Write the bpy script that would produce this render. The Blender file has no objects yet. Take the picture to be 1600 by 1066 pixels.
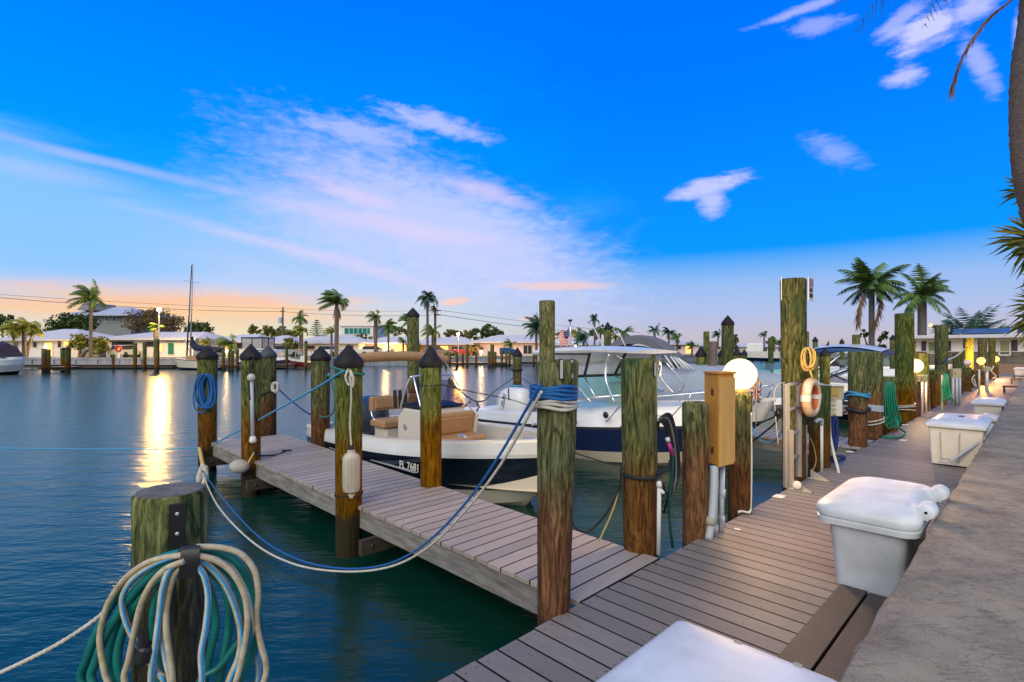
import bpy, bmesh, math, random
from mathutils import Vector, Matrix
R = math.radians
rnd = random.Random(7)
sc = bpy.context.scene
C = sc.collection
# ------------------------------------------------------------------ camera
F, CX, HY, H = 816.0, 800.0, 546.0, 1.6
cd = bpy.data.cameras.new('camera'); cam = bpy.data.objects.new('camera', cd); C.objects.link(cam)
cam.location = (0, 0, H); cam.rotation_euler = (R(90), 0, 0)
cd.sensor_width = 36; cd.lens = 36 * F / 1600; cd.shift_y = 13 / 1600
cd.clip_start = .05; cd.clip_end = 3000
sc.camera = cam
sc.view_settings.view_transform = 'Standard'; sc.view_settings.look = 'None'
sc.view_settings.exposure = .06; sc.view_settings.gamma = 1
sc.cycles.max_bounces = 6; sc.cycles.sample_clamp_indirect = 4; sc.cycles.use_denoising = True

def lin(c, s=1.0):
    o = []
    for v in c:
        v = v / 255
        o.append((v / 12.92 if v <= .04045 else ((v + .055) / 1.055) ** 2.4) * s)
    return (*o, 1)

# ------------------------------------------------------------------ node helper
class NT:
    def __init__(s, tree): s.t = tree; s.n = tree.nodes; s.l = tree.links
    def node(s, typ, **kw):
        n = s.n.new(typ)
        for k, v in kw.items():
            if k == 'inp':
                for kk, vv in v.items():
                    if isinstance(vv, bpy.types.NodeSocket): s.l.new(vv, n.inputs[kk])
                    else: n.inputs[kk].default_value = vv
            else: setattr(n, k, v)
        return n
    def math(s, op, a, b=None, c=None, clamp=False):
        n = s.n.new('ShaderNodeMath'); n.operation = op; n.use_clamp = clamp
        for i, v in enumerate((a, b, c)):
            if v is None: continue
            if isinstance(v, bpy.types.NodeSocket): s.l.new(v, n.inputs[i])
            else: n.inputs[i].default_value = v
        return n.outputs[0]
    def mix(s, f, a, b, mode='MIX'):
        n = s.n.new('ShaderNodeMix'); n.data_type = 'RGBA'; n.blend_type = mode; n.clamp_factor = True
        for i, v in ((0, f), (6, a), (7, b)):
            if isinstance(v, bpy.types.NodeSocket): s.l.new(v, n.inputs[i])
            else: n.inputs[i].default_value = v
        return n.outputs[2]
    def ramp(s, f, stops, interp='LINEAR'):
        n = s.n.new('ShaderNodeValToRGB'); s.l.new(f, n.inputs[0]); cr = n.color_ramp; cr.interpolation = interp
        while len(cr.elements) < len(stops): cr.elements.new(.5)
        for e, (p, c) in zip(cr.elements, stops): e.position = p; e.color = c if len(c) == 4 else (*c, 1)
        return n.outputs[0]
    def smooth(s, x, a, b, lo=0., hi=1.):
        n = s.n.new('ShaderNodeMapRange'); n.interpolation_type = 'SMOOTHSTEP'; s.l.new(x, n.inputs[0])
        n.inputs[1].default_value = a; n.inputs[2].default_value = b; n.inputs[3].default_value = lo; n.inputs[4].default_value = hi
        return n.outputs[0]
    def noise(s, vec, scale, detail=3, rough=.5, dist=0., out=0):
        n = s.n.new('ShaderNodeTexNoise'); n.inputs['Scale'].default_value = scale
        n.inputs['Detail'].default_value = detail; n.inputs['Roughness'].default_value = rough; n.inputs['Distortion'].default_value = dist
        if vec is not None: s.l.new(vec, n.inputs['Vector'])
        return n.outputs[out]
    def mapping(s, vec, scale=(1, 1, 1), rot=(0, 0, 0), loc=(0, 0, 0)):
        n = s.n.new('ShaderNodeMapping'); s.l.new(vec, n.inputs[0])
        n.inputs['Scale'].default_value = scale; n.inputs['Rotation'].default_value = rot; n.inputs['Location'].default_value = loc
        return n.outputs[0]

# ------------------------------------------------------------------ world: dusk sky by direction (azimuth, elevation)
W = bpy.data.worlds.new('World'); sc.world = W; W.use_nodes = True
t = NT(W.node_tree); t.n.clear()
tc = t.node('ShaderNodeTexCoord'); D = tc.outputs['Generated']
sp = t.node('ShaderNodeSeparateXYZ', inp={0: D})
az = t.math('ARCTAN2', sp.outputs[0], sp.outputs[1]); el = t.math('ARCSINE', sp.outputs[2])
def pa(px, py):
    a = math.atan((px - CX) / F); e = math.atan((HY - py) / F * math.cos(a)); return a, e
cmb = t.node('ShaderNodeCombineXYZ', inp={0: az, 1: el}); P = cmb.outputs[0]
nz1 = t.noise(t.mapping(P, (3, 9, 1), (0, 0, R(12))), 2.2, 6, .62, .6)
nz2 = t.noise(t.mapping(P, (2, 14, 1), (0, 0, R(-14))), 3.0, 7, .6, .4)
# base gradients: left half of the frame (afterglow) and right half
def dg(y, x): return pa(x, y)[1] / R(60)
rl = t.math('DIVIDE', el, R(60), clamp=True)
left = t.ramp(rl, [(0, lin((222, 214, 196))), (dg(515, 350), lin((214, 218, 208))), (dg(490, 350), lin((208, 214, 224))),
                   (dg(440, 350), lin((186, 206, 244))), (dg(370, 350), lin((150, 198, 250))), (dg(305, 350), lin((88, 178, 252))), (dg(272, 350), lin((14, 158, 250))), (dg(215, 300), lin((0, 148, 252))),
                   (dg(0, 400), lin((0, 122, 255))), (.85, lin((0, 96, 225)))])
right = t.ramp(rl, [(0, lin((194, 180, 188))), (dg(520, 1300), lin((194, 188, 206))), (dg(485, 1300), lin((176, 190, 228))), (dg(435, 1300), lin((150, 186, 240))),
                    (dg(402, 1300), lin((100, 170, 244))), (dg(378, 1300), lin((12, 150, 250))), (dg(100, 1300), lin((0, 122, 255))), (.85, lin((0, 96, 225)))])
azn = t.math('ADD', az, t.math('MULTIPLY', t.math('SUBTRACT', nz1, .5), .5))
fr = t.smooth(azn, pa(640, 400)[0], pa(1010, 400)[0])
base = t.mix(fr, left, right)
# cloud shapes: (px, py, half width, half height, tilt deg, softness, strength)
def blob(px, py, w, h, tilt, soft, amt, nz, nk=.9):
    a, e = pa(px, py); k = math.cos(a)
    dx = t.math('MULTIPLY', t.math('SUBTRACT', az, a), 1 / (w / F * k * k + 1e-6)); dy = t.math('SUBTRACT', el, e)
    dx0 = t.math('SUBTRACT', az, a)
    ct, st = math.cos(R(tilt)), math.sin(R(tilt))
    X = t.math('MULTIPLY', t.math('ADD', t.math('MULTIPLY', dx0, ct), t.math('MULTIPLY', dy, st)), F / w / max(k * k, .5))
    Y = t.math('MULTIPLY', t.math('SUBTRACT', t.math('MULTIPLY', dy, ct), t.math('MULTIPLY', dx0, st)), F / h / k)
    d = t.math('SQRT', t.math('ADD', t.math('POWER', X, 2.), t.math('POWER', Y, 2.)))
    d = t.math('ADD', d, t.math('MULTIPLY', t.math('SUBTRACT', nz, .5), -nk * 2.2))
    return t.math('MULTIPLY', t.smooth(d, 1 - soft, 1 + soft, 1, 0), amt)
def union(ms):
    o = ms[0]
    for m in ms[1:]: o = t.math('MAXIMUM', o, m)
    return o
nzf = t.noise(t.mapping(P, (5, 13, 1), (0, 0, R(8))), 5., 8, .66, .3)
base = t.mix(blob(-20, 330, 360, 105, -14, .6, .85, nz2, .5), base, lin((135, 196, 252)))
lav = union([blob(560, 207, 78, 15, -4, .7, .55, nzf, 1.3), blob(680, 193, 70, 12, -10, .7, .62, nzf, 1.3), blob(590, 236, 46, 16, -22, .7, .4, nzf, 1.3),
             blob(700, 362, 240, 72, -20, .6, .72, nzf, .6), blob(560, 350, 160, 52, -12, .8, .6, nzf, .7), blob(1105, 292, 52, 11, 8, .6, .8, nzf, 1.1),
             blob(1112, 314, 18, 20, -30, .65, .7, nzf, 1.1), blob(1302, 236, 40, 13, -34, .8, .34, nzf, 1.3), blob(1410, 28, 40, 9, 20, .65, .5, nzf, 1.3),
             blob(1448, 46, 46, 20, 14, .6, .9, nzf, 1.1), blob(1518, 12, 36, 14, 0, .6, .7, nzf, 1.2), blob(1530, 100, 15, 36, 24, .7, .5, nzf, 1.2),
             blob(1414, 120, 24, 12, 0, .6, .7, nzf, 1.2), blob(1258, 14, 66, 5, 4, .7, .5, nzf, 1.2), blob(1278, 40, 38, 9, -6, .7, .4, nzf, 1.2),
             blob(1594, 50, 10, 24, 0, .7, .6, nzf, 1.), blob(1400, 50, 26, 6, 10, .7, .6, nzf, 1.2)])
base = t.mix(lav, base, lin((212, 212, 250)))
wisp = union([blob(200, 262, 190, 6, -5, .95, .28, nz2, .6), blob(60, 268, 120, 12, 0, .95, .2, nz2, .6), blob(470, 392, 150, 8, -10, .95, .42, nz2, .9),
              blob(590, 425, 100, 10, -14, .9, .4, nz2, .9), blob(600, 350, 150, 12, -8, .95, .4, nz2, 1.0), blob(540, 300, 70, 10, -14, .9, .45, nz2, .8),
              blob(760, 300, 60, 10, -16, .8, .5, nz2, .8)])
base = t.mix(wisp, base, lin((240, 212, 245)))
pink = union([blob(870, 447, 75, 6, 0, .6, .6, nz2, .5), blob(710, 471, 22, 6, 8, .6, .75, nz2, .5), blob(300, 462, 250, 16, 0, .9, .45, nz2, .9),
              blob(830, 498, 16, 4, 4, .6, .6, nz2, .4), blob(60, 445, 80, 8, 0, .9, .4, nz2, .8)])
base = t.mix(pink, base, lin((255, 205, 185)))
gold = blob(250, 486, 290, 24, 0, .9, .92, nz2, 1.1)
base = t.mix(gold, base, lin((255, 205, 150)))
base = t.mix(blob(230, 520, 260, 16, 0, .95, .6, nz2, .5), base, lin((246, 226, 180)))
base = t.mix(blob(260, 470, 230, 8, 3, .9, .45, nz2, 1.1), base, lin((255, 188, 150)))
# unseen sky behind the camera and overhead, paled to neutralise the blue light
back = t.smooth(sp.outputs[1], -.05, -.5)
top = t.smooth(el, R(42), R(70))
base = t.mix(top, base, lin((206, 206, 216), 1.0))
base = t.mix(back, base, lin((222, 228, 234), .74))
sky = t.node('ShaderNodeTexSky', sky_type='NISHITA'); sky.sun_disc = False; sky.sun_elevation = R(28); sky.sun_rotation = R(200)
skb = t.mix(1.0, sky.outputs[0], (.0, .0012, .0012, 1), 'MULTIPLY')
base = t.mix(1.0, base, skb, 'ADD')
bg = t.node('ShaderNodeBackground', inp={0: base, 1: 1.0})
t.l.new(bg.outputs[0], t.node('ShaderNodeOutputWorld').inputs[0])
W.cycles.sampling_method = 'MANUAL'; W.cycles.sample_map_resolution = 1024
# ------------------------------------------------------------------ soft dusk light (wide sun lamp from behind the camera)
sl = bpy.data.lights.new('sun', 'SUN'); sl.energy = 2.0; sl.angle = R(45); sl.color = (1, .97, .88)
so = bpy.data.objects.new('sun', sl); C.objects.link(so)
so.rotation_euler = Vector((.32, .82, -.62)).to_track_quat('-Z', 'Y').to_euler()
sl.specular_factor = .25

# ------------------------------------------------------------------ geometry helpers
U = Vector((.7114, .7028, 0)); V = Vector((-.7028, .7114, 0)); ZU = Vector((0, 0, 1))
def uv(u, v, z=0.): return U * u + V * v + ZU * z
def at(px, py, Y): return Vector(((px - CX) * Y / F, Y, H - (py - HY) * Y / F))
def gp(px, py, z=0.):
    Y = F * (H - z) / (py - HY); return Vector(((px - CX) * Y / F, Y, z))
ORG = {}
def cr(pts, n=8):
    """Catmull-Rom through points"""
    pts = [Vector(p) for p in pts]
    if len(pts) < 3: return [pts[0].lerp(pts[-1], i / n) for i in range(n + 1)]
    P_ = [pts[0] * 2 - pts[1]] + pts + [pts[-1] * 2 - pts[-2]]; out = []
    for i in range(1, len(P_) - 2):
        a, b, c, d = P_[i - 1:i + 3]
        for k in range(n):
            s = k / n
            out.append(.5 * ((2 * b) + (c - a) * s + (2 * a - 5 * b + 4 * c - d) * s * s + (3 * b - a - 3 * c + d) * s ** 3))
    out.append(pts[-1]); return out
class MB:
    def __init__(s): s.v = []; s.f = []
    def add(s, vs, fs):
        o = len(s.v); s.v += [Vector(v) for v in vs]; s.f += [tuple(i + o for i in f) for f in fs]; return s
    def frame(s, c, ax, ay, az_, hx, hy, hz, ch=0.):
        """box with half sizes along given axes; ch chamfers the +z top"""
        c = Vector(c); pts = []
        lev = [(-hz, 0)] + ([(hz - ch, 0), (hz, ch)] if ch else [(hz, 0)])
        for z, i in lev:
            for sx, sy in ((-1, -1), (1, -1), (1, 1), (-1, 1)): pts.append(c + ax * sx * (hx - i) + ay * sy * (hy - i) + az_ * z)
        fs = [(3, 2, 1, 0)]; n = len(lev)
        for k in range(n - 1):
            for i in range(4): fs.append((4 * k + i, 4 * k + (i + 1) % 4, 4 * k + 4 + (i + 1) % 4, 4 * k + 4 + i))
        k = 4 * (n - 1); fs.append((k, k + 1, k + 2, k + 3))
        return s.add(pts, fs)
    def ubox(s, u0, u1, v0, v1, z0, z1, ch=0.):
        return s.frame(uv((u0 + u1) / 2, (v0 + v1) / 2, (z0 + z1) / 2), U, V, ZU, abs(u1 - u0) / 2, abs(v1 - v0) / 2, (z1 - z0) / 2, ch)
    def box(s, x0, x1, y0, y1, z0, z1, ch=0.):
        return s.frame(((x0 + x1) / 2, (y0 + y1) / 2, (z0 + z1) / 2), Vector((1, 0, 0)), Vector((0, 1, 0)), ZU, abs(x1 - x0) / 2, abs(y1 - y0) / 2, (z1 - z0) / 2, ch)
    def tube(s, pts, r, seg=8, caps=True, lobes=0, twist=0., flat=1.):
        pts = [Vector(p) for p in pts]; n = len(pts)
        rs = r if isinstance(r, (list, tuple)) else [r] * n
        if len(rs) != n: rs = [rs[0] + (rs[-1] - rs[0]) * i / (n - 1) for i in range(n)] if len(rs) == 2 else [rs[min(len(rs) - 1, int(i * len(rs) / n))] for i in range(n)]
        vs = []; up = None; dist = 0
        for i, p in enumerate(pts):
            tg = (pts[min(i + 1, n - 1)] - pts[max(i - 1, 0)])
            if tg.length < 1e-9: tg = Vector((0, 0, 1))
            tg.normalize()
            if i: dist += (p - pts[i - 1]).length
            if up is None:
                up = Vector((0, 0, 1)) if abs(tg.z) < .9 else Vector((0, 1, 0))
            sd = tg.cross(up)
            if sd.length < 1e-5: sd = tg.orthogonal()
            sd.normalize(); up = sd.cross(tg).normalized()
            for k in range(seg):
                a = 2 * math.pi * k / seg; rr = rs[i]
                if lobes: rr *= 1 + .16 * math.cos(lobes * (a - twist * dist))
                vs.append(p + sd * math.cos(a) * rr + up * math.sin(a) * rr * flat)
        fs = []
        for i in range(n - 1):
            for k in range(seg): fs.append((i * seg + k, i * seg + (k + 1) % seg, (i + 1) * seg + (k + 1) % seg, (i + 1) * seg + k))
        if caps: fs.append(tuple(range(seg - 1, -1, -1))); fs.append(tuple((n - 1) * seg + k for k in range(seg)))
        return s.add(vs, fs)
    def lathe(s, prof, c, seg=20, axis=None, jit=0., caps=True):
        """prof: (radius, height) pairs from bottom to top"""
        c = Vector(c); az_ = (axis or ZU).normalized(); ax = az_.orthogonal().normalized() if axis else Vector((1, 0, 0)); ay = az_.cross(ax)
        off = [rnd.uniform(-jit, jit) for _ in range(seg)]; vs = []
        for r, z in prof:
            for k in range(seg):
                a = 2 * math.pi * k / seg; rr = r * (1 + off[k])
                vs.append(c + ax * math.cos(a) * rr + ay * math.sin(a) * rr + az_ * z)
        fs = []; n = len(prof)
        for i in range(n - 1):
            for k in range(seg): fs.append((i * seg + k, i * seg + (k + 1) % seg, (i + 1) * seg + (k + 1) % seg, (i + 1) * seg + k))
        if caps: fs.append(tuple(range(seg - 1, -1, -1))); fs.append(tuple((n - 1) * seg + k for k in range(seg)))
        return s.add(vs, fs)
    def sphere(s, c, r, seg=20, rings=12, sq=(1, 1, 1)):
        c = Vector(c); prof = []
        vs = []; 
        for i in range(rings + 1):
            th = math.pi * i / rings; rr = max(math.sin(th), 1e-4) * r
            for k in range(seg):
                a = 2 * math.pi * k / seg
                vs.append(c + Vector((rr * math.cos(a) * sq[0], rr * math.sin(a) * sq[1], -math.cos(th) * r * sq[2])))
        fs = [(i * seg + k, i * seg + (k + 1) % seg, (i + 1) * seg + (k + 1) % seg, (i + 1) * seg + k) for i in range(rings) for k in range(seg)]
        return s.add(vs, fs)
    def prism(s, poly, ext):
        """polygon (3D points) extruded by vector ext"""
        n = len(poly); ext = Vector(ext); vs = [Vector(p) for p in poly] + [Vector(p) + ext for p in poly]
        fs = [tuple(range(n - 1, -1, -1)), tuple(range(n, 2 * n))] + [(i, (i + 1) % n, n + (i + 1) % n, n + i) for i in range(n)]
        return s.add(vs, fs)
    def loft(s, rows, close=False, capends=False):
        n = len(rows[0]); vs = [p for r in rows for p in r]; fs = []
        for i in range(len(rows) - 1):
            for k in range(n if close else n - 1): fs.append((i * n + k, i * n + (k + 1) % n, (i + 1) * n + (k + 1) % n, (i + 1) * n + k))
        if capends: fs.append(tuple(range(n - 1, -1, -1))); fs.append(tuple((len(rows) - 1) * n + k for k in range(n)))
        return s.add(vs, fs)
    def build(s, name, m, parent=None, smooth=False, bev=0., loc=None, fix=True):
        me = bpy.data.meshes.new(name)
        o_ = ORG[parent] if parent is not None else Vector(loc if loc is not None else (0, 0, 0))
        me.from_pydata([v - o_ for v in s.v], [], s.f); me.update()
        if fix:
            b = bmesh.new(); b.from_mesh(me); bmesh.ops.recalc_face_normals(b, faces=b.faces); b.to_mesh(me); b.free()
        me.materials.append(m)
        ob = bpy.data.objects.new(name, me); C.objects.link(ob)
        if smooth:
            me.polygons.foreach_set('use_smooth', [True] * len(me.polygons))
            if smooth != 'all':
                me.set_sharp_from_angle(angle=R(40))
        if bev:
            md = ob.modifiers.new('bevel', 'BEVEL'); md.width = bev; md.segments = 2; md.limit_method = 'ANGLE'; md.angle_limit = R(35)
        if parent is not None: ob.parent = parent
        else: ob.location = o_
        ORG[ob] = o_
        return ob
def tag(o, label, cat, group=None, kind=None):
    if label: o['label'] = label
    if cat: o['category'] = cat
    if group: o['group'] = group
    if kind: o['kind'] = kind
    return o
def thing(name, label, cat, loc=(0, 0, 0), group=None, rotz=None):
    o = bpy.data.objects.new(name, None); C.objects.link(o); o.location = loc; o.empty_display_size = .1
    if rotz is not None: o.rotation_euler = (0, 0, rotz); ORG[o] = Vector((0, 0, 0))   # parts in local coordinates
    else: ORG[o] = Vector(loc)
    return tag(o, label, cat, group)
def text_geo(txt, size, ext=.003):
    cu = bpy.data.curves.new('t', 'FONT'); cu.body = txt; cu.size = size; cu.extrude = ext; cu.align_x = 'CENTER'; cu.align_y = 'CENTER'; cu.resolution_u = 3
    ob = bpy.data.objects.new('t', cu); C.objects.link(ob); dg_ = bpy.context.evaluated_depsgraph_get()
    me = ob.evaluated_get(dg_).to_mesh(); vs = [v.co.copy() for v in me.vertices]; fs = [tuple(p.vertices) for p in me.polygons]
    bpy.data.objects.remove(ob); bpy.data.curves.remove(cu); return vs, fs
def text_mb(txt, size, c, right, up, ext=.003, sx=1.):
    vs, fs = text_geo(txt, size, ext); right = Vector(right).normalized(); up = Vector(up).normalized(); n = right.cross(up)
    m = MB(); m.add([Vector(c) + right * v.x * sx + up * v.y + n * v.z for v in vs], fs); return m

# ------------------------------------------------------------------ materials
MATS = {}
def mat(name, col, rough=.6, metal=0., spec=.5, bump=None, var=0., noise=None, coat=0., emis=None, es=0., alpha=None):
    """plain principled with optional colour noise: noise=(scale, colour2, amount, stretch)"""
    if name in MATS: return MATS[name]
    m = bpy.data.materials.new(name); m.use_nodes = True; MATS[name] = m; t_ = NT(m.node_tree); b = t_.n['Principled BSDF']
    col = (*col[:3], 1); c = None
    tc_ = t_.node('ShaderNodeTexCoord'); oc = tc_.outputs['Object']
    b.inputs['Base Color'].default_value = col
    if noise:
        sc_, c2, am, st = noise
        nn = t_.noise(t_.mapping(oc, st), sc_, 5, .6)
        c = t_.mix(t_.smooth(nn, .5 - am / 2, .5 + am / 2), col, (*c2[:3], 1))
    if var:
        g = t_.node('ShaderNodeNewGeometry'); h = t_.node('ShaderNodeHueSaturation', inp={'Value': t_.math('ADD', 1 - var, t_.math('MULTIPLY', g.outputs['Random Per Island'], 2 * var))})
        if c is not None: t_.l.new(c, h.inputs['Color'])
        else: h.inputs['Color'].default_value = col
        c = h.outputs[0]
    if c is not None: t_.l.new(c, b.inputs['Base Color'])
    b.inputs['Roughness'].default_value = rough; b.inputs['Metallic'].default_value = metal; b.inputs['Specular IOR Level'].default_value = spec
    b.inputs['Coat Weight'].default_value = coat
    if bump:
        bs, bd, st = bump
        bn = t_.node('ShaderNodeBump', inp={'Height': t_.noise(t_.mapping(oc, st), bs, 4, .6), 'Distance': bd, 'Strength': 1.}); t_.l.new(bn.outputs[0], b.inputs['Normal'])
    if emis: b.inputs['Emission Color'].default_value = (*emis[:3], 1); b.inputs['Emission Strength'].default_value = es
    if alpha is not None: b.inputs['Alpha'].default_value = alpha
    return m
def pile_mat(name='treated_pile_wood', old=False):
    m = bpy.data.materials.new(name); m.use_nodes = True; t_ = NT(m.node_tree); b = t_.n['Principled BSDF']
    g = t_.node('ShaderNodeNewGeometry'); oi = t_.node('ShaderNodeObjectInfo'); oc = t_.node('ShaderNodeTexCoord').outputs['Object']
    off = t_.node('ShaderNodeVectorMath', operation='ADD', inp={0: oc}); 
    cm = t_.node('ShaderNodeCombineXYZ', inp={0: t_.math('MULTIPLY', oi.outputs['Random'], 37.), 2: t_.math('MULTIPLY', oi.outputs['Random'], 11.)}); t_.l.new(cm.outputs[0], off.inputs[1])
    v = off.outputs[0]
    grain = t_.noise(t_.mapping(v, (1, 1, .09)), 34, 5, .62, .9)
    fig = t_.noise(t_.mapping(v, (1, 1, .2)), 15, 5, .62, 2.6)
    blot = t_.noise(t_.mapping(v, (1, 1, .6)), 3.2, 4, .6)
    col = t_.mix(t_.smooth(fig, .32, .72), (.030, .050, .007, 1), (.30, .28, .09, 1))
    col = t_.mix(t_.smooth(grain, .30, .72), t_.mix(1., col, (.42, .46, .38, 1), 'MULTIPLY'), col)
    col = t_.mix(t_.math('MULTIPLY', t_.smooth(blot, .5, .72), .55), col, (.03, .085, .04, 1))
    col = t_.mix(t_.math('MULTIPLY', t_.smooth(blot, .48, .28), .5), col, (.16, .13, .06, 1))
    crk = t_.noise(t_.mapping(v, (1, 1, .05)), 55, 3, .5, .5)
    brn = t_.mix(t_.smooth(fig, .3, .7), (.085, .026, .002, 1) if not old else (.035, .035, .018, 1), (.27, .105, .009, 1) if not old else (.10, .085, .05, 1))
    brn = t_.mix(t_.smooth(grain, .3, .7), t_.mix(1., brn, (.55, .5, .45, 1), 'MULTIPLY'), brn)
    z = t_.node('ShaderNodeSeparateXYZ', inp={0: g.outputs['Position']}).outputs[2]
    zz = t_.math('ADD', z, t_.math('MULTIPLY', t_.math('SUBTRACT', fig, .5), .9))
    zz = t_.math('SUBTRACT', zz, t_.math('MULTIPLY', oi.outputs['Random'], .28))
    col = t_.mix(t_.smooth(zz, .35, .78), brn, col)
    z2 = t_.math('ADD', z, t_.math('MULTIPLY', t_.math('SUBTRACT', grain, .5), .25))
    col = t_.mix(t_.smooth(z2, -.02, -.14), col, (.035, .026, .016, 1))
    col = t_.mix(t_.math('MULTIPLY', t_.smooth(crk, .60, .66), .6), col, (.02, .016, .01, 1))
    rn2 = t_.math('FRACT', t_.math('MULTIPLY', oi.outputs['Random'], 7.3))
    kv = t_.node('ShaderNodeTexVoronoi', inp={'Vector': t_.mapping(v, (1, 1, .45)), 'Scale': 4.5}); col = t_.mix(t_.math('MULTIPLY', t_.smooth(kv.outputs['Distance'], .10, .05), .8), col, (.03, .018, .01, 1))
    h = t_.node('ShaderNodeHueSaturation', inp={'Hue': t_.math('ADD', .494, t_.math('MULTIPLY', rn2, .022)), 'Saturation': t_.math('ADD', .8, t_.math('MULTIPLY', rn2, .3)), 'Value': t_.math('ADD', .75, t_.math('MULTIPLY', oi.outputs['Random'], .5)), 'Color': col})
    t_.l.new(h.outputs[0], b.inputs['Base Color'])
    b.inputs['Roughness'].default_value = .85; b.inputs['Specular IOR Level'].default_value = .12
    hh = t_.math('ADD', t_.math('MULTIPLY', grain, .9), t_.math('MULTIPLY', fig, .5)); hh = t_.math('SUBTRACT', hh, t_.math('MULTIPLY', t_.smooth(crk, .58, .68), .5))
    bn = t_.node('ShaderNodeBump', inp={'Height': hh, 'Distance': .012, 'Strength': .8}); t_.l.new(bn.outputs[0], b.inputs['Normal'])
    return m
M = {}
M['pile'] = pile_mat(); M['pileold'] = pile_mat('old_cracked_pile_wood', True)
M['cap'] = mat('black_pile_cap', (.008, .007, .009), .6, spec=.25, noise=(9, (.022, .018, .019), .5, (1, 1, 1)), bump=(25, .004, (1, 1, 1)))
M['capgrey'] = mat('faded_pile_cap', (.035, .038, .048), .6, noise=(9, (.06, .06, .07), .5, (1, 1, 1)))
def plank_mat(name, c1, c2, ax):
    m = bpy.data.materials.new(name); m.use_nodes = True; t_ = NT(m.node_tree); b = t_.n['Principled BSDF']
    oc = t_.node('ShaderNodeTexCoord').outputs['Object']; g = t_.node('ShaderNodeNewGeometry')
    rot = t_.mapping(oc, (1, 1, 1), (0, 0, R(-44.65)))
    st = (1, 22, 8) if ax == 'u' else (22, 1, 8)
    gr = t_.noise(t_.mapping(rot, st), 5, 5, .65, .3); bl = t_.noise(oc, .9, 4, .6); pk = t_.noise(oc, 2.3, 3, .6)
    col = t_.mix(t_.smooth(gr, .25, .75), c1, c2)
    rv = t_.math('ADD', .86, t_.math('MULTIPLY', g.outputs['Random Per Island'], .28))
    h = t_.node('ShaderNodeHueSaturation', inp={'Value': rv, 'Color': col}); col = h.outputs[0]
    col = t_.mix(t_.math('MULTIPLY', t_.smooth(bl, .45, .75), .35), col, (c1[0] * .55, c1[1] * .55, c1[2] * .55, 1))
    col = t_.mix(t_.math('MULTIPLY', t_.smooth(pk, .62, .75), .35), col, (.30, .15, .17, 1))
    sk = t_.noise(oc, 60, 2, .5)
    col = t_.mix(t_.math('MULTIPLY', t_.smooth(sk, .74, .78), .6), col, (.06, .05, .045, 1))
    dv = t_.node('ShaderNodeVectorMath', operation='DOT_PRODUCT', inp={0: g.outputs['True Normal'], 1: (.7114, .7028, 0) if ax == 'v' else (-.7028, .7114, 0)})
    col = t_.mix(t_.smooth(t_.math('ABSOLUTE', dv.outputs['Value']), .3, .7), col, (.014, .012, .011, 1))  # board sides blackened: seam shade and grime painted in by face direction
    t_.l.new(col, b.inputs['Base Color']); b.inputs['Roughness'].default_value = .55; b.inputs['Specular IOR Level'].default_value = .35
    bn = t_.node('ShaderNodeBump', inp={'Height': t_.noise(t_.mapping(rot, tuple(3 * x for x in st)), 6, 4, .6), 'Distance': .003, 'Strength': .7}); t_.l.new(bn.outputs[0], b.inputs['Normal'])
    return m
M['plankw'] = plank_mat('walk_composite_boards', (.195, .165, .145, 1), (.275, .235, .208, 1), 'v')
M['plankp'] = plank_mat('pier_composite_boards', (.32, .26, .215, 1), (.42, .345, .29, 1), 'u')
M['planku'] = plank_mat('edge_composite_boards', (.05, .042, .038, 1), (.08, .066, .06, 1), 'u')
M['beam'] = mat('weathered_grey_timber', (.30, .28, .25), .8, noise=(7, (.12, .10, .08), .6, (.5, .5, 3)), bump=(30, .004, (.4, .4, 3)))
M['darkbeam'] = mat('dark_wet_timber', (.075, .05, .032), .7, noise=(8, (.03, .024, .018), .6, (.6, .6, 3)), bump=(30, .004, (.4, .4, 3)))
def concrete():
    m = bpy.data.materials.new('weathered_concrete'); m.use_nodes = True; t_ = NT(m.node_tree); b = t_.n['Principled BSDF']
    oc = t_.node('ShaderNodeTexCoord').outputs['Object']
    a = t_.noise(oc, 2.2, 7, .68, .4); f = t_.noise(oc, 26, 6, .7, .5); g = t_.noise(oc, 160, 3, .6); s = t_.noise(oc, 1.1, 5, .6, 1.)
    st = t_.noise(t_.mapping(oc, (1, 3.2, 1), (0, 0, R(-40))), 9, 6, .7, 1.2)
    col = t_.mix(t_.smooth(a, .3, .7), (.125, .104, .073, 1), (.335, .283, .203, 1))
    col = t_.mix(t_.math('MULTIPLY', t_.smooth(f, .42, .58), .35), col, (.28, .265, .24, 1))
    col = t_.mix(t_.math('MULTIPLY', t_.smooth(st, .52, .64), .6), col, (.09, .078, .068, 1))
    col = t_.mix(t_.math('MULTIPLY', t_.smooth(s, .58, .72), .5), col, (.22, .14, .09, 1))
    col = t_.mix(t_.math('MULTIPLY', t_.smooth(g, .56, .66), .55), col, (.42, .38, .32, 1))
    col = t_.mix(t_.math('MULTIPLY', t_.smooth(t_.noise(oc, 90, 4, .65), .60, .68), .5), col, (.05, .045, .038, 1))
    t_.l.new(col, b.inputs['Base Color']); b.inputs['Roughness'].default_value = .85; b.inputs['Specular IOR Level'].default_value = .25
    hh = t_.math('ADD', t_.math('MULTIPLY', f, 1.), t_.math('MULTIPLY', g, .25))
    bn = t_.node('ShaderNodeBump', inp={'Height': hh, 'Distance': .008, 'Strength': .6}); t_.l.new(bn.outputs[0], b.inputs['Normal'])
    return m
M['concrete'] = concrete()
M['white'] = mat('white_gelcoat', (.74, .75, .75), .28, noise=(3, (.62, .61, .59), .8, (1, 1, 1)))
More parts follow.
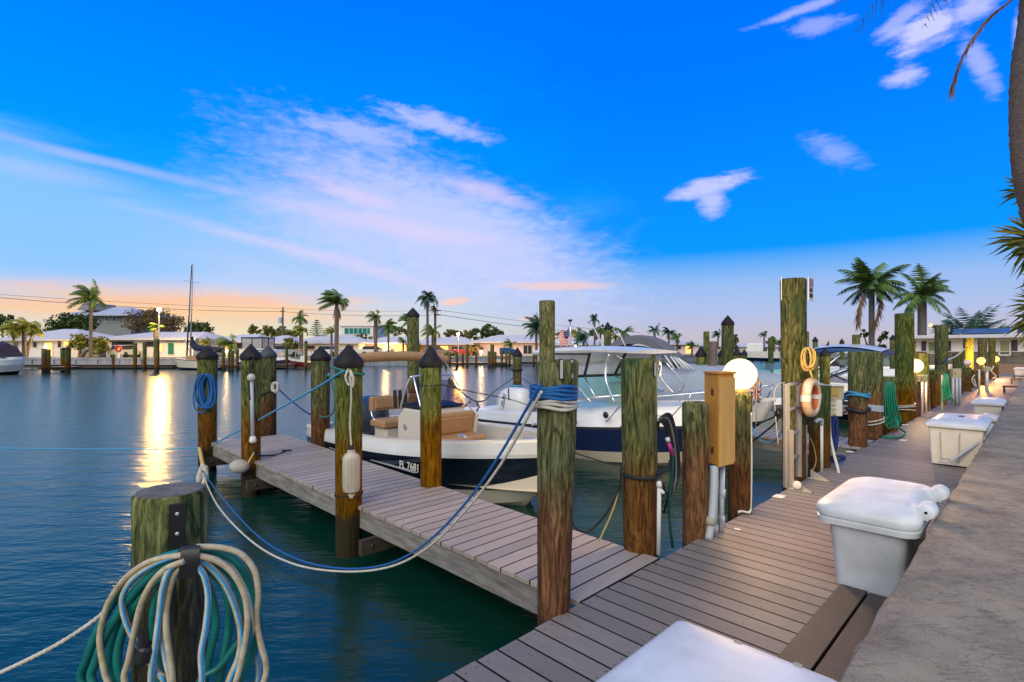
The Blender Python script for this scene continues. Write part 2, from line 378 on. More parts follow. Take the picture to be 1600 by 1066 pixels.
M['boxwhite'] = mat('white_moulded_plastic', (.70, .72, .75), .42, noise=(4, (.52, .53, .53), .5, (1, 1, 1)), bump=(180, .0006, (1, 1, 1)))
M['boxcream'] = mat('cream_moulded_plastic', (.72, .68, .60), .45, noise=(4, (.62, .57, .48), .7, (1, 1, 1)))
M['cream'] = mat('cream_gelcoat', (.62, .56, .46), .3, noise=(3, (.60, .54, .45), .8, (1, 1, 1)))
M['navy'] = mat('navy_gelcoat', (.006, .010, .022), .16, coat=.5, noise=(2, (.010, .018, .034), .6, (1, 1, 1)))
M['navy2'] = mat('blue_navy_gelcoat', (.012, .022, .085), .18, coat=.5)
M['tan'] = mat('tan_vinyl', (.42, .245, .11), .5, noise=(6, (.34, .19, .08), .7, (1, 1, 1)), bump=(60, .002, (1, 1, 1)))
M['tansock'] = mat('tan_canvas', (.42, .25, .12), .8, noise=(6, (.33, .19, .09), .7, (1, 1, 1)), bump=(14, .012, (1, 1, 1)))
M['black'] = mat('black_rubber', (.012, .012, .013), .5)
M['chrome'] = mat('polished_steel_tube', (.78, .79, .80), .2, metal=.85)
M['alu'] = mat('dull_aluminium', (.55, .50, .42), .42, metal=.6, noise=(8, (.42, .40, .36), .6, (1, 1, .3)))
M['pvc'] = mat('grey_pvc_conduit', (.45, .48, .52), .5, noise=(6, (.36, .39, .43), .6, (1, 1, .4)))
M['pvcw'] = mat('white_pvc_pipe', (.72, .70, .64), .45, noise=(6, (.58, .55, .48), .6, (1, 1, .4)))
M['ropeblue'] = mat('blue_rope', (.006, .085, .30), .75, bump=(300, .002, (1, 1, 1)), noise=(14, (.01, .12, .36), .6, (1, 1, 1)))
M['ropecyan'] = mat('light_blue_rope', (.04, .34, .60), .75, noise=(14, (.06, .25, .45), .6, (1, 1, 1)))
M['ropewhite'] = mat('white_rope', (.62, .58, .52), .8, noise=(20, (.42, .38, .32), .6, (1, 1, 1)))
M['ropeblack'] = mat('black_rope', (.014, .014, .018), .7)
M['ropegreen'] = mat('green_rope', (.02, .16, .12), .7)
M['ropeyellow'] = mat('yellow_rope', (.62, .42, .10), .7, noise=(20, (.5, .36, .14), .6, (1, 1, 1)))
M['ropenavy'] = mat('navy_rope', (.01, .03, .17), .7)
M['hoseteal'] = mat('teal_garden_hose', (.004, .21, .175), .38, noise=(12, (.003, .10, .095), .6, (1, 1, 1)))
M['hosegreen'] = mat('green_garden_hose', (.004, .24, .13), .38, noise=(5, (.004, .17, .10), .6, (1, 1, 1)))
M['hosecream'] = mat('stained_cream_hose', (.56, .49, .36), .5, noise=(34, (.40, .30, .17), .5, (1, 1, 1)))
M['hosewhite'] = mat('off_white_hose', (.56, .56, .52), .5, noise=(34, (.44, .38, .28), .5, (1, 1, 1)))
M['stripe'] = mat('blue_hose_stripe', (.03, .32, .68), .45)
M['magenta'] = mat('magenta_cable_sleeve', (.35, .015, .18), .4)
M['orange'] = mat('orange_vinyl', (.62, .13, .025), .5, noise=(8, (.45, .08, .015), .5, (1, 1, 1)))
M['ringwhite'] = mat('chalky_ring_white', (.72, .64, .52), .6, noise=(10, (.60, .36, .16), .5, (1, 1, 1)))
M['yellowbox'] = mat('lamplit_pine_board', (.60, .25, .022), .6, noise=(6, (.36, .16, .03), .8, (1.6, 1.6, .25)), bump=(30, .003, (1.6, 1.6, .2)))  # the globe lamp's gold is painted into the box boards' colour
M['yellowface'] = mat('pale_pine_board', (.62, .36, .10), .6, noise=(7, (.40, .22, .07), .8, (2.2, 2.2, .2)), bump=(30, .003, (1.6, 1.6, .2)))
M['screw'] = mat('screw_head', (.035, .030, .028), .5)
M['outlet'] = mat('beige_outlet_box', (.48, .42, .27), .5, noise=(9, (.38, .31, .16), .6, (1, 1, 1)))
M['grey'] = mat('grey_canvas', (.17, .17, .185), .85, noise=(2.2, (.125, .125, .14), .6, (1, 1, 1)), bump=(5, .02, (1, 1, 1)))
M['coverlt'] = mat('light_grey_boat_cover', (.36, .40, .46), .8, noise=(1.6, (.28, .32, .38), .7, (1, 1, 1)), bump=(1.5, .06, (1, 1, 1)))
M['bluecanvas'] = mat('blue_canvas', (.010, .055, .17), .8)
M['navycanvas'] = mat('navy_canvas', (.012, .014, .035), .85, noise=(3, (.02, .022, .05), .6, (1, 1, 1)), bump=(3, .03, (1, 1, 1)))
M['engblue'] = mat('slate_blue_engine_cowl', (.035, .045, .075), .3, coat=.3)
M['mast'] = mat('painted_mast', (.42, .42, .44), .4, metal=.3)
M['stickerblack'] = mat('black_lettering', (.02, .02, .025), .5)
M['letterwhite'] = mat('white_lettering', (.75, .72, .62), .5)
M['numeral'] = mat('brushed_numeral', (.60, .60, .58), .35, metal=.4)
def glass(name, col, rough=.03, tr=.75, milk=0.):
    m = bpy.data.materials.new(name); m.use_nodes = True; t_ = NT(m.node_tree); t_.n.clear()
    g = t_.node('ShaderNodeBsdfGlossy', inp={'Color': (1, 1, 1, 1), 'Roughness': rough}); tr_ = t_.node('ShaderNodeBsdfTransparent', inp={'Color': (*col, 1)})
    lw_ = t_.node('ShaderNodeLayerWeight', inp={'Blend': .3}); f2 = t_.math('ADD', t_.math('MULTIPLY', t_.math('POWER', lw_.outputs['Facing'], 3.), .4), .07)
    if milk:
        d_ = t_.node('ShaderNodeBsdfDiffuse', inp={'Color': (.62, .60, .60, 1)}); mm_ = t_.node('ShaderNodeMixShader', inp={0: milk}); t_.l.new(tr_.outputs[0], mm_.inputs[1]); t_.l.new(d_.outputs[0], mm_.inputs[2]); tr_ = mm_
    mx = t_.node('ShaderNodeMixShader', inp={0: f2}); t_.l.new(tr_.outputs[0], mx.inputs[1]); t_.l.new(g.outputs[0], mx.inputs[2])
    t_.l.new(mx.outputs[0], t_.node('ShaderNodeOutputMaterial').inputs[0]); return m
M['tealglass'] = glass('teal_windshield_glass', (.35, .85, .75), .03, .85, .12)
M['clearvinyl'] = glass('clear_vinyl_curtain', (.85, .83, .83), .12, .82, .5)
M['acrylic'] = glass('smoked_acrylic', (.45, .44, .46), .04, .85)
def water():
    m = bpy.data.materials.new('harbour_water'); m.use_nodes = True; t_ = NT(m.node_tree); b = t_.n['Principled BSDF']
    oc = t_.node('ShaderNodeTexCoord').outputs['Object']
    n1 = t_.noise(t_.mapping(oc, (1, 2.6, 1), (0, 0, R(8))), 1.5, 3, .5, .2); n2 = t_.noise(t_.mapping(oc, (1, 3.2, 1), (0, 0, R(-6))), 6., 3, .55, .2)
    n3 = t_.noise(oc, .22, 3, .5)
    hh = t_.math('ADD', t_.math('MULTIPLY', n1, .6), t_.math('MULTIPLY', n2, .13))
    bn = t_.node('ShaderNodeBump', inp={'Height': hh, 'Distance': .12, 'Strength': .34}); t_.l.new(bn.outputs[0], b.inputs['Normal'])
    col = t_.mix(t_.smooth(n3, .35, .7), (.0018, .034, .024, 1), (.002, .036, .021, 1))
    t_.l.new(col, b.inputs['Base Color']); b.inputs['Roughness'].default_value = .2; b.inputs['IOR'].default_value = 1.5
    b.inputs['Specular IOR Level'].default_value = .5; b.inputs['Specular Tint'].default_value = (1, 1, .9, 1)
    return m
M['water'] = water()
# ================================================================== SETTING
def structure(mb, name, m, **k):
    o = mb.build(name, m, **k); o['kind'] = 'structure'; return o
# water: one sheet
structure(MB().add([(-900, -60, -.5), (900, -60, -.5), (900, 1800, -.5), (-900, 1800, -.5)], [(0, 1, 2, 3)]), 'water', M['water'])
M['seabed'] = mat('silt', (.02, .03, .02), .9)
# boardwalk planks
VE = 2.04
wk = MB(); p = .145; n0 = -14
for i in range(n0, 331):
    u0 = i * p + .02; rs = rnd.uniform(-.006, .006)
    vin = .955 if u0 < 4.0 else .49
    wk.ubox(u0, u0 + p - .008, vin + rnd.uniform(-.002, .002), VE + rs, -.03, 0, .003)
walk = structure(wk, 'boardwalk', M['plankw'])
MB().add([uv(-2, .5, -.014), uv(48, .5, -.014), uv(48, VE - .02, -.014), uv(-2, VE - .02, -.014)], [(0, 1, 2, 3)]).build('gap_shade_sheet', mat('gap_shade_black', (.006, .005, .005), .9, spec=.1), walk)  # black sheet added below the boards so the gaps look shaded
st = MB(); st.ubox(-2, 48, VE - .06, VE - .015, -.24, -.034); st.ubox(-2, 48, 1.2, 1.25, -.24, -.034); st.ubox(-2, 48, .52, .57, -.24, -.034)
for k in range(12): st.ubox(k * 4.2 - .6, k * 4.2 - .45, .52, VE - .02, -.42, -.245)
st.build('joist', M['darkbeam'], walk)
scr = MB()
for i in range(n0, 60):
    for v in (VE - .045, VE - .52, 1.22, 1.03):
        for du in (.035, .105):
            c = uv(i * p + .02 + du, v + rnd.uniform(-.008, .008), .0012)
            scr.add([c + Vector((math.cos(a) * .0052, math.sin(a) * .0052, 0)) for a in [k * math.pi / 3 for k in range(6)]], [(0, 1, 2, 3, 4, 5)])
sc_o = scr.build('screw', M['screw'], walk); sc_o['kind'] = 'stuff'
ed = MB(); ed.ubox(-2, 4.03, .79, .945, -.01, .03, .004); ed.ubox(-2, 4.03, .60, .781, -.01, .026, .004)
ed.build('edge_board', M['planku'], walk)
# step at the far end
structure(MB().ubox(48.0, 48.6, -1.2, 2.3, -.4, .62, .02), 'steps', mat('brown_step', (.24, .15, .10), .8))
# seawall with rough cap
def rough_slab(name, u0, u1, v0, v1, z0, z1, m, nu, nv):
    mb = MB(); rows = []
    for i in range(nu + 1):
        s = (i / nu) ** 1.8; u = u0 + (u1 - u0) * s; row = [uv(u, v1 + .004 * rnd.uniform(-1, 1), z0), uv(u, v1 + .008 * rnd.uniform(-1, 1), z1 - .02), uv(u, v1 - .018 + .010 * rnd.uniform(-1, 1), z1 - .003 * rnd.random())]
        for j in range(1, nv + 1): row.append(uv(u, v1 + (v0 - v1) * j / nv, z1 + (rnd.uniform(-.003, .003) if j < nv else 0)))
        row.append(uv(u, v0, z0)); rows.append(row)
    mb.loft(rows, capends=True); o = mb.build(name, m, smooth=True); return o
sw = rough_slab('seawall', -2.5, 48, -1.3, .475, -1.6, .52, M['concrete'], 260, 10)
tag(sw, 'wide weathered concrete seawall running along the boardwalk with a rough stained cap', 'seawall')
M['grass'] = mat('lawn', (.05, .085, .02), .9, noise=(1.2, (.10, .11, .03), .6, (1, 1, 1)), bump=(30, .02, (1, 1, 1)))
# ================================================================== FINGER PIERS
def finger(u0, u1a, u1b, v1, label, uroot=None):
    t_ = thing('finger_pier', label, 'pier', uv(u0, VE), 'finger piers off the boardwalk')
    mb = MB(); pw = .145; n = int((v1 - VE) / pw)
    for i in range(n):
        v = VE + .006 + i * pw; s = i / n; ue = u1a + (u1b - u1a) * s
        mb.ubox(u0 + rnd.uniform(-.004, .004), ue + rnd.uniform(-.004, .004), v, v + pw - .008, -.028, .006, .003)
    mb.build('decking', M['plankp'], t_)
    MB().add([uv(u0 + .02, VE + .02, -.010), uv(u1a - .02, VE + .02, -.010), uv(u1b - .02, v1 - .06, -.010), uv(u0 + .02, v1 - .06, -.010)], [(0, 1, 2, 3)]).build('gap_shade_sheet', mat('gap_shade_black', (.006, .005, .005), .9, spec=.1), t_)  # added black sheet, stands in for shade between the pier boards
    f = MB(); f.ubox(u0 + .02, u0 + .06, VE + .14, v1 - .05, -.22, -.032)
    f.build('side_board', M['beam'], t_)
    f = MB(); f.prism([uv(u1a - .06, VE + .1, -.22), uv(u1a - .02, VE + .1, -.22), uv(u1b - .02, v1 - .05, -.22), uv(u1b - .06, v1 - .05, -.22)], (0, 0, .188))
    f.build('side_board', M['beam'], t_)
    f = MB(); f.ubox(u0 + .065, u1b - .065, v1 - .09, v1 - .055, -.22, -.032); f.ubox((u0 + u1a) / 2 - .03, (u0 + u1a) / 2 + .03, VE + .1, v1 - .1, -.2, -.032)
    f.build('end_board', M['darkbeam'], t_)
    return t_
fp = finger(2.62, 3.60, 3.86, 10.15, 'long grey-brown finger pier in the foreground beside the tan-seated boat')
for v in (4.70, 7.88, 9.98):
    b = MB(); b.ubox(2.47, 4.05, v - .17, v - .11, -.37, -.225)
    bo = b.build('cross_beam', M['darkbeam'], fp)
    MB().lathe([(.018, 0), (.022, .004), (.014, .012)], uv(2.58, v - .171, -.30), 10, axis=-V).build('bolt', M['screw'], bo)
for k, (u0, u1, v1, lb) in enumerate([(9.95, 10.95, 9.5, 'second finger pier, low behind the white cabin boat bow'), (16.9, 17.8, 10.5, 'finger pier beyond the paired thick piles'),
                                      (23.5, 24.4, 10.5, 'finger pier beside the far navy boat'), (30.5, 31.4, 10.5, 'distant finger pier before the unlit globe lamp')]):
    finger(u0, u1, u1, v1, lb)
# ================================================================== PILES
def pile(x, y, rb, rt, zt, label, cap=None, lean=(0, 0), group='pilings along the boardwalk', capm='cap', top=True, name='piling', zb=-1.4, jit=.03, seg=26, cham=.02):
    base = Vector((x, y, 0)); t_ = thing(name, label, 'piling', (x, y, -.5), group)
    mb = MB(); L = zt - zb; nn = 9; rows = []; jo = [rnd.uniform(-jit, jit) for _ in range(seg)]
    hs = [zb + L * i / nn for i in range(nn)] + [zt - cham, zt]
    for hi, z in enumerate(hs):
        s = max(0, z) / max(zt, .01); r = rb + (rt - rb) * s + (0 if z < zt else -cham * .8); c = base + Vector((lean[0] * max(z, 0) , lean[1] * max(z, 0), 0))
        row = []
        for k in range(seg):
            a = 2 * math.pi * k / seg; rr = r * (1 + jo[k] * (1 if z < zt else .5) + rnd.uniform(-.006, .006))
            row.append(c + Vector((math.cos(a) * rr, math.sin(a) * rr, z)))
        rows.append(row)
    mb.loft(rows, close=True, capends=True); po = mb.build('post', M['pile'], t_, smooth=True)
    c = base + Vector((lean[0] * zt, lean[1] * zt, 0))
    if cap:
        r = rt * 1.06
        MB().lathe([(r, zt - .06), (r * 1.02, zt - .055), (r * 1.03, zt + .005), (r * .97, zt + .02), (r * .08, zt + cap), (.004, zt + cap + .003)], c, 24).build('cap', M[capm], t_, smooth=True)
    elif top:
        pass
    return t_
def pp(px, py, wb, wt, ytop, label, zref=0., cap_y=None, capm='cap', group='pilings along the boardwalk', lean=(0, 0), **k):
    g = gp(px, py, zref); rb = wb * g.y / F / 2; rt = wt * g.y / F / 2
    d = Vector((g.x, g.y, 0)).normalized() * rb; x, y = g.x + d.x, g.y + d.y
    zt = H - (ytop - HY) * y / F; cap = (ytop - cap_y) * y / F if cap_y is not None else None
    o = pile(x, y, rb, rt, zt, label, cap, lean, group, capm, **k)
    return o, Vector((x, y, zt)), rt
def pz(px, Y, w, ytop, label, cap_y=None, capm='cap', group='mooring piles out in the slips', lean=(0, 0), taper=.92, **k):
    """pile by pixel column and known distance"""
    x = (px - CX) * Y / F; r = w * Y / F / 2; zt = H - (ytop - HY) * Y / F; cap = (ytop - cap_y) * Y / F if cap_y is not None else None
    o = pile(x, Y, r * taper, r, zt, label, cap, lean, group, capm, **k); return o, Vector((x, Y, zt)), r

p11, c11, r11 = pp(865, 962, 51, 66, 562, 'thick green piling with steel number 11 and blue and white rope wraps', lean=(.018, 0))
p12, c12, r12 = pp(1001, 867, 54, 57, 560, 'green piling marked 12 with a black rope tied low around it', lean=(-.012, 0))
p3, c3, r3 = pp(1086, 842, 38, 40, 628, 'short dark-streaked piling left of the yellow wooden box')
p5, c5, r5 = pp(1156, 803, 36, 37, 614, 'piling carrying the big lit globe lamp')
p6, c6, r6 = pp(1241, 747, 34, 38, 436, 'tallest yellow-green piling with a safety sign at its top', lean=(-.006, 0))
p7, c7, r7 = pp(1281, 731, 29, 30, 603, 'short piling behind the orange and white life ring')
p8, c8, r8 = pp(1340, 699, 26, 27, 549, 'left one of the two thick flat-topped pilings, tied with light blue rope')
p8b, c8b, r8b = pp(1363, 680, 27, 28, 549, 'right one of the two thick flat-topped pilings, banded with a grey strap')
p9, c9, r9 = pp(1387, 674, 26, 27, 589, 'short piling with a green hose hung over its front')
p10, c10, r10 = pp(1413, 656, 24, 26, 490, 'tall green piling between the green hose and the second lit globe')
pl2, cl2, rl2 = pp(1430, 651, 14, 14, 584, 'narrow piling carrying the second lit globe lamp')
p13, c13, r13 = pp(1442, 644, 16, 17, 552, 'piling just behind the second lit globe lamp')
p14, c14, r14 = pp(1466, 633, 20, 22, 578, 'short brown-based piling left of the farther green hose')
p15, c15, r15 = pp(1471, 622, 16, 17, 508, 'tall piling with a black and white line tied round it')
p16, c16, r16 = pp(1497, 615, 13, 14, 552, 'flat-topped green piling above the beige junction box')
p17, c17, r17 = pp(1510, 612, 12, 13, 574, 'piling carrying the unlit pale globe lamp')
p18, c18, r18 = pp(1513, 600, 12, 13, 528, 'tall brown piling behind the unlit globe lamp')
p19, c19, r19 = pp(1533, 602, 9, 9, 570, 'piling carrying the orange-lit globe lamp')
p20, c20, r20 = pp(1535, 594, 10, 11, 529, 'tall piling glowing orange behind the third lit globe')
p21, c21, r21 = pp(1550, 593, 8, 9, 528, 'tall piling left of the farthest globe lamp')
p22, c22, r22 = pp(1556, 591, 7, 7, 566, 'piling carrying the farthest globe lamp')
p23, c23, r23 = pp(1524, 606, 10, 10, 578, 'low piling left of the orange-lit globe')
p24, c24, r24 = pp(1486, 620, 9, 10, 577, 'low dark piling behind the farther green hose')
# piles of the near finger pier
GP = 'pilings of the near finger pier'
q1, d1, s1 = pp(545, 795, 41, 43, 565, 'capped piling holding the ribbed white fender', cap_y=539, group=GP)
q2, d2, s2 = pp(673, 763, 34, 34, 566, 'capped piling in front of the boat with tan seats', cap_y=541, group=GP)
q3, d3, s3 = pp(392, 722, 28, 29, 556, 'capped piling with a round fender and a hanging steel pole', cap_y=538, group=GP)
q4, d4, s4 = pp(501, 694, 28, 29, 558, 'capped piling with a green rope loop near the boat stern', cap_y=541, group=GP)
q5, d5, s5 = pp(324, 693, 26, 29, 556, 'capped piling at the pier end with blue rope coiled on it', cap_y=541, group=GP)
q6, d6, s6 = pp(419, 673, 24, 24, 554, 'far pier-end piling with a faded grey cap', cap_y=540, capm='capgrey', group=GP)
# foreground post
fg = pile(-1.322, 2.02, .124, .125, 1.055, 'broad cracked foreground piling with a coil of hoses hung on it', None, group='foreground piling', jit=.035, seg=40, cham=.014); [c_ for c_ in [fg]]
for o_ in bpy.data.objects:
    if o_.parent == fg: o_.data.materials[0] = M['pileold']
MB().lathe([(.114, 1.054), (.110, 1.0585), (.02, 1.0595)], (-1.322, 2.02, 0), 32).build('end_grain', mat('grey_end_grain', (.20, .19, .17), .85, noise=(14, (.06, .055, .045), .7, (1, 1, 1)), bump=(30, .01, (1, 1, 1))), fg, smooth=True)
# mooring piles
for a in [(647, 12.9, 19, 492, 'leaning capped mooring pile rising left of the boat console', 481), (855, 8.9, 25, 470, 'tall flat-topped mooring pile behind the piling marked 11', None),
          (808, 15.7, 14, 554, 'small capped mooring pile beside the white outboard engine', 543), (949, 19, 11.5, 513, 'capped mooring pile behind the cabin boat hardtop', 503),
          (1136, 13.2, 18, 505, 'tall capped mooring pile above the lit globe', 493), (1095, 13.5, 16, 554, 'capped mooring pile just left of the weathered pole', 541),
          (1104, 17, 9, 518, 'thin flat-topped mooring pile behind the weathered pole', None), (1130, 15, 16, 554, 'capped mooring pile left of the globe lamp behind the box', 542),
          (1151, 19, 13, 553, 'capped mooring pile behind the top of the lit globe', 544), (1163, 24, 9, 553, 'small capped mooring pile right above the globe', 546),
          (1204, 22, 8, 528, 'thin mooring pile standing before the boat on the lift', None), (1260, 14, 9, 518, 'flat mooring pile right behind the tallest piling', None),
          (1274, 20, 7.5, 532, 'narrow capped mooring pile above the yellow rope coil', 526), (1271, 13.5, 14.5, 553, 'left one of the two capped piles behind the life ring', 545),
          (1289, 14.2, 14.5, 553, 'right one of the two capped piles behind the life ring', 545), (1315, 26, 6.5, 535, 'small capped pile beyond the blue bimini top', 529),
          (1338, 16, 11, 523, 'flat pile rising above the left thick piling', None), (1395, 23, 8.5, 529, 'capped pile in open water left of the tall green piling', 523),
          (1402, 27, 8, 548, 'low capped pile just left of the tall green piling', 545), (1427, 24, 7.5, 535, 'capped pile in front of the white house corner', 530),
          (1040, 24, 11, 562, 'stub pile under the grey bimini', None), (1021, 30, 7, 549, 'small capped pile under the grey bimini', 543)]:
    px, Y, w, yt, lb, cy = a
    pz(px, Y, w, yt, lb, cy, lean=((-.012 if px == 647 else rnd.uniform(-.008, .008)), 0), seg=18)
# weathered split pole
wp = MB(); rows = []
for i in range(9):
    z = -1 + i * .4; rows.append([Vector((5.05 + .02 * z + math.cos(a) * (.13 - .004 * i) * (1 + .1 * math.sin(3 * a)), 13.2, z)) + Vector((0, math.sin(a) * .12, 0)) for a in [k * math.pi / 8 for k in range(16)]])
rows[-1] = [r + Vector((0, 0, -.5 + .07 * math.sin(k * 2.1))) for k, r in enumerate(rows[-1])]
wp.loft(rows, close=True, capends=True)
tag(wp.build('weathered_pole', mat('bleached_grey_wood', (.22, .155, .125), .85, noise=(9, (.10, .07, .06), .6, (1, 1, .12)), bump=(24, .02, (1, 1, .1))), loc=(5.05, 13.2, -.5), smooth=True),
    'bleached grey-brown pole without cap standing between capped mooring piles', 'pole', None)
# numerals
def numeral(txt, c, rad, ang, z, size, parent_):
    a = R(ang); n = Vector((math.sin(a), -math.cos(a), 0)); rt = Vector((math.cos(a), math.sin(a), 0)); vs, fs = text_geo(txt, size, .004)
    m_ = MB(); m2 = MB()
    for k, mm, off, sca in ((0, m_, .006, 1.), (1, m2, .001, 1.13)):
        out = []
        for v in vs:
            th = a + v.x * (.95 if k == 0 else 1.08) / rad; nn = Vector((math.sin(th), -math.cos(th), 0)); out.append(Vector((c.x, c.y, 0)) + nn * (rad + off + v.z + .002) + ZU * (z + v.y * sca))
        mm.add(out, fs)
    m2.build('numeral_backing', M['stickerblack'], parent_); m_.build('numeral', M['numeral'], parent_)
numeral('11', c11, r11 * 1.04, 31, 1.475, .16, p11)
numeral('12', c12, r12 * 1.05, 44, 1.44, .15, p12)
# ================================================================== FOREGROUND POST FITTINGS
pc = Vector((-1.322, 2.02, 0)); front = (Vector((0, 0, 0)) - pc).normalized()
def fpt(px, py, Y): return at(px, py, Y)
br = thing('hose_bracket', 'black metal hose bracket screwed to the foreground piling', 'bracket', at(276, 860, 1.86))
b = MB(); c = pc + front * .152; rgt = Vector((-front.y, front.x, 0))
def fz(py, Y=1.87): return H - (py - HY) * Y / F
cc = at(277, 825, 1.873)
b.frame(at(277, 825, 1.925), rgt, front, ZU, .026, .006, .09, .002)
b.build('back_plate', M['black'], br)
b = MB(); b.lathe([(.0065, 0), (.0065, .003), (.004, .005)], at(277, 803, 1.920), 12, axis=front); b.lathe([(.0065, 0), (.0065, .003), (.004, .005)], at(277, 834, 1.920), 12, axis=front)
b.build('bolt', M['numeral'], br)
b = MB(); hk = [at(277, 858, 1.92), at(284, 864, 1.85), at(287, 866, 1.78), at(292, 862, 1.70), at(298, 856, 1.655), at(297, 875, 1.64), at(293, 902, 1.65)]
hk = cr(hk, 5); w = Vector((1, .2, 0)).normalized() * .027; tk = Vector((.2, -1, 0)).normalized() * .006
rows = []
for i, q in enumerate(hk):
    tg = (hk[min(i + 1, len(hk) - 1)] - hk[max(0, i - 1)]).normalized(); nn = tg.cross(w).normalized() * .006
    rows.append([q - w - nn, q + w - nn, q + w + nn, q - w + nn])
b.loft(rows, close=True, capends=True); b.build('hook', M['black'], br, smooth=True)
def loop(l, r_, top, bot, y0, dy=0., k=2.3, dd=.1, xt=290):
    pts = []; n = 22
    for i in range(n):
        a = math.pi / 2 + 2 * math.pi * i / n; cx_, sx_ = math.cos(a), math.sin(a)
        sg = lambda q: math.copysign(abs(q) ** (2 / k), q)
        x = xt + (xt - l if cx_ < 0 else r_ - xt) * sg(cx_); y = (top + bot) / 2 - (bot - top) / 2 * sg(sx_)
        y += dy * cx_; Y = y0 + dd * (.5 - .5 * sx_) * .4 + rnd.uniform(-.004, .004) + (.06 * abs(cx_))
        if 252 < x < 325 and y > 900: Y = min(Y, 1.79)
        pts.append(at(x, y, Y))
    pts.append(pts[0]); return pts
hs = thing('garden_hose', 'coil of teal and stained cream garden hoses hanging on the foreground piling', 'garden hose', at(290, 870, 1.7), None)
def strand(cp, Y0, r, m, sp_=False, dv=.0):
    pts = []
    for k, (x, y) in enumerate(cp):
        X_p, Y_p = x * .3245, 720 + y * .3245; dd = abs(X_p - 288) / 150; pts.append(at(X_p, Y_p, Y0 + .10 * dd + dv * k + rnd.uniform(-.004, .004)))
    x, y = cp[-1]; px, py = cp[-2]; X_p = x * .3245; pts.append(at(X_p + (288 - X_p) * .25, 1130, Y0 + .06)); pts.append(at(X_p + (288 - X_p) * .7, 1215, Y0 + .05)); pts.append(at(290, 1240, Y0 + .04))
    r *= .84
    q = cr(pts, 8); lo = MB().tube(q, r, 10).build('hose_loop', M[m], hs, smooth='all')
    if sp_: MB().tube([a_ + Vector((.007, -.0085, 0)) for a_ in q], .0040, 6).build('stripe', M['stripe'], lo, smooth='all')
T, K, Wt = 'hoseteal', 'hosecream', 'hosewhite'
for cp, Y0, r, m, sp_ in [
 ([(890, 440), (760, 475), (640, 560), (540, 690), (470, 820), (420, 950), (395, 1066)], 1.70, .0165, T, 0), ([(880, 490), (770, 520), (680, 600), (590, 710), (510, 840), (460, 970), (445, 1066)], 1.68, .0165, T, 0),
 ([(860, 520), (740, 590), (650, 700), (590, 830), (565, 950), (580, 1066)], 1.70, .0165, T, 0), ([(870, 540), (790, 590), (745, 700), (740, 830), (760, 960), (770, 1066)], 1.735, .0165, T, 0), ([(860, 500), (700, 570), (600, 700), (540, 860), (530, 980), (545, 1066)], 1.76, .016, T, 0),
 ([(940, 430), (1060, 440), (1150, 500), (1215, 620), (1247, 760), (1225, 900), (1150, 1066)], 1.69, .0155, T, 0), ([(950, 500), (1050, 560), (1100, 660), (1103, 800), (1080, 940), (1055, 1066)], 1.74, .0165, T, 0),
 ([(950, 480), (1080, 520), (1160, 640), (1190, 800), (1120, 910), (1050, 1000), (960, 1066)], 1.70, .0135, T, 0), ([(950, 520), (1010, 620), (1040, 780), (1010, 930), (985, 1066)], 1.76, .016, T, 0),
 ([(890, 455), (800, 465), (700, 495), (600, 570), (535, 660), (502, 740), (480, 860), (500, 1000), (520, 1066)], 1.655, .0112, K, 0), ([(885, 485), (800, 520), (730, 590), (680, 690), (650, 810), (622, 950), (600, 1066)], 1.63, .0115, K, 0),
 ([(880, 450), (760, 490), (650, 560), (595, 640), (592, 720), (630, 830), (690, 920), (750, 1010), (790, 1066)], 1.66, .0112, K, 1), ([(880, 485), (820, 520), (785, 610), (768, 740), (750, 880), (728, 1066)], 1.635, .0118, Wt, 1),
 ([(885, 505), (835, 560), (805, 680), (800, 800), (815, 930), (832, 1066)], 1.65, .0115, K, 0), ([(880, 500), (830, 580), (790, 720), (785, 860), (800, 960), (822, 1066)], 1.66, .0115, Wt, 1),
 ([(945, 455), (1040, 480), (1120, 540), (1175, 640), (1192, 760), (1175, 900), (1135, 1066)], 1.64, .0115, K, 0), ([(945, 415), (1060, 418), (1160, 450), (1225, 530), (1243, 640), (1235, 760), (1255, 880), (1280, 980), (1268, 1066)], 1.66, .0115, K, 0),
 ([(945, 470), (1010, 510), (1080, 590), (1130, 700), (1158, 820), (1150, 940), (1100, 1066)], 1.65, .0118, K, 1), ([(950, 505), (985, 560), (1002, 660), (990, 800), (968, 930), (972, 1066)], 1.64, .0112, Wt, 1),
 ([(945, 440), (1050, 440), (1130, 500), (1190, 600), (1225, 760), (1235, 900), (1240, 1066)], 1.70, .011, Wt, 1)]:
    strand(cp, Y0, r, m, sp_)
b = MB().lathe([(.02, 0), (.026, .01), (.026, .05), (.02, .06)], at(222, 1035, 1.66), 12, axis=Vector((.3, 0, 1))); b.lathe([(.014, 0), (.014, .05)], at(224, 1010, 1.65), 10)
b.build('brass_coupling', M['black'], hs)
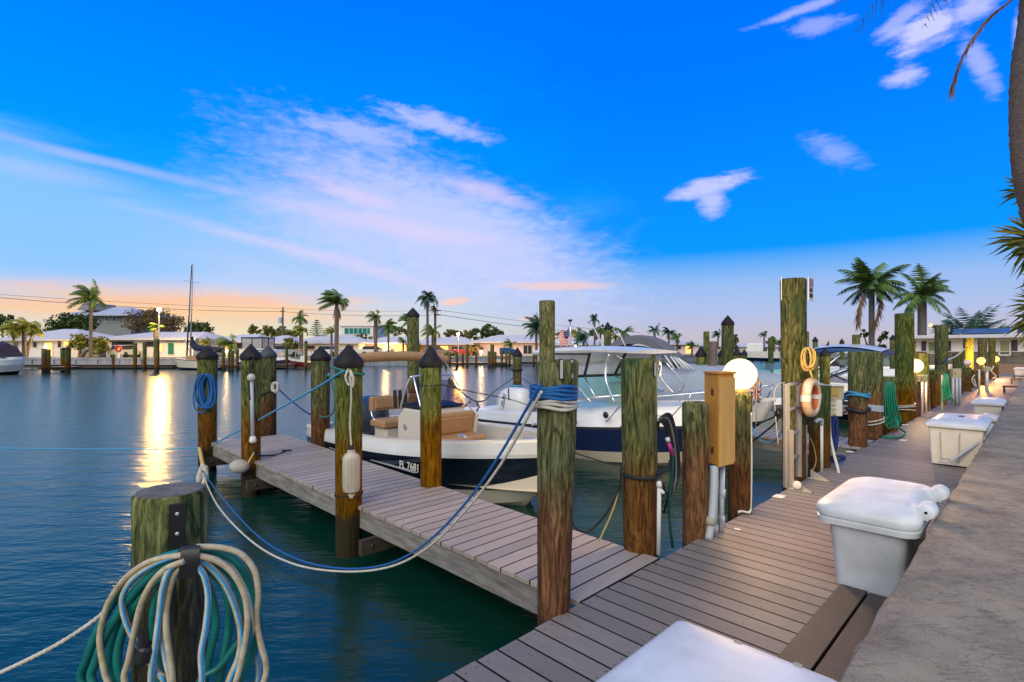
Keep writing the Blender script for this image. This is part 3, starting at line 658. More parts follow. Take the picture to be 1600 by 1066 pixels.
# ================================================================== ROPES
def rope(pts, r, m, label, name='rope', twist=True, n=14, group=None):
    q = cr(pts, n); L = sum((q[i + 1] - q[i]).length for i in range(len(q) - 1)); stp = r * 1.1 if twist else .08
    if twist and L / stp < 1500:
        # resample evenly
        out = [q[0]]; acc = 0
        for i in range(len(q) - 1):
            a, b_ = q[i], q[i + 1]; sl_ = (b_ - a).length
            if sl_ < 1e-7: continue
            d = stp - acc
            while d < sl_: out.append(a.lerp(b_, d / sl_)); d += stp
            acc = (acc + sl_) % stp if False else sl_ - (d - stp)
        out.append(q[-1]); q = out
        mb = MB().tube(q, r, 9, lobes=3, twist=.55 / r)
    else: mb = MB().tube(q, r, 6)
    o = mb.build(name, M[m], loc=q[0], smooth='all' if not twist else True)
    return tag(o, label, 'rope', group)
# catenary pair from the pier end to piling 11
A_ = [at(316, 735, 8.3), at(345, 775, 7.0), at(400, 835, 5.7), at(460, 872, 5.05), at(530, 888, 4.7), at(600, 883, 4.25), at(660, 853, 3.95), at(720, 795, 3.7), at(775, 720, 3.45), at(845, 600, 3.05)]
rope(A_, .009, 'ropeblue', 'thick blue mooring rope sagging to the water and up to the piling marked 11', twist=False)
B_ = [at(316, 740, 8.35), at(340, 790, 6.7), at(392, 845, 5.5), at(455, 880, 4.95), at(530, 893, 4.65), at(605, 887, 4.2), at(668, 856, 3.9), at(728, 797, 3.65), at(785, 722, 3.4), at(846, 612, 3.04)]
rope(B_, .009, 'ropewhite', 'twisted white mooring rope sagging beside the thick blue rope')
rope([at(311, 757, 8.3), at(313, 740, 8.3), at(318, 728, 8.35), at(322, 742, 8.3), at(318, 760, 8.2)], .045, 'ropewhite', 'chunky white splice knot where the sagging ropes meet near the pier end')
rope([at(312, 700, 8.9), at(315, 718, 8.6), at(318, 732, 8.35)], .03, 'ropeyellow', 'short tan strop hanging from the pier-end piling')
for i in range(4):
    z = 1.37 - i * .021; pts = [c11 + Vector((math.cos(a) * (r11 * 1.05 + .008), math.sin(a) * (r11 * 1.05 + .008), 0)) for a in [k * math.pi / 12 for k in range(25)]]
    for q in pts: q.z = z + .008 * math.sin(q.x * 25 + i)
    o = MB().tube(pts, .0125, 8, caps=False).build('rope_wrap', M['ropeblue'], p11, smooth='all')
for i in range(3):
    z = 1.285 - i * .019; pts = [c11 + Vector((math.cos(a) * (r11 * 1.03 + .008), math.sin(a) * (r11 * 1.03 + .008), 0)) for a in [k * math.pi / 12 for k in range(25)]]
    for q in pts: q.z = z + .010 * math.sin(q.x * 22 + 2 + i)
    MB().tube(pts, .0112, 8, caps=False, lobes=0).build('rope_wrap', M['ropewhite'], p11, smooth='all')
rope([at(-60, 700, 9.0), at(150, 702, 9.0), at(310, 700, 9.0), at(345, 688, 8.6), at(430, 642, 7.0), at(500, 603, 5.7), at(536, 580, 5.05)], .0125, 'ropecyan', 'taut light blue line from the left edge past the pier end to the fender piling', twist=False)
pts = [d1 + Vector((math.cos(a) * (s1 + .012), math.sin(a) * (s1 + .012), 0)) for a in [k * math.pi / 12 for k in range(25)]]
for q in pts: q.z = 1.6 - (580 + 6 * (q.x - d1.x) / s1 - HY) * 5.2 / F
MB().tube(pts, .012, 8, caps=False).build('rope_wrap', M['ropegreen'], q1, smooth='all')
rope([at(-40, 1070, 1.95), at(50, 1028, 1.9), at(110, 995, 1.88), at(165, 955, 1.85), at(215, 900, 1.88)], .0075, 'ropewhite', 'thin twisted white line rising from the lower left corner to the hose coil')
# fender on piling
fd = thing('boat_fender', 'ribbed off-white cylindrical fender hanging on the capped piling', 'fender', at(549, 740, 5.02))
cf = at(549, 739, 5.02); k_ = 5.02 / F
rows = []
for (rr, py) in ((3, 702), (6, 704), (6, 707), (11, 711), (12.8, 716), (12.8, 760), (11.5, 767), (7, 770)):
    row = []
    for i in range(48):
        a = 2 * math.pi * i / 48; r_ = rr * k_ * (1 + (.10 * abs(math.cos(a * 7)) - .05 if rr > 10 else 0)); row.append(Vector((cf.x + math.cos(a) * r_, cf.y + math.sin(a) * r_, H - (py - HY) * k_)))
    rows.append(row)
MB().loft(rows, close=True, capends=True).build('body', mat('yellowed_fender_white', (.58, .54, .44), .5, noise=(7, (.34, .28, .19), .7, (1, 1, .5))), fd, smooth=True)
MB().lathe([(3 * k_, 0), (5 * k_, .03), (5 * k_, .05)], at(549, 778, 5.02), 12).build('tail_plug', M['ringwhite'], fd, smooth=True)
MB().lathe([(3 * k_, 0), (5 * k_, .012), (4.5 * k_, .04), (2 * k_, .05)], at(549, 704, 5.02), 12).build('top_plug', M['black'], fd, smooth=True)
rope([at(549, 702, 5.02), at(547, 660, 5.03), at(549, 620, 5.03), at(547, 582, 5.05)], .008, 'ropewhite', 'white rope holding the ribbed fender on its piling', name='fender_rope')
rope([at(544, 577, 5.06), at(540, 590, 5.03), at(546, 602, 5.03), at(550, 590, 5.02), at(547, 578, 5.04), at(552, 592, 5.02), at(550, 606, 5.02), at(546, 588, 5.0)], .011, 'ropewhite', 'bunched white knot at the top of the fender rope', name='rope_knot')
pts = [Vector((d1.x, d1.y, 0)) + Vector((math.cos(a) * (s1 * .98), math.sin(a) * (s1 * .98), .12 + .01 * math.sin(3 * a))) for a in [k * math.pi / 12 for k in range(25)]]
MB().tube(pts, .009, 8, caps=False).build('lashing', M['ropeblack'], q1, smooth='all')
# round fender at q3
rf = thing('round_fender', 'weathered pale oval fender lying beside the third pier piling', 'fender', at(375, 728, 7.35))
MB().sphere(at(374, 729, 7.3), .125, 20, 12, (1.12, .85, .78)).build('body', mat('grimy_fender_white', (.50, .48, .42), .6, noise=(8, (.26, .22, .17), .7, (1, 1, 1))), rf, smooth=True)
MB().tube(cr([at(386, 727, 7.3), at(392, 716, 7.32), at(398, 706, 7.36)]), .012, 7).build('lanyard', M['ropeyellow'], rf, smooth='all')
# steel pole hanging on q3
sp_ = thing('boat_hook', 'grey metal boat pole hung upright on a capped pier piling', 'boat hook', at(394, 640, 7.4))
MB().tube([at(393, 592, 7.4), at(395, 690, 7.4)], .026, 10).build('shaft', M['pvc'], sp_, smooth='all')
MB().sphere(at(392.5, 590, 7.38), .055, 12, 8).build('top_ring', M['ropewhite'], sp_, smooth='all')
MB().lathe([(.04, 0), (.05, .03), (.035, .09)], at(395, 692, 7.38), 12).build('end_fitting', M['pvcw'], sp_, smooth='all')
rope([at(378, 563, 7.6), at(386, 560, 7.42), at(397, 556, 7.4), at(407, 561, 7.55)], .018, 'ropeblack', 'black rope tied around the top of the third pier piling', twist=False)
rope([at(397, 557, 7.4), at(392, 575, 7.38), at(389, 600, 7.38), at(391, 625, 7.38)], .014, 'ropeblack', 'black tail hanging beside the grey boat pole', twist=False)
rope([at(395, 697, 7.3), at(399, 708, 7.3), at(404, 712, 7.4), at(430, 711, 7.85), at(445, 706, 8.1), at(442, 704, 8.1), at(455, 704, 8.1)], .014, 'ropeblack', 'black cord trailing across the near pier decking', twist=False)
# coiled ropes on the piles
def coil(px, py, w, h, Y, n, r, m, label, parent_=None, name='rope_coil', cat='rope coil', jit=4, dep=.05, seg=8, group=None):
    mb = MB()
    for i in range(n):
        ww = w * rnd.uniform(.65, 1); hh = h * rnd.uniform(.8, 1); ox = rnd.uniform(-jit, jit) * .5; oy = h - hh
        pts = [at(px + ox + ww / 2 * math.sin(a) * (1 + .12 * math.sin(2 * a + i)), py - hh / 2 * math.cos(a) - oy / 2 + rnd.uniform(-.6, .6), Y - dep * i / n + .03 * math.cos(a + i)) for a in [2 * math.pi * k / 14 for k in range(14)]]
        pts.append(pts[0]); mb.tube(cr(pts, 4), r, seg, caps=False)
    o = mb.build(name, M[m], parent_, loc=at(px, py, Y), smooth='all')
    return tag(o, label, cat, group)
coil(321, 612, 24, 54, 8.85, 11, .014, 'ropeblue', 'bundle of blue rope coiled on the pier-end piling', jit=12)
rope([at(312, 585, 8.9), at(303, 612, 8.85), at(305, 638, 8.85), at(318, 645, 8.85), at(330, 628, 8.85)], .012, 'ropeblue', 'loose loop of blue rope hanging low from the pier-end bundle', twist=False)
rope([at(514, 585, 8.9), at(500, 596, 8.85), at(490, 620, 8.85), at(492, 642, 8.85), at(506, 652, 8.8), at(520, 645, 8.7), at(523, 620, 8.7), at(515, 585, 8.75)], .016, 'ropegreen', 'green rope hung in a wide loop on the piling near the boat stern', twist=False)
rope([at(513, 583, 8.8), at(519, 600, 8.75), at(524, 640, 8.7), at(520, 665, 8.8), at(510, 672, 8.9), at(488, 673, 9.0)], .014, 'ropecyan', 'blue rope dropping from the green loop to the boat stern', twist=False)
rope([at(432, 603, 10.1), at(425, 610, 10.0), at(408, 618, 10.0)], .022, 'ropeblack', 'black rope round the grey-capped piling', twist=False)
rope([at(433, 606, 10.0), at(450, 622, 9.8), at(475, 642, 9.4), at(490, 650, 9.0)], .014, 'ropenavy', 'dark blue line slung between the two far pier-end pilings', twist=False)
coil(430, 606, 10, 16, 9.95, 3, .02, 'ropewhite', 'grey-white knot on the side of the grey-capped piling')
# lines through the console boat and out to the white engine
rope([at(656, 602, 5.85), at(672, 603.5, 5.82), at(690, 601, 5.85)], .006, 'ropeblack', 'thin black line tied round the capped piling by the boat console', twist=False)
rope([at(690, 601, 5.9), at(740, 613, 7.5), at(800, 625, 10), at(850, 642, 11.5)], .008, 'ropeblack', 'thin dark line stretched from the capped piling toward the cabin boat', twist=False)
rope([at(702, 598, 8), at(748, 628, 9), at(775, 610, 12), at(803, 590, 15.3)], .011, 'ropeblack', 'dark line with a hanging hook strung to a small capped pile', twist=False)
hkk = MB().tube(cr([at(748, 627, 9), at(745, 632, 9), at(749, 636, 9), at(745, 641, 9), at(747, 643, 9)], 5), .013, 6)
tag(hkk.build('s_hook', M['black'], loc=at(747, 636, 9), smooth='all'), 'black S-shaped hook hanging from a line above the cabin boat stern', 'hook')
rope([at(812, 588, 15.2), at(838, 607, 6), at(842, 612, 3.6)], .008, 'ropeblack', 'dark line from the small capped pile to the piling marked 11', twist=False)
ctm = Vector(((808 - CX) * 15.7 / F, 15.7, 0))
for (py, mm, r_) in ((578, 'ropeblack', .03), (603, 'ropecyan', .035)):
    pts = [ctm + Vector((math.cos(a) * .16, math.sin(a) * .16, H - (py - HY) * 15.7 / F)) for a in [k * math.pi / 8 for k in range(17)]]
    rope(pts, r_, mm, ('black' if mm == 'ropeblack' else 'light blue') + ' band of rope round the small capped pile by the white engine', twist=False, n=2)
# piling 12 black rope, cables, dangling hoses
pts = [c12 + Vector((math.cos(a) * (r12 + .012), math.sin(a) * (r12 + .012), -c12.z + .61 + .012 * math.sin(a))) for a in [k * math.pi / 12 for k in range(25)]]
MB().tube(pts, .014, 8, caps=False).build('rope_wrap', M['ropeblack'], p12, smooth='all')
rope([at(1026, 740, 4.1), at(1040, 735, 4.2), at(1050, 715, 4.3)], .014, 'ropeblack', 'black rope end leading from the piling marked 12 to the cable coil', twist=False)
rope([at(890, 705, 8.6), at(920, 715, 7.6), at(950, 724, 6.4), at(974, 727, 4.5)], .009, 'ropeblack', 'slack dark line from the cabin boat to the piling marked 12', twist=False)
rope([at(972, 728, 4.1), at(966, 765, 4.1), at(945, 805, 4.1), at(920, 830, 4.1), at(900, 826, 3.9), at(890, 808, 3.5)], .0095, 'black', 'thin black cable drooping between the numbered pilings', twist=False)
rope([at(972, 735, 4.1), at(960, 790, 4.1), at(936, 846, 4.05)], .007, 'ropeyellow', 'tan cord slanting down left of the piling marked 12', twist=False)
cb = thing('shore_power_cable', 'black shore power cables draped in a coil with a magenta sleeve', 'cable', at(1045, 660, 4.4))
for i in range(6):
    o_ = i * 3.4; mb = MB().tube(cr([at(1028, 664 - o_ * .6 + 8, 4.2), at(1030 + o_ * .3, 658 - o_ * .45, 4.15), at(1040 + o_ * .55, 668 - o_, 4.2), at(1047 + o_ * .75, 700, 4.25), at(1049 + o_ * .7, 740, 4.3), at(1044 + o_ * .8, 775 - o_ * 1.2, 4.3), at(1038 + i, 800 - i * 5, 4.35)], 7), .0105, 8)
    mb.build('cable', M['black' if i != 3 else 'grey'], cb, smooth='all')
mb = MB()
for (x0, y0, w_, h_) in ((1036, 778, 14, 26), (1033, 765, 10, 22), (1039, 792, 13, 20)):
    pts = [at(x0 + w_ / 2 * math.cos(a), y0 + h_ / 2 * math.sin(a), 4.38 + .02 * math.sin(a * 2)) for a in [2 * math.pi * k / 12 for k in range(13)]]; mb.tube(cr(pts, 3), .007, 7, caps=False)
mb.build('cable_tail', M['black'], cb, smooth='all')
MB().tube([at(1045, 692, 4.12), at(1051, 711, 4.12)], .0165, 10).build('sleeve', M['magenta'], cb, smooth='all')
MB().tube([at(1042.5, 684, 4.12), at(1044.5, 690, 4.12)], .018, 10).build('sleeve_collar', M['pvcw'], cb, smooth='all')
tag(MB().tube(cr([at(1052, 700, 4.25), at(1050, 740, 4.28), at(1046, 780, 4.3), at(1047, 820, 4.32), at(1051, 855, 4.35)], 8), .0125, 9).build('garden_hose', mat('dark_green_hose', (.006, .075, .055), .4), loc=at(1050, 720, 4.3), smooth='all'),
    'single dark green hose hanging straight down beside the black cables', 'garden hose')
pv = thing('water_pipe', 'short white standpipe with tap beside the piling marked 12', 'water pipe', gp(1029, 866, 0))
MB().tube([at(1029, 866, 4.0), at(1030, 760, 4.0)], .0165, 12).build('pipe', M['pvcw'], pv, smooth='all')
b = MB().lathe([(.02, 0), (.022, .03), (.014, .05)], at(1030, 762, 4.0), 12); b.tube([at(1032, 765, 4.0), at(1037, 771, 3.97)], .013, 9); b.build('tap', M['pvcw'], pv, smooth='all')
# ================================================================== YELLOW BOX + CONDUITS (A4)
Yb = 4.62
yb = thing('utility_box', 'tall yellow-lit wooden utility box between two pilings', 'utility box', at(1122, 727, Yb))
# plan: corner nearest the camera at px1121; left face to px1100, right face to px1147
cN = gp(1121, 640, H - (640 - HY) * 4.5 / F); z0, z1 = H - (728 - HY) * 4.5 / F, H - (585 - HY) * 4.5 / F
def plan(px, Y): return Vector(((px - CX) * Y / F, Y, 0))
a0, a1, a2 = plan(1121.5, 4.50), plan(1100.5, 4.68), plan(1147, 4.56); a3 = a1 + a2 - a0
def quadprism(p, q, r_, s_, zl, zh): return MB().prism([Vector((w.x, w.y, zl)) for w in (p, q, r_, s_)], (0, 0, zh - zl))
quadprism(a0, a2, a3, a1, z0, z1).build('case', M['yellowbox'], yb, bev=.004)
n2 = (a2 - a0).cross(ZU).normalized(); e2 = (a2 - a0).normalized(); n1 = -((a1 - a0).cross(ZU)).normalized(); e1 = (a1 - a0).normalized()
fm = MB(); w2 = (a2 - a0).length; fm.prism([Vector((a0.x, a0.y, 0)) + n2 * .002 + e2 * s_ + ZU * z_ for s_, z_ in ((.004, z0 - .01), (w2 * .85, z0 + .01), (w2 - .002, z0 + .03), (w2 - .002, z1 - .03), (.004, z1 - .03))], n2 * .014)
fm.build('front_board', M['yellowface'], yb, bev=.003)
lid = quadprism(a0 + (n1 + n2) * .014, a2 + n2 * .014 + e2 * .01, a3 + e2 * .01, a1 + n1 * .014, z1 + .001, z1 + .02); lid.build('lid', M['yellowbox'], yb, bev=.003)
w1 = (a1 - a0).length
for py in (613, 704):
    zc = H - (py - HY) * 4.55 / F; hh = MB(); q = a0 + e1 * (w1 * .38) + n1 * .003; hh.frame(Vector((q.x, q.y, zc)), e1, n1, ZU, .013, .003, .028, .001); hh.build('latch_slot', mat('dark_slot', (.05, .022, .012), .5), yb)
cdn = thing('conduit', 'bundle of grey plastic conduits rising from the boardwalk into the yellow box', 'conduit', gp(1117, 838, 0))
MB().tube(cr([at(1116, 728, 4.55), at(1115, 770, 4.5), at(1112, 812, 4.45), at(1107, 843, 4.41)], 6), [.036, .036, .036, .034], 14).build('pipe', M['pvc'], cdn, smooth='all')
MB().tube([at(1121, 728, 4.6), at(1118.5, 836, 4.55)], .013, 12).build('pipe', M['pvc'], cdn, smooth='all')
MB().tube([at(1129, 728, 4.65), at(1127, 833, 4.58)], .021, 12).build('pipe', M['pvc'], cdn, smooth='all')
for a_, b_, r_ in ((at(1129, 765, 4.62), at(1129, 778, 4.62), .026), (at(1128, 806, 4.60), at(1127.6, 824, 4.6), .026), (at(1119, 820, 4.56), at(1118.6, 834, 4.55), .018), (at(1119.5, 770, 4.58), at(1119.3, 780, 4.58), .016)):
    MB().tube([a_, b_], r_, 12).build('coupling', M['pvc'], cdn, smooth='all')
MB().tube([at(1110.5, 808, 4.44), at(1109, 820, 4.43)], .040, 14).build('collar', mat('tan_grey_collar', (.36, .35, .28), .6), cdn, smooth='all')
MB().tube(cr([at(1103, 728, 4.72), at(1103, 770, 4.70), at(1100, 815, 4.64)]), .017, 10).build('pipe', mat('rusty_pipe', (.20, .07, .045), .7), cdn, smooth='all')
rope([at(1173, 645, 5.1), at(1174, 720, 5.1), at(1173, 790, 5.1), at(1172, 798, 5.08), at(1170, 801, 5.05), at(1158, 799, 5.05), at(1154, 801, 5.02)], .012, 'pvcw', 'pale cable stapled down the right side of the globe-lamp piling', name='lamp_cable', twist=False)
# ================================================================== GLOBE LAMPS
def globe_mat(name, c, s):
    m = bpy.data.materials.new(name); m.use_nodes = True; t_ = NT(m.node_tree); t_.n.clear()
    e = t_.node('ShaderNodeEmission', inp={'Color': (*c, 1), 'Strength': s}); t_.l.new(e.outputs[0], t_.node('ShaderNodeOutputMaterial').inputs[0]); return m
M['globeon'] = globe_mat('lit_globe_glass', (1., .80, .47), 2.0)
M['globeon2'] = globe_mat('amber_globe_glass', (1., .52, .11), 4.0)
M['globeoff'] = mat('opal_globe_glass', (.78, .55, .48), .25)
def lamp(top, r, label, m='globeon', power=18, col=(1, .62, .28), sq=1.):
    t_ = thing('globe_lamp', label, 'lamp', (top.x, top.y, top.z), 'globe lamps on pilings along the boardwalk')
    MB().lathe([(r * .55, 0), (r * .55, .02), (r * .42, .05), (r * .42, .06)], (top.x, top.y, top.z), 20).build('fitter', mat('brass_fitter', (.30, .21, .07), .4, metal=.5), t_, smooth=True)
    c = Vector((top.x, top.y, top.z + r * sq * .93 + .035))
    g_ = MB().sphere(c, r, 32, 20, (1, 1, sq)).build('globe', M[m], t_, smooth='all')
    if power:
        l = bpy.data.lights.new('lamp_glow', 'POINT'); l.energy = power; l.color = col; l.shadow_soft_size = r * 1.02; lo = bpy.data.objects.new('lamp_glow', l); C.objects.link(lo); lo.location = c; l.specular_factor = .6
        g_.visible_shadow = False; lo.visible_camera = False
    return t_
lamp(c5, .158, 'largest brightly lit globe lamp behind the yellow wooden box', power=175)
lamp(cl2, .165, 'second lit globe lamp, half hidden by the tall green piling', power=175)
lamp(Vector((c17.x, c17.y, c17.z)), .15, 'unlit pale pink globe lamp on a short piling', 'globeoff', 0, sq=.85)
lamp(c19, .15, 'amber-lit globe lamp in front of a glowing orange piling', 'globeon2', 700, (1, .42, .08))
lamp(c22, .15, 'farthest lit globe lamp near the white house', 'globeon2', 500, (1, .6, .22))
# ================================================================== SIGN, LADDER, LIFE RING
def signplate(c, n, w_, h_, label, text):
    n = Vector(n).normalized(); rt = ZU.cross(n).normalized(); rt = -rt if rt.dot(Vector((1, 0, 0))) < 0 and abs(rt.x) > .3 else rt
    rt = ZU.cross(n).normalized()
    s_ = thing('sign', label, 'sign', c); MB().frame(c, rt, n, ZU, w_ / 2, .004, h_ / 2).build('plate', M['letterwhite'], s_)
    if text:
        MB().frame(c + n * .0065 + ZU * h_ * .27, rt, n, ZU, w_ / 2 * .92, .0015, h_ * .17).build('band', mat('faded_pink_band', (.42, .22, .34), .6), s_)
        for k, (tx, dz) in enumerate((('SAFETY', -.06), ('LADDER', -.29))):
            text_mb(tx, h_ * .26, c + n * .006 + ZU * h_ * dz, rt, ZU, .002, .5).build('lettering', M['stickerblack'], s_)
    return s_
zs = H - (455 - HY) * 6.75 / F
nr = Vector((.62, -.78, 0)).normalized()
signplate(Vector((c6.x, c6.y, zs)) + Vector((.83, -.42, 0)).normalized() * (r6 + .03), (.72, -.70, 0), .20, .29, 'white safety ladder sign at the right of the tallest piling top', True)
signplate(Vector((c6.x, c6.y, zs + .01)) + Vector((-.95, -.1, 0)).normalized() * (r6 + .012), (-.84, .54, 0), .18, .29, 'back sign plate seen edge-on at the left of the tallest piling top', False)
ld = thing('ladder', 'aluminium dock ladder standing in front of the tallest piling', 'ladder', gp(1240, 765, 0))
YL, YR = 6.05, 6.45
def railpost(px0, py0, px1, py1, Y, r=.022):
    return MB().tube([at(px0, py0, Y), at(px1, py1, Y)], r, 4)
MB().frame((at(1229, 762, YL) + at(1229, 600, YL)) / 2, Vector((1, 0, 0)), Vector((0, 1, 0)), ZU, .026, .03, (762 - 600) * YL / F / 2).build('rail', M['alu'], ld, bev=.004)
MB().frame((at(1248, 745, YR) + at(1248, 599, YR)) / 2, Vector((1, 0, 0)), Vector((0, 1, 0)), ZU, .024, .03, (745 - 599) * YR / F / 2).build('rail', M['alu'], ld, bev=.004)
MB().frame((at(1236, 766, 5.98) + at(1236, 672, 5.98)) / 2, Vector((1, 0, 0)), Vector((0, 1, 0)), ZU, .022, .024, (766 - 672) * 5.98 / F / 2).build('rail', M['alu'], ld, bev=.004)
MB().frame((at(1257, 746, 6.55) + at(1257, 664, 6.55)) / 2, Vector((1, 0, 0)), Vector((0, 1, 0)), ZU, .024, .024, (746 - 664) * 6.55 / F / 2).build('rail', M['alu'], ld, bev=.004)
for (ya, yb_) in ((600, 598), (639, 635), (679, 673), (718, 710)):
    MB().tube([at(1230, ya + 2, YL), at(1247, yb_ + 1, YR)], .021, 10).build('rung', M['alu'], ld, smooth='all')
for u_ in (6.46, 7.16):
    b = MB(); b.ubox(u_ - .035, u_ + .035, 1.78, 2.03, .002, .012); b.prism([uv(u_, 2.0, .012), uv(u_, 1.80, .012), uv(u_, 2.0, .12)], U * .008); b.build('foot_bracket', M['alu'], ld)
MB().lathe([(.045, 0), (.045, .02), (.02, .03)], uv(6.44, 1.93, .07), 14, axis=-U).build('foot_cap', M['pvcw'], ld, smooth=True)
lr = thing('life_ring', 'worn orange and white life ring hanging beside the ladder', 'life ring', at(1265, 622, 6.75))
cl = at(1267, 621, 6.42); nrm = Vector((.69, -.72, .0)).normalized()  # facing
e_a = nrm.cross(ZU).normalized(); Rr, rr_ = .19, .052
def ringseg(a0_, a1_, rad, n=14, k=1.):
    pts = [cl + e_a * math.cos(a) * Rr + ZU * math.sin(a) * Rr * 1.0 for a in [a0_ + (a1_ - a0_) * i / n for i in range(n + 1)]]
    return MB().tube(pts, rad, 14)
full = MB(); rows = []
for i in range(48):
    a = 2 * math.pi * i / 48; d_ = e_a * math.cos(a) + ZU * math.sin(a); rows.append([cl + d_ * (Rr + rr_ * math.cos(b_)) + nrm * rr_ * 1.15 * math.sin(b_) for b_ in [2 * math.pi * k / 14 for k in range(14)]])
rows.append(rows[0]); full.loft(rows, close=True); full.build('ring', M['ringwhite'], lr, smooth='all')
inn = MB(); rows = []
for i in range(49):
    a = 2 * math.pi * i / 48; d_ = e_a * math.cos(a) + ZU * math.sin(a)
    rows.append([cl + d_ * (Rr + (rr_ + .004) * math.cos(b_)) + nrm * (rr_ + .004) * 1.15 * math.sin(b_) for b_ in [R(200) + R(130) * k / 8 for k in range(9)]])
inn.loft(rows); inn.build('orange_back', M['orange'], lr, smooth='all', fix=False)
inn = MB(); rows = []
for i in range(49):
    a = 2 * math.pi * i / 48; d_ = e_a * math.cos(a) + ZU * math.sin(a)
    rows.append([cl + d_ * (Rr + (rr_ + .003) * math.cos(b_)) + nrm * (rr_ + .003) * 1.15 * math.sin(b_) for b_ in [R(135) + R(70) * k / 6 for k in range(7)]])
inn.loft(rows); inn.build('orange_inner', M['orange'], lr, smooth='all', fix=False)
for aa in (0, math.pi):
    ringseg(aa - .17, aa + .17, rr_ * 1.2, 4).build('band', M['letterwhite'], lr, smooth=True)
rope([at(1258, 592, 6.7), at(1275, 600, 6.7), at(1290, 602, 6.9), at(1300, 603, 7.3)], .009, 'ropewhite', 'thin pale line from the life ring to the piling behind', twist=False)
coil(1263, 562, 19, 37, 6.32, 12, .0085, 'ropeyellow', 'yellow heaving line coiled above the life ring', jit=7)
rope([at(1265, 578, 6.3), at(1268, 586, 6.3), at(1271, 594, 6.35)], .012, 'ropeyellow', 'tail of the yellow line leading down to the life ring', twist=False)
rope([at(1216, 695, 6.6), at(1211, 640, 6.6), at(1210, 615, 6.6), at(1216, 601, 6.6), at(1226, 598, 6.5)], .006, 'ropewhite', 'thin pale loop of line left of the ladder', twist=False)
rope([at(1173, 668, 8.2), at(1195, 658, 7.4), at(1213, 650, 6.9), at(1222, 643, 6.7)], .012, 'ropeblack', 'upper black mooring line reaching the ladder piling', twist=False)
rope([at(1176, 690, 8.0), at(1195, 675, 7.4), at(1212, 660, 6.9), at(1222, 640, 6.7)], .012, 'ropeblack', 'lower black mooring line reaching the ladder piling', twist=False)
coil(1218, 647, 10, 15, 6.65, 5, .011, 'ropeblack', 'black knot on the left side of the ladder piling', jit=5)
rope([at(1176, 668, 8.0), at(1182, 680, 7.8), at(1192, 690, 7.6), at(1205, 692, 7.4), at(1214, 685, 7.1), at(1222, 672, 6.9)], .011, 'ropecyan', 'light blue rope sagging to the ladder piling', twist=False)
# pipe with valve at p7
pv = thing('water_pipe', 'white standpipe with an elbow tap in front of the life ring piling', 'water pipe', gp(1284, 738, 0))
MB().tube([at(1284, 738, 6.85), at(1284, 660, 6.85)], .018, 12).build('pipe', M['pvcw'], pv, smooth='all')
b = MB().tube(cr([at(1284, 664, 6.85), at(1284, 657, 6.83), at(1279, 656, 6.8), at(1274, 660, 6.8)], 4), .022, 10); b.build('tap', M['pvc'], pv, smooth='all')
rope([at(1268, 738, 6.95), at(1275, 722, 6.95), at(1272, 700, 6.95), at(1266, 685, 6.9)], .006, 'ropeyellow', 'tan cord hanging left of the elbow tap', twist=False)
# outlet box beside p7
ob_ = thing('outlet_box', 'weathered beige electrical box with an outlet panel beside the life ring piling', 'electrical box', at(1303, 625, 7.3))
e_u = Vector((.80, .6, 0)).normalized(); nf = Vector((.6, -.8, 0)).normalized(); X_ = Vector((1, 0, 0)); Y_ = Vector((0, 1, 0))
MB().frame(at(1304, 613, 7.35), X_, Y_, ZU, .095, .06, .092).build('case', M['outlet'], ob_, bev=.006)
MB().frame(at(1304, 602.5, 7.33), X_, Y_, ZU, .105, .07, .008).build('hood', M['pvcw'], ob_, bev=.003)
MB().frame(at(1303, 612, 7.28), X_, Y_, ZU, .06, .006, .06).build('cover', mat('yellowed_cover', (.40, .28, .08), .4), ob_, bev=.004)
MB().frame(at(1304, 636, 7.34), X_, Y_, ZU, .085, .04, .125).build('panel', M['pvcw'], ob_, bev=.004)
b = MB()
for k in range(4): b.frame(at(1303, 626 + 7 * k, 7.295), X_, Y_, ZU, .03, .006, .018)
b.build('socket', M['outlet'], ob_)
tag(MB().tube(cr([at(1296, 650, 7.3), at(1297, 680, 7.25), at(1303, 710, 7.1), at(1308, 728, 6.95), at(1311, 742, 6.75)], 6), .019, 10).build('conduit', M['pvcw'], loc=gp(1311, 742, 0), smooth='all'), 'white curved conduit dropping from the beige outlet box to the boards', 'conduit')
coil(1304, 680, 9, 60, 7.3, 4, .016, 'ropenavy', 'navy blue rope hanging below the outlet box', jit=3)
coil(1308, 717, 26, 9, 7.25, 4, .017, 'ropenavy', 'navy blue rope end coiled flat on the boards', jit=3)
# double thick pilings fittings
for k_i, (py, mm, r_, nm) in enumerate(((618, 'ropecyan', .017, 'lb'), (614, 'ropecyan', .015, 'lb'), (640, 'black', .03, 'bk'))):
    pts = [c8 + Vector((math.cos(a) * (r8 + .02), math.sin(a) * (r8 + .02), -c8.z + H - (py - HY) * c8.y / F + .02 * math.sin(2 * a + k_i))) for a in [k * math.pi / 10 for k in range(21)]]
    MB().tube(pts, r_, 8, caps=False).build('rope_wrap', M[mm], p8, smooth='all')
rope([at(1311, 632, 9.0), at(1322, 622, 8.8), at(1330, 616, 8.55)], .014, 'ropecyan', 'light blue line reaching the thick left piling', twist=False)
rope([at(1250, 668, 9.4), at(1290, 656, 9.0), at(1330, 640, 8.55)], .013, 'ropeblack', 'black line reaching the thick left piling', twist=False)
b = MB(); pts = [c8b + Vector((math.cos(a) * (r8b + .012), math.sin(a) * (r8b + .012), -c8b.z)) for a in [k * math.pi / 10 for k in range(21)]]
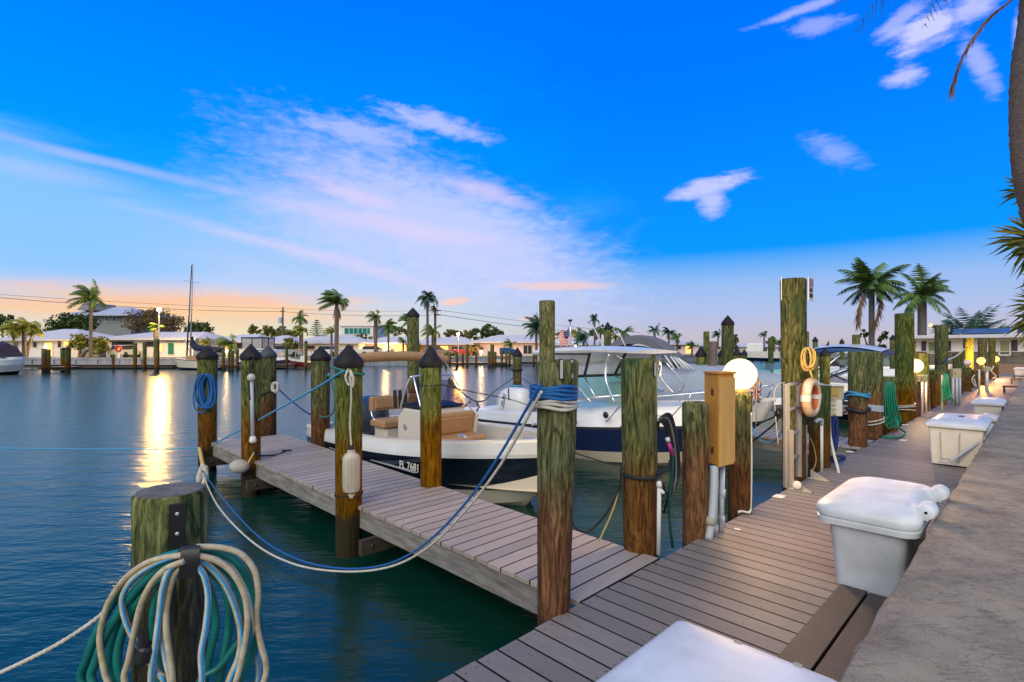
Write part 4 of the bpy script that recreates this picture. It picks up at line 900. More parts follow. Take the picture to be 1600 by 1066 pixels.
rows = [[q + ZU * (H - (637 - HY) * c8b.y / F - .06 - .1 * (q.x - c8b.x)), q + ZU * (H - (637 - HY) * c8b.y / F + .06 - .1 * (q.x - c8b.x))] for q in pts]
b.loft(rows); b.build('strap', M['pvc'], p8b, fix=False)
for py in (655, 660):
    pts = [c8b + Vector((math.cos(a) * (r8b + .015), math.sin(a) * (r8b + .015), -c8b.z + H - (py - HY) * c8b.y / F + .05 * math.cos(a))) for a in [k * math.pi / 10 for k in range(21)]]
    MB().tube(pts, .015, 8, caps=False).build('rope_wrap', M['ropewhite'], p8b, smooth='all')
for i, py in enumerate((632, 636, 641)):
    pts = [c10 + Vector((math.cos(a) * (r10 + .015), math.sin(a) * (r10 + .015), -c10.z + H - (py - HY) * c10.y / F + .03 * math.cos(a + i))) for a in [k * math.pi / 10 for k in range(21)]]
    MB().tube(pts, .012, 8, caps=False).build('rope_wrap', M['ropewhite'], p10, smooth='all')
# hung green hoses
def hunghose(px, yt, yb_, w_, Y, n, label, tail):
    t_ = thing('garden_hose', label, 'garden hose', at(px, yt, Y), 'green hoses hung on pilings')
    for i in range(n):
        dx = (i - n / 2) * w_ * 1.25 / n; hh = yb_ - rnd.uniform(0, (yb_ - yt) * .15)
        pts = [at(px - w_ * .1 + dx * .2, yt + 1, Y), at(px + dx * .5, yt + 6, Y - .04), at(px + dx * .9 - w_ * .05, (yt + hh) / 2, Y - .05), at(px + dx * 1.1 + w_ * .12, hh - 8, Y - .05), at(px + dx + w_ * .2, hh, Y - .06), at(px + dx * .7 + w_ * .3, hh - 9, Y - .03), at(px + dx * .4 + w_ * .05, (yt + hh) / 2, Y), at(px + dx * .2, yt + 2, Y)]
        MB().tube(cr(pts, 5), .0125, 8, caps=False).build('hose_loop', M['hosegreen'], t_, smooth='all')
    MB().tube(cr(tail, 6), .017, 8).build('hose_end', M['hosegreen'], t_, smooth='all')
hunghose(1391, 596, 670, 24, 9.95, 8, 'green hose hung in long loops on the short piling behind the cream dock box',
         [at(1397, 650, 9.8), at(1405, 668, 9.6), gp(1414, 676, .03), gp(1408, 682, .03), gp(1392, 684, .03), gp(1378, 682, .03)])
rope([gp(1378, 682, .03), gp(1374, 681.5, .03)], .02, 'black', 'black nozzle at the end of the green hose on the boards', twist=False, name='hose_nozzle')
hunghose(1479, 583, 629, 13, 13.6, 7, 'green hose hung on the farther short piling by the grey conduits', [at(1482, 610, 13.5), at(1488, 624, 13.4), gp(1494, 630, .03), gp(1488, 631, .03)])
# small posts and boxes on far lamps
for (px, yt, yb_, Y, w_, lb) in ((1440, 586, 597, 12.4, .09, 'small yellow-lit outlet box beside the second lit globe'), (1493, 576, 590, 15.2, .12, 'beige junction box on twin grey conduits by the farther green hose'), (1541, 573, 580, 20, .12, 'small amber-lit outlet box right of the orange piling')):
    t_ = thing('outlet_box', lb, 'electrical box', at(px, yb_, Y)); MB().frame(at(px, (yt + yb_) / 2, Y), X_, Y_, ZU, w_, .06, (yb_ - yt) * Y / F / 2).build('case', M['outlet'], t_, bev=.006)
    MB().lathe([(.04, 0), (.035, .02)], at(px, (yt + yb_) / 2, Y - .06), 12, axis=-Y_).build('dial', mat('yellowed_cover', (.40, .28, .08), .4), t_)
for (px, yt, yb_, Y, r_, m_, lb) in ((1441, 597, 651, 12.3, .024, 'pvcw', 'white conduit under the yellow-lit outlet box'), (1447, 596, 640, 12.9, .02, 'pvcw', 'thin pale pipe right of the yellow-lit outlet box'),
                                    (1472, 586, 632, 13.7, .022, 'pvcw', 'pale post with a small head left of the farther green hose'), (1489, 590, 618, 15, .034, 'pvc', 'left grey conduit under the beige junction box'),
                                    (1495, 590, 620, 15, .034, 'pvc', 'middle grey conduit under the beige junction box'), (1500, 590, 619, 15.1, .026, 'pvc', 'right grey conduit under the beige junction box'),
                                    (1530, 578, 600, 19.5, .03, 'pvcw', 'thin pale conduit below the amber globe'), (1542, 578, 596, 20, .05, 'pvcw', 'pale conduit under the small amber-lit outlet box')):
    g_ = at(px, yt, Y); yb2 = max(yb_, 0); tag(MB().tube([g_, Vector((g_.x, g_.y, 0))], r_, 10).build('conduit', M[m_], loc=(g_.x, g_.y, 0), smooth='all'), lb, 'conduit')
rope([at(1480, 560, 15), at(1474, 567, 14.6), at(1465, 568, 14.6)], .03, 'black', 'black line tied to the tall piling before the white house', twist=False)
rope([at(1480, 563, 15), at(1495, 556, 15.5), at(1507, 545, 16)], .02, 'ropewhite', 'pale line running right from the tall piling before the white house', twist=False)
rope([at(1523, 586, 18), at(1519, 592, 18), at(1521, 600, 18), at(1525, 604, 18), at(1522, 592, 18)], .02, 'ropewhite', 'pinkish-white cord hanging on the low piling', twist=False)
rope([at(1553, 572, 22), at(1549, 580, 22), at(1556, 588, 22), at(1551, 592, 22)], .03, 'ropewhite', 'white cord hanging below the farthest globe', twist=False)
# litter / tags on the boards
for k, (px, py, w_, h_) in enumerate([(1217.5, 775.5, .07, .10), (1152, 827, .02, .05), (1328, 706, .07, .10), (1415, 664, .08, .12), (1450, 644, .08, .12), (1411, 688, .08, .1)]):
    g_ = gp(px, py, .004); tag(MB().frame(g_ + ZU * .001, U, V, ZU, w_, h_ / 2, .001).build('tag_plate', M['letterwhite'], loc=g_),
        ['small white plate on the boards left of the ladder foot', 'tiny white scrap on the boards near the yellow box', 'small white plate on the boards by the thick left piling', 'small pale plate on the boards below the green hose', 'small pale plate on the boards near the second globe', 'yellowish plate beside the green hose end'][k], 'plate')
# ================================================================== DOCK BOXES
def rrect(u0, u1, v0, v1, r_, z, n=5):
    pts = []
    for (cu, cv, a0_) in ((u1 - r_, v1 - r_, 0), (u0 + r_, v1 - r_, 90), (u0 + r_, v0 + r_, 180), (u1 - r_, v0 + r_, 270)):
        for i in range(n + 1):
            a = R(a0_ + 90 * i / n); pts.append(uv(cu + r_ * math.cos(a), cv + r_ * math.sin(a), z))
    return pts
# box 1: big rounded white box with hinge knobs
b1 = thing('dock_box', 'large white rounded dock box with knob hinges beside the seawall', 'dock box', uv(4.5, .8))
rows = []
for (z, iu, iv, r_) in ((0.0, .05, .065, .06), (.04, .045, .06, .06), (.41, .03, .02, .07), (.425, .02, .01, .08)): rows.append(rrect(4.0 + iu, 5.02 - iu, .575 + iv * .6, 1.045 - iv, r_, z))
MB().loft(rows, close=True, capends=True).build('body', M['boxwhite'], b1, smooth=True)
rows = []
for (z, ins, r_) in ((.425, .015, .09), (.428, -.008, .10), (.462, -.014, .11), (.468, -.002, .11), (.476, -.002, .11), (.480, -.016, .12), (.51, -.022, .12), (.54, -.012, .12), (.56, .02, .11), (.585, .08, .10), (.597, .14, .08), (.601, .19, .05)): rows.append(rrect(4.0 + ins * .9, 5.04 - ins * .9, .53 + ins * .6, 1.085 - ins, r_, z, 7))
MB().loft(rows, close=True, capends=True).build('lid', M['boxwhite'], b1, smooth=True)
for u_ in (4.22, 4.80):
    kb = MB().lathe([(.03, -.075), (.046, -.066), (.053, -.04), (.053, .04), (.046, .066), (.03, .075)], uv(u_, .505, .575), 18, axis=U); kb.frame(uv(u_, .57, .558), U, V, ZU, .066, .075, .034)
    k_o = kb.build('hinge', M['boxwhite'], b1, smooth=True)
    if u_ < 4.5: MB().lathe([(.009, 0), (.009, .003)], uv(u_ - .077, .505, .575), 12, axis=-U).build('hinge_pin', M['black'], k_o)
MB().tube([uv(4.42, .93, .568), uv(4.55, .93, .572)], .011, 8).build('handle_recess', M['boxwhite'], b1, smooth='all')
# box 0: foreground lid
b0 = thing('dock_box', 'flat white lid of the nearest dock box at the bottom edge', 'dock box', uv(1.2, .6))
rows = []
for (z, ins) in ((0, .08), (.5, .03)): rows.append(rrect(.62 + ins, 1.80 - ins, .30, .93 - ins, .03, z))
MB().loft(rows, close=True, capends=True).build('body', M['boxwhite'], b0, smooth=True)
rows = []
for (z, ins) in ((.50, .02), (.505, -.01), (.575, -.012), (.592, -.004), (.600, .012), (.606, .05), (.609, .10)): rows.append(rrect(.60 + ins, 1.815 - ins, .42 + ins * .6, .945 - ins, .03, z))
MB().loft(rows, close=True, capends=True).build('lid', M['boxwhite'], b0, smooth=True)
for (px, py) in ((1153, 1003), (1247, 1039)):
    g_ = gp(px, py, .603); tag(MB().frame(g_, U, V, ZU, .006, .012, .003).build('catch', mat('chipped_catch', (.35, .30, .24), .6), b0), None, None)
def panelbox(u0, u1, v0, v1, h_, label, m='boxcream', lidm='boxwhite', strap=True):
    t_ = thing('dock_box', label, 'dock box', uv((u0 + u1) / 2, (v0 + v1) / 2))
    b = MB(); rows = [rrect(u0 + .05, u1 - .05, v0 + .03, v1 - .06, .02, 0.02), rrect(u0 + .03, u1 - .03, v0 + .03, v1 - .03, .02, h_)]; b.loft(rows, close=True, capends=True); b.build('body', M[m], t_, smooth=True)
    rows = [rrect(u0 + .0, u1 - .0, v0, v1, .02, h_ - .01), rrect(u0 - .012, u1 + .012, v0 - .005, v1 + .012, .025, h_), rrect(u0 - .012, u1 + .012, v0 - .005, v1 + .012, .025, h_ + .035), rrect(u0 + .01, u1 - .01, v0 + .01, v1 - .01, .02, h_ + .05), rrect(u0 + .2, u1 - .2, v0 + .12, v1 - .12, .02, h_ + .095)]
    MB().loft(rows, close=True, capends=True).build('lid', M[lidm], t_, smooth=True)
    return t_
b2 = panelbox(9.22, 10.55, .50, 1.13, .535, 'cream panelled dock box with white lid, next after the large rounded one')
b = MB()
for (v_a, v_b) in ((1.0, .93), (.74, .80)): b.frame(uv(9.235, (v_a + v_b) / 2, .27), V, U, (ZU + V * (v_a - v_b) * .4).normalized(), .003, .004, .2)
b.frame(uv(9.262, .90, .10), V, U, ZU, .06, .004, .003)
b.build('panel_groove', mat('groove_shadow_plastic', (.30, .27, .2), .6), b2)
MB().frame(uv(9.9, .8, .637), U, V, ZU, .05, .03, .006).build('lid_handle', M['engblue'], b2)
b = MB().prism([uv(9.10, .98, .06), uv(9.10, .80, .05), uv(9.15, .80, .05), uv(9.15, .98, .06)], (0, 0, .02)); b.tube([uv(9.12, .85, .10), uv(9.3, .52, .42), uv(9.8, .47, .56)], .02, 8)
tag(b.build('folded_strap', M['pvc'], loc=uv(9.1, .8)), 'grey metal hinge arm and strap lying against the cream dock box', 'strap')
panelbox(13.9, 15.0, .50, .98, .50, 'smaller cream dock box, third along the seawall')
panelbox(11.35, 11.95, .47, .78, .44, 'small pale box tucked behind the cream panelled dock box', lidm='boxcream')
panelbox(38.0, 39.2, .4, 1.0, .55, 'farthest white dock box near the brown step', m='boxwhite')
for (u_, lb) in ((26.0, 'nearer dark wooden step box against the seawall'), (33.0, 'farther dark wooden step box against the seawall'), (36.6, 'dark step box just before the farthest dock box')):
    t_ = thing('step_box', lb, 'step', uv(u_, .7)); MB().ubox(u_, u_ + .7, .48, .98, .22, .27, .006).build('tread', mat('dark_brown_step', (.05, .035, .03), .7), t_)
    for (ua, va) in ((u_ + .02, .93), (u_ + .62, .93), (u_ + .02, .5), (u_ + .62, .5)): MB().ubox(ua, ua + .05, va - .01, va + .03, 0, .22).build('leg', M['darkbeam'], t_)
# ================================================================== BOATS (local: +y bow, +x towards the camera side, z world height)
TH = math.atan2(-.7028, -.7114)
def hull(t_, L, B, lv, mats, rake=.5, n=22, flare=2.3, sternw=.93, names=None):
    """lv: levels (breadth fraction, z stern, z bow, keel rake fraction); mats between consecutive levels"""
    rows = []
    for i in range(n + 1):
        s = i / n; s = 1 - (1 - s) ** 1.35; row = []
        for (bf, zs, zb, rk) in lv:
            k = max(0, (s - .38) / .62); b = B * (sternw + (1 - sternw) * min(1, s / .35)) * (1 - k ** flare) * bf
            if bf < .98: b *= (1 - .25 * k)
            y = L * s - rk * rake * k ** 3.
            row.append((b, y, zs + (zb - zs) * s ** 1.8))
        rows.append(row)
    for j in range(len(lv) - 1):
        mb = MB()
        for sg in (1, -1): mb.loft([[Vector((sg * r[j][0], r[j][1], r[j][2])), Vector((sg * r[j + 1][0], r[j + 1][1], r[j + 1][2]))] for r in rows])
        # transom
        a, b = rows[0][j], rows[0][j + 1]
        mb.add([(a[0], a[1], a[2]), (-a[0], a[1], a[2]), (-b[0], b[1], b[2]), (b[0], b[1], b[2])], [(0, 1, 2, 3)])
        bmv = mb.build(names[j] if names else 'hull', M[mats[j]], t_, smooth=True, fix=True)
        bm_ = bmesh.new(); bm_.from_mesh(bmv.data); bmesh.ops.remove_doubles(bm_, verts=bm_.verts, dist=.002); bmesh.ops.recalc_face_normals(bm_, faces=bm_.faces); bm_.to_mesh(bmv.data); bm_.free()
    return rows
def rim(t_, rows, j, win, depth, m, m2, zin=0., floor=None):
    """gunwale cap and inner liner"""
    cap = MB(); inner = MB(); 
    for sg in (1, -1):
        cr_ = []; ir = []
        for r in rows:
            b, y, z = r[j]; bi = max(b - win, 0); yi = min(y, rows[-1][j][1] - win * 1.2)
            cr_.append([Vector((sg * b, y, z)), Vector((sg * max(b - .02, 0), y, z + .035)), Vector((sg * max(bi + .02, 0), yi, z + .035)), Vector((sg * bi, yi, z + .005))])
            ir.append([Vector((sg * bi, yi, z + .006)), Vector((sg * max(bi - .03, 0), yi - .02, floor))])
        cap.loft(cr_); inner.loft(ir)
    fl = MB(); pts = [Vector((max(r[j][0] - win, 0), min(r[j][1], rows[-1][j][1] - win * 1.2), floor)) for r in rows]; ptl = [Vector((-p_.x, p_.y, p_.z)) for p_ in pts]
    fl.loft([[a, b] for a, b in zip(pts, ptl)])
    b0_, y0_, z0_ = rows[0][j]; cap.frame((0, y0_ + .05, z0_ + .01), Vector((1, 0, 0)), Vector((0, 1, 0)), ZU, b0_ - .01, .08, .026)
    inner.add([(b0_ - win, y0_ + .12, z0_), (-(b0_ - win), y0_ + .12, z0_), (-(b0_ - win), y0_ + .12, floor), (b0_ - win, y0_ + .12, floor)], [(0, 1, 2, 3)])
    cap.build('gunwale', M[m], t_, smooth=True); inner.build('cockpit_liner', M[m2], t_, smooth=True); fl.build('cockpit_floor', M[m2], t_)
def engine(t_, x, y, zt, zb, w, l, m, tilt=0.):
    """outboard: cowl narrow across, long fore-aft"""
    rows = []; hh = zt - zb
    for (s, a, b, oy) in ((0, .62, .60, .02), (.06, .80, .78, .01), (.2, .95, .93, 0), (.45, 1.0, 1.0, 0), (.7, .97, .95, .0), (.86, .84, .82, .02), (.95, .6, .62, .04), (1, .25, .3, .06)):
        rows.append([Vector((x + w / 2 * a * math.copysign(abs(math.cos(q)) ** .8, math.cos(q)), y + oy + l / 2 * b * math.copysign(abs(math.sin(q)) ** .8, math.sin(q)), zb + hh * s)) for q in [2 * math.pi * k / 20 for k in range(20)]])
    e = MB().loft(rows, close=True, capends=True).build('outboard_engine', M[m], t_, smooth='all')
    MB().box(x - .09, x + .09, y - .12, y + .16, -.95, zb + .03).build('engine_leg', M[m], e, bev=.03)
    return e
Lx, Ly = Vector((1, 0, 0)), Vector((0, 1, 0))
# ---------------------------------------------------------------- boat 1: centre console
cbt = thing('motorboat', 'open centre console boat with dark navy hull and tan seats beside the near pier', 'boat', uv(5.08, 9.35), None, TH)
rows = hull(cbt, 5.3, 1.17, [(.02, -.85, -.55, 1.0), (.80, -.62, -.40, .82), (.90, -.42, -.20, .55), (1.0, .04, .26, .12), (1.0, .09, .31, .06), (.985, .20, .47, 0)], ['cream', 'cream', 'navy', 'white', 'white'], rake=.85, names=['hull_bottom', 'boot_top', 'hull_side', 'rub_rail', 'sheer_band'])
rim(cbt, rows, 5, .17, .5, 'cream', 'cream', floor=-.22)
OFFS = len(C.objects)
MB().frame((1.095, 1.9, -.045), Vector((0, 1, 0)), Vector((1, 0, .1)), ZU, 1.25, .03, .005).build('hull_stripe', M['pvc'], cbt)
def side_text(txt, size, x, y, z, par, m, sx=.9, sl=0., yaw=0.):
    rt = Vector((math.sin(yaw), math.cos(yaw), 0)); text_mb(txt, size, (x, y, z), rt, ZU, .003, sx).build('lettering', M[m], par)
side_text('FL 7681', .145, 1.12, 3.02, .02, cbt, 'letterwhite', .9, yaw=-.10)
engine(cbt, 0, .42, .74, .02, .5, .85, 'engblue')
# console
cs = MB(); w = .42
sidep = [(1.62, -.22), (1.62, .50), (1.80, .66), (2.30, .66), (2.46, .30), (2.52, -.22)]
cs.prism([Vector((w, y, z)) for y, z in sidep], (-2 * w, 0, 0)); cso = cs.build('console', M['cream'], cbt, bev=.03)
MB().prism([Vector((w * .98, 1.70, .665)), Vector((w * .98, 2.30, .665)), Vector((w * .98, 2.30, .70)), Vector((w * .98, 1.78, .73))], (-2 * w * .98, 0, 0)).build('dash', M['black'], cso)
ws = MB()
for sg in (1, -1): ws.add([(sg * .40, 1.85, .70), (sg * .40, 2.36, .68), (sg * .34, 2.12, 1.10), (sg * .34, 1.98, 1.12)], [(0, 1, 2, 3)])
ws.add([(-.40, 2.36, .68), (.40, 2.36, .68), (.34, 2.12, 1.10), (-.34, 2.12, 1.10)], [(0, 1, 2, 3)]); ws.build('windshield', M['acrylic'], cso, fix=False)
MB().tube(cr([(.43, 1.72, .64), (.42, 1.86, .95), (.40, 1.95, 1.12), (.33, 2.0, 1.17), (-.33, 2.0, 1.17), (-.40, 1.95, 1.12), (-.42, 1.86, .95), (-.43, 1.72, .64)], 5), .018, 8).build('grab_rail', M['chrome'], cso, smooth='all')
MB().tube(cr([(.44, 2.34, .64), (.43, 2.16, 1.02), (.40, 2.05, 1.17)], 5), .016, 8).build('grab_rail', M['chrome'], cso, smooth='all')
MB().lathe([(.045, 0), (.05, .008), (.02, .012)], (w + .001, 1.86, .36), 16, axis=Lx).build('vent', M['chrome'], cso)
MB().lathe([(.19, 0), (.2, .02), (.19, .03)], (0, 1.58, .52), 20, axis=-Ly).build('steering_wheel', M['black'], cso)
fs_ = MB().frame((0, 2.62, .00), Lx, Ly, ZU, .40, .20, .20, .02); fs_.build('seat_base', M['cream'], cbt, bev=.02)
MB().frame((0, 2.66, .235), Lx, Ly, ZU, .42, .22, .04, .03).build('seat_cushion', M['tan'], cbt, bev=.02)
sb_ = MB().frame((0, 2.50, .42), Lx, Vector((0, .97, -.2)).normalized(), Vector((0, .2, .97)).normalized(), .43, .045, .20); sbo = sb_.build('seat_back', M['tan'], cbt, bev=.035)
MB().frame((0, 2.55, .42), Lx, Vector((0, .97, -.2)).normalized(), Vector((0, .2, .97)).normalized(), .30, .02, .12).build('back_panel', M['tan'], sbo, bev=.012)
for sx in (1, -1): MB().prism([Vector((sx * .44, 2.46, -.2)), Vector((sx * .44, 2.62, .55)), Vector((sx * .44, 2.46, .62)), Vector((sx * .44, 2.36, -.2))], (sx * .03, 0, 0)).build('side_board', M['cream'], cbt)
# leaning post
MB().frame((0, 1.05, .02), Lx, Ly, ZU, .40, .20, .24).build('helm_seat_base', M['cream'], cbt, bev=.03)
MB().frame((.0, 1.06, .34), Lx, Ly, ZU, .47, .23, .065, .03).build('helm_seat_cushion', M['tan'], cbt, bev=.03)
hb = MB().frame((0, .86, .66), Lx, Ly, ZU, .48, .055, .125, .02).build('helm_seat_back', M['tan'], cbt, bev=.04)
MB().frame((.24, .918, .66), Lx, Ly, ZU, .18, .02, .085).build('back_panel', M['tan'], hb, bev=.012); MB().frame((-.24, .918, .66), Lx, Ly, ZU, .18, .02, .085).build('back_panel', M['tan'], hb, bev=.012)
for sx in (.46, -.46): MB().tube(cr([(sx, .98, .38), (sx, .88, .46), (sx, .84, .60)], 4), .016, 8).build('seat_bracket', M['chrome'], cbt, smooth='all')
MB().frame((.72, .22, .22), Lx, Ly, ZU, .24, .20, .05, .03).build('stern_cushion', M['tan'], cbt, bev=.02)
# rod holders, cleats, bow bits
b = MB()
for x_, y_ in ((.35, 1.45), (.25, 1.45), (.15, 1.45)): b.tube([(x_, y_, .62), (x_, y_ - .02, .92)], .03, 8)
b.build('rod_holder', M['black'], cbt)
for x_, y_ in ((.72, 3.65), (-.72, 3.65), (1.02, 1.2)): 
    MB().tube(cr([(x_, y_ - .09, .44), (x_, y_ - .04, .47), (x_, y_ + .04, .47), (x_, y_ + .09, .44)], 3), .014, 7).build('cleat', M['chrome'], cbt, smooth='all')
MB().tube(cr([(-.45, 4.0, .26), (-.55, 3.75, .28), (-.6, 3.5, .26)], 4), .012, 7).build('toe_rail', M['chrome'], cbt, smooth='all')
MB().tube(cr([(.30 * math.cos(a) * (1 - .04 * k), 3.1 + .2 * math.sin(a), -.17 + .004 * k) for k, a in enumerate([i * .5 for i in range(26)])], 2), .02, 7).build('deck_rope', M['ropeyellow'], cbt, smooth='all')
# bimini folded in its tan boot on a frame
MB().tube(cr([(1.02, .95, 1.43), (.6, .93, 1.46), (0, .93, 1.48), (-.6, .93, 1.46), (-1.12, .95, 1.40)], 8), [.075, .082, .088, .09, .088, .085, .09, .08], 14).build('bimini_boot', M['tansock'], cbt, smooth='all')
for sx in (1, -1):
    MB().tube([(sx * 1.03, 1.95 if sx < 0 else .95, .30), (sx * 1.02, .98, 1.40)], .017, 8).build('bimini_frame', M['chrome'], cbt, smooth='all')
MB().tube([(-1.03, 1.75, .66), (-1.03, 1.35, .42)], .014, 8).build('bimini_strut', M['black'], cbt, smooth='all')
for o_ in list(C.objects)[OFFS:]:
    if o_.parent == cbt and not o_.name.startswith('outboard'): o_.location.y += .35
# ---------------------------------------------------------------- boat 2: cabin boat
bt = thing('motorboat', 'white cabin boat with navy hull side, hardtop and teal windshield', 'boat', uv(8.95, 9.6), None, TH)
rows = hull(bt, 6.6, 1.28, [(.02, -.95, -.6, 1.0), (.80, -.62, -.30, .86), (.92, -.42, -.08, .6), (1.0, -.02, .38, .18), (1.0, .03, .43, .14), (.97, .18, .78, 0)], ['cream', 'cream', 'navy2', 'stickerblack', 'white'], rake=1.25, names=['hull_bottom', 'boot_top', 'hull_side', 'rub_rail', 'topside'], flare=2.5)
# foredeck + cockpit
dk = MB(); drows = []
for r in rows:
    if r[5][1] < 2.6: continue
    b, y, z = r[5]; k = (y - 2.6) / 4.0
    drows.append([Vector((b, y, z)), Vector((b * .93, y, z + .05)), Vector((b * .6, y, z + .16 * (1 - k))), Vector((0, y, z + .20 * (1 - k))), Vector((-b * .6, y, z + .16 * (1 - k))), Vector((-b * .93, y, z + .05)), Vector((-b, y, z))])
dk.loft(drows); dk.build('foredeck', M['white'], bt, smooth=True)
sd = MB()
for sg in (1, -1):
    rr = []
    for r in rows:
        if r[5][1] > 2.75: continue
        b, y, z = r[5]; rr.append([Vector((sg * b, y, z)), Vector((sg * (b - .02), y, z + .04)), Vector((sg * (b - .28), y, z + .04)), Vector((sg * (b - .29), y, z - .3))])
    sd.loft(rr)
sd.box(-1.1, 1.1, .0, .55, .12, .2); sd.build('gunwale', M['white'], bt, smooth=True)
MB().box(-.95, .95, .5, 2.9, -.12, -.08).build('cockpit_floor', M['white'], bt)
e = engine(bt, 0, .66, .68, -.04, .62, .98, 'white')
text_mb('SUZUKI', .15, (.318, .56, .33), Vector((0, .28, 1)), Vector((0, -1, .28)), .003, .85).build('lettering', M['stickerblack'], e)
MB().tube(cr([(.24, .66, .66), (.30, .72, .56), (.318, .76, .40)], 4), .014, 6).build('cowl_trim', M['stickerblack'], e, smooth='all')
MB().tube(cr([(.20, .26, .50), (.235, .25, .30), (.235, .27, .05)], 4), .008, 6).build('cowl_seam', M['pvc'], e, smooth='all')
# windshield
wz, wt_ = .80, 1.12
ws = MB(); A = [(1.0, 2.75, .62), (.98, 3.75, .70), (.45, 4.35, .78), (-.45, 4.35, .78), (-.98, 3.75, .70), (-1.0, 2.75, .62)]
Bt = [(.84, 2.75, 1.05), (.80, 3.35, 1.08), (.36, 3.75, 1.10), (-.36, 3.75, 1.10), (-.80, 3.35, 1.08), (-.84, 2.75, 1.05)]
for i in range(5): ws.add([A[i], A[i + 1], Bt[i + 1], Bt[i]], [(0, 1, 2, 3)])
ws.build('windshield', M['tealglass'], bt, fix=False)
fr_ = MB(); fr_.tube(Bt, .022, 8); fr_.tube(A, .02, 8)
for a, b_ in zip(A[1:5], Bt[1:5]): fr_.tube([a, b_], .016, 6)
fr_.build('windshield_frame', M['chrome'], bt, smooth='all')
bsd = MB(); bsd.tube(Bt[:5], .03, 6); bsd.build('windshield_band', M['black'], bt)
# helm seat + dash
MB().box(-.85, -.25, 3.1, 3.5, .3, .9).build('helm_console', M['white'], bt, bev=.03)
MB().box(.15, .7, 2.2, 2.7, -.1, .75).build('helm_seat', M['cream'], bt, bev=.05)
# hardtop
ht = MB(); rws = []
for i in range(13):
    y = 2.2 + 2.2 * i / 12; s = i / 12; w_ = 1.02 * (1 - .12 * max(0, (s - .6) / .4) ** 2); zt_ = 1.645 - .06 * (2 * abs(s - .45)) ** 2; zb_ = zt_ - (.13 if s < .5 else .13 - .07 * (s - .5) * 2)
    rws.append([Vector((w_, y, zb_ + .02)), Vector((w_ + .02, y, zb_ + .06)), Vector((w_ - .05, y, zt_ - .015)), Vector((w_ * .5, y, zt_ + .015)), Vector((0, y, zt_ + .025)), Vector((-w_ * .5, y, zt_ + .015)), Vector((-w_ + .05, y, zt_ - .015)), Vector((-w_ - .02, y, zb_ + .06)), Vector((-w_, y, zb_ + .02)), Vector((0, y, zb_))])
ht.loft(rws, close=True, capends=True); hto = ht.build('hardtop', M['white'], bt, smooth=True)
# curtains & black piping
cv = MB(); ct = [(1.0, 2.3, 1.52), (1.0, 2.75, 1.52), (.95, 3.6, 1.52), (.5, 4.1, 1.53), (-.5, 4.1, 1.53), (-.95, 3.6, 1.52), (-1.0, 2.75, 1.52)]
cb_ = [(1.0, 2.3, .95), (.90, 2.75, 1.06), (.80, 3.36, 1.09), (.36, 3.76, 1.11), (-.36, 3.76, 1.11), (-.80, 3.36, 1.09), (-.86, 2.75, 1.06)]
for i in range(6): cv.add([ct[i], ct[i + 1], cb_[i + 1], cb_[i]], [(0, 1, 2, 3)])
cv.build('curtain', M['clearvinyl'], bt, fix=False)
b = MB()
for i in (2, 3): b.tube([ct[i], cb_[i]], .028, 6)
b.tube(cb_[:4], .024, 6); b.tube([(1.0, 2.3, 1.52), (1.0, 2.75, 1.51), (.95, 3.6, 1.51)], .014, 6); b.build('curtain_piping', M['black'], bt)
for sx in (1, -1):
    MB().tube(cr([(sx * 1.12, 3.75, .62), (sx * 1.05, 3.25, 1.0), (sx * 1.0, 2.6, 1.43), (sx * .98, 2.45, 1.50), (sx * .97, 2.25, 1.50)], 6), .026, 9).build('hardtop_leg', M['chrome'], bt, smooth='all')
    MB().tube(cr([(sx * 1.1, 4.25, .66), (sx * .98, 4.0, 1.0), (sx * .93, 3.95, 1.25), (sx * .92, 4.02, 1.52)], 6), .022, 9).build('hardtop_leg', M['chrome'], bt, smooth='all')
    MB().tube(cr([(sx * 1.05, 4.3, .68), (sx * .90, 4.55, .90), (sx * .7, 4.3, 1.3), (sx * .8, 4.05, 1.52)], 6), .018, 9).build('hardtop_leg', M['chrome'], bt, smooth='all')
    rl_ = []
    for r in rows:
        if r[5][1] > 4.4: rl_.append(Vector((sx * r[5][0] * .93, r[5][1] - .04, r[5][2] + .24)))
    rr_o = MB().tube(rl_, .014, 8)
    for q in rl_[::3]: rr_o.tube([q, q + Vector((0, -.10, -.22))], .012, 6)
    rr_o.build('bow_rail', M['chrome'], bt, smooth='all')
for (y_, z_) in ((3.2, .35), (4.25, .40), (4.5, .30), (5.35, .48)):
    MB().tube([(1.235 - .03 * max(0, y_ - 3.2) ** 2, y_ - .10, z_ - .10), (1.2 - .03 * max(0, y_ - 3.2) ** 2, y_ + .16, z_ + .20)], .008, 6).build('stanchion', M['stickerblack'], bt)
side_text('Bay 22', .10, 1.262, 3.42, .24, bt, 'stickerblack', 1.)
side_text('87 FK', .17, 1.03, 5.02, .42, bt, 'stickerblack', .8, yaw=-.34)
MB().lathe([(.05, 0), (.06, .02), (.02, .04)], (1.20, 4.15, .43), 12, axis=Lx).build('scupper', M['black'], bt)
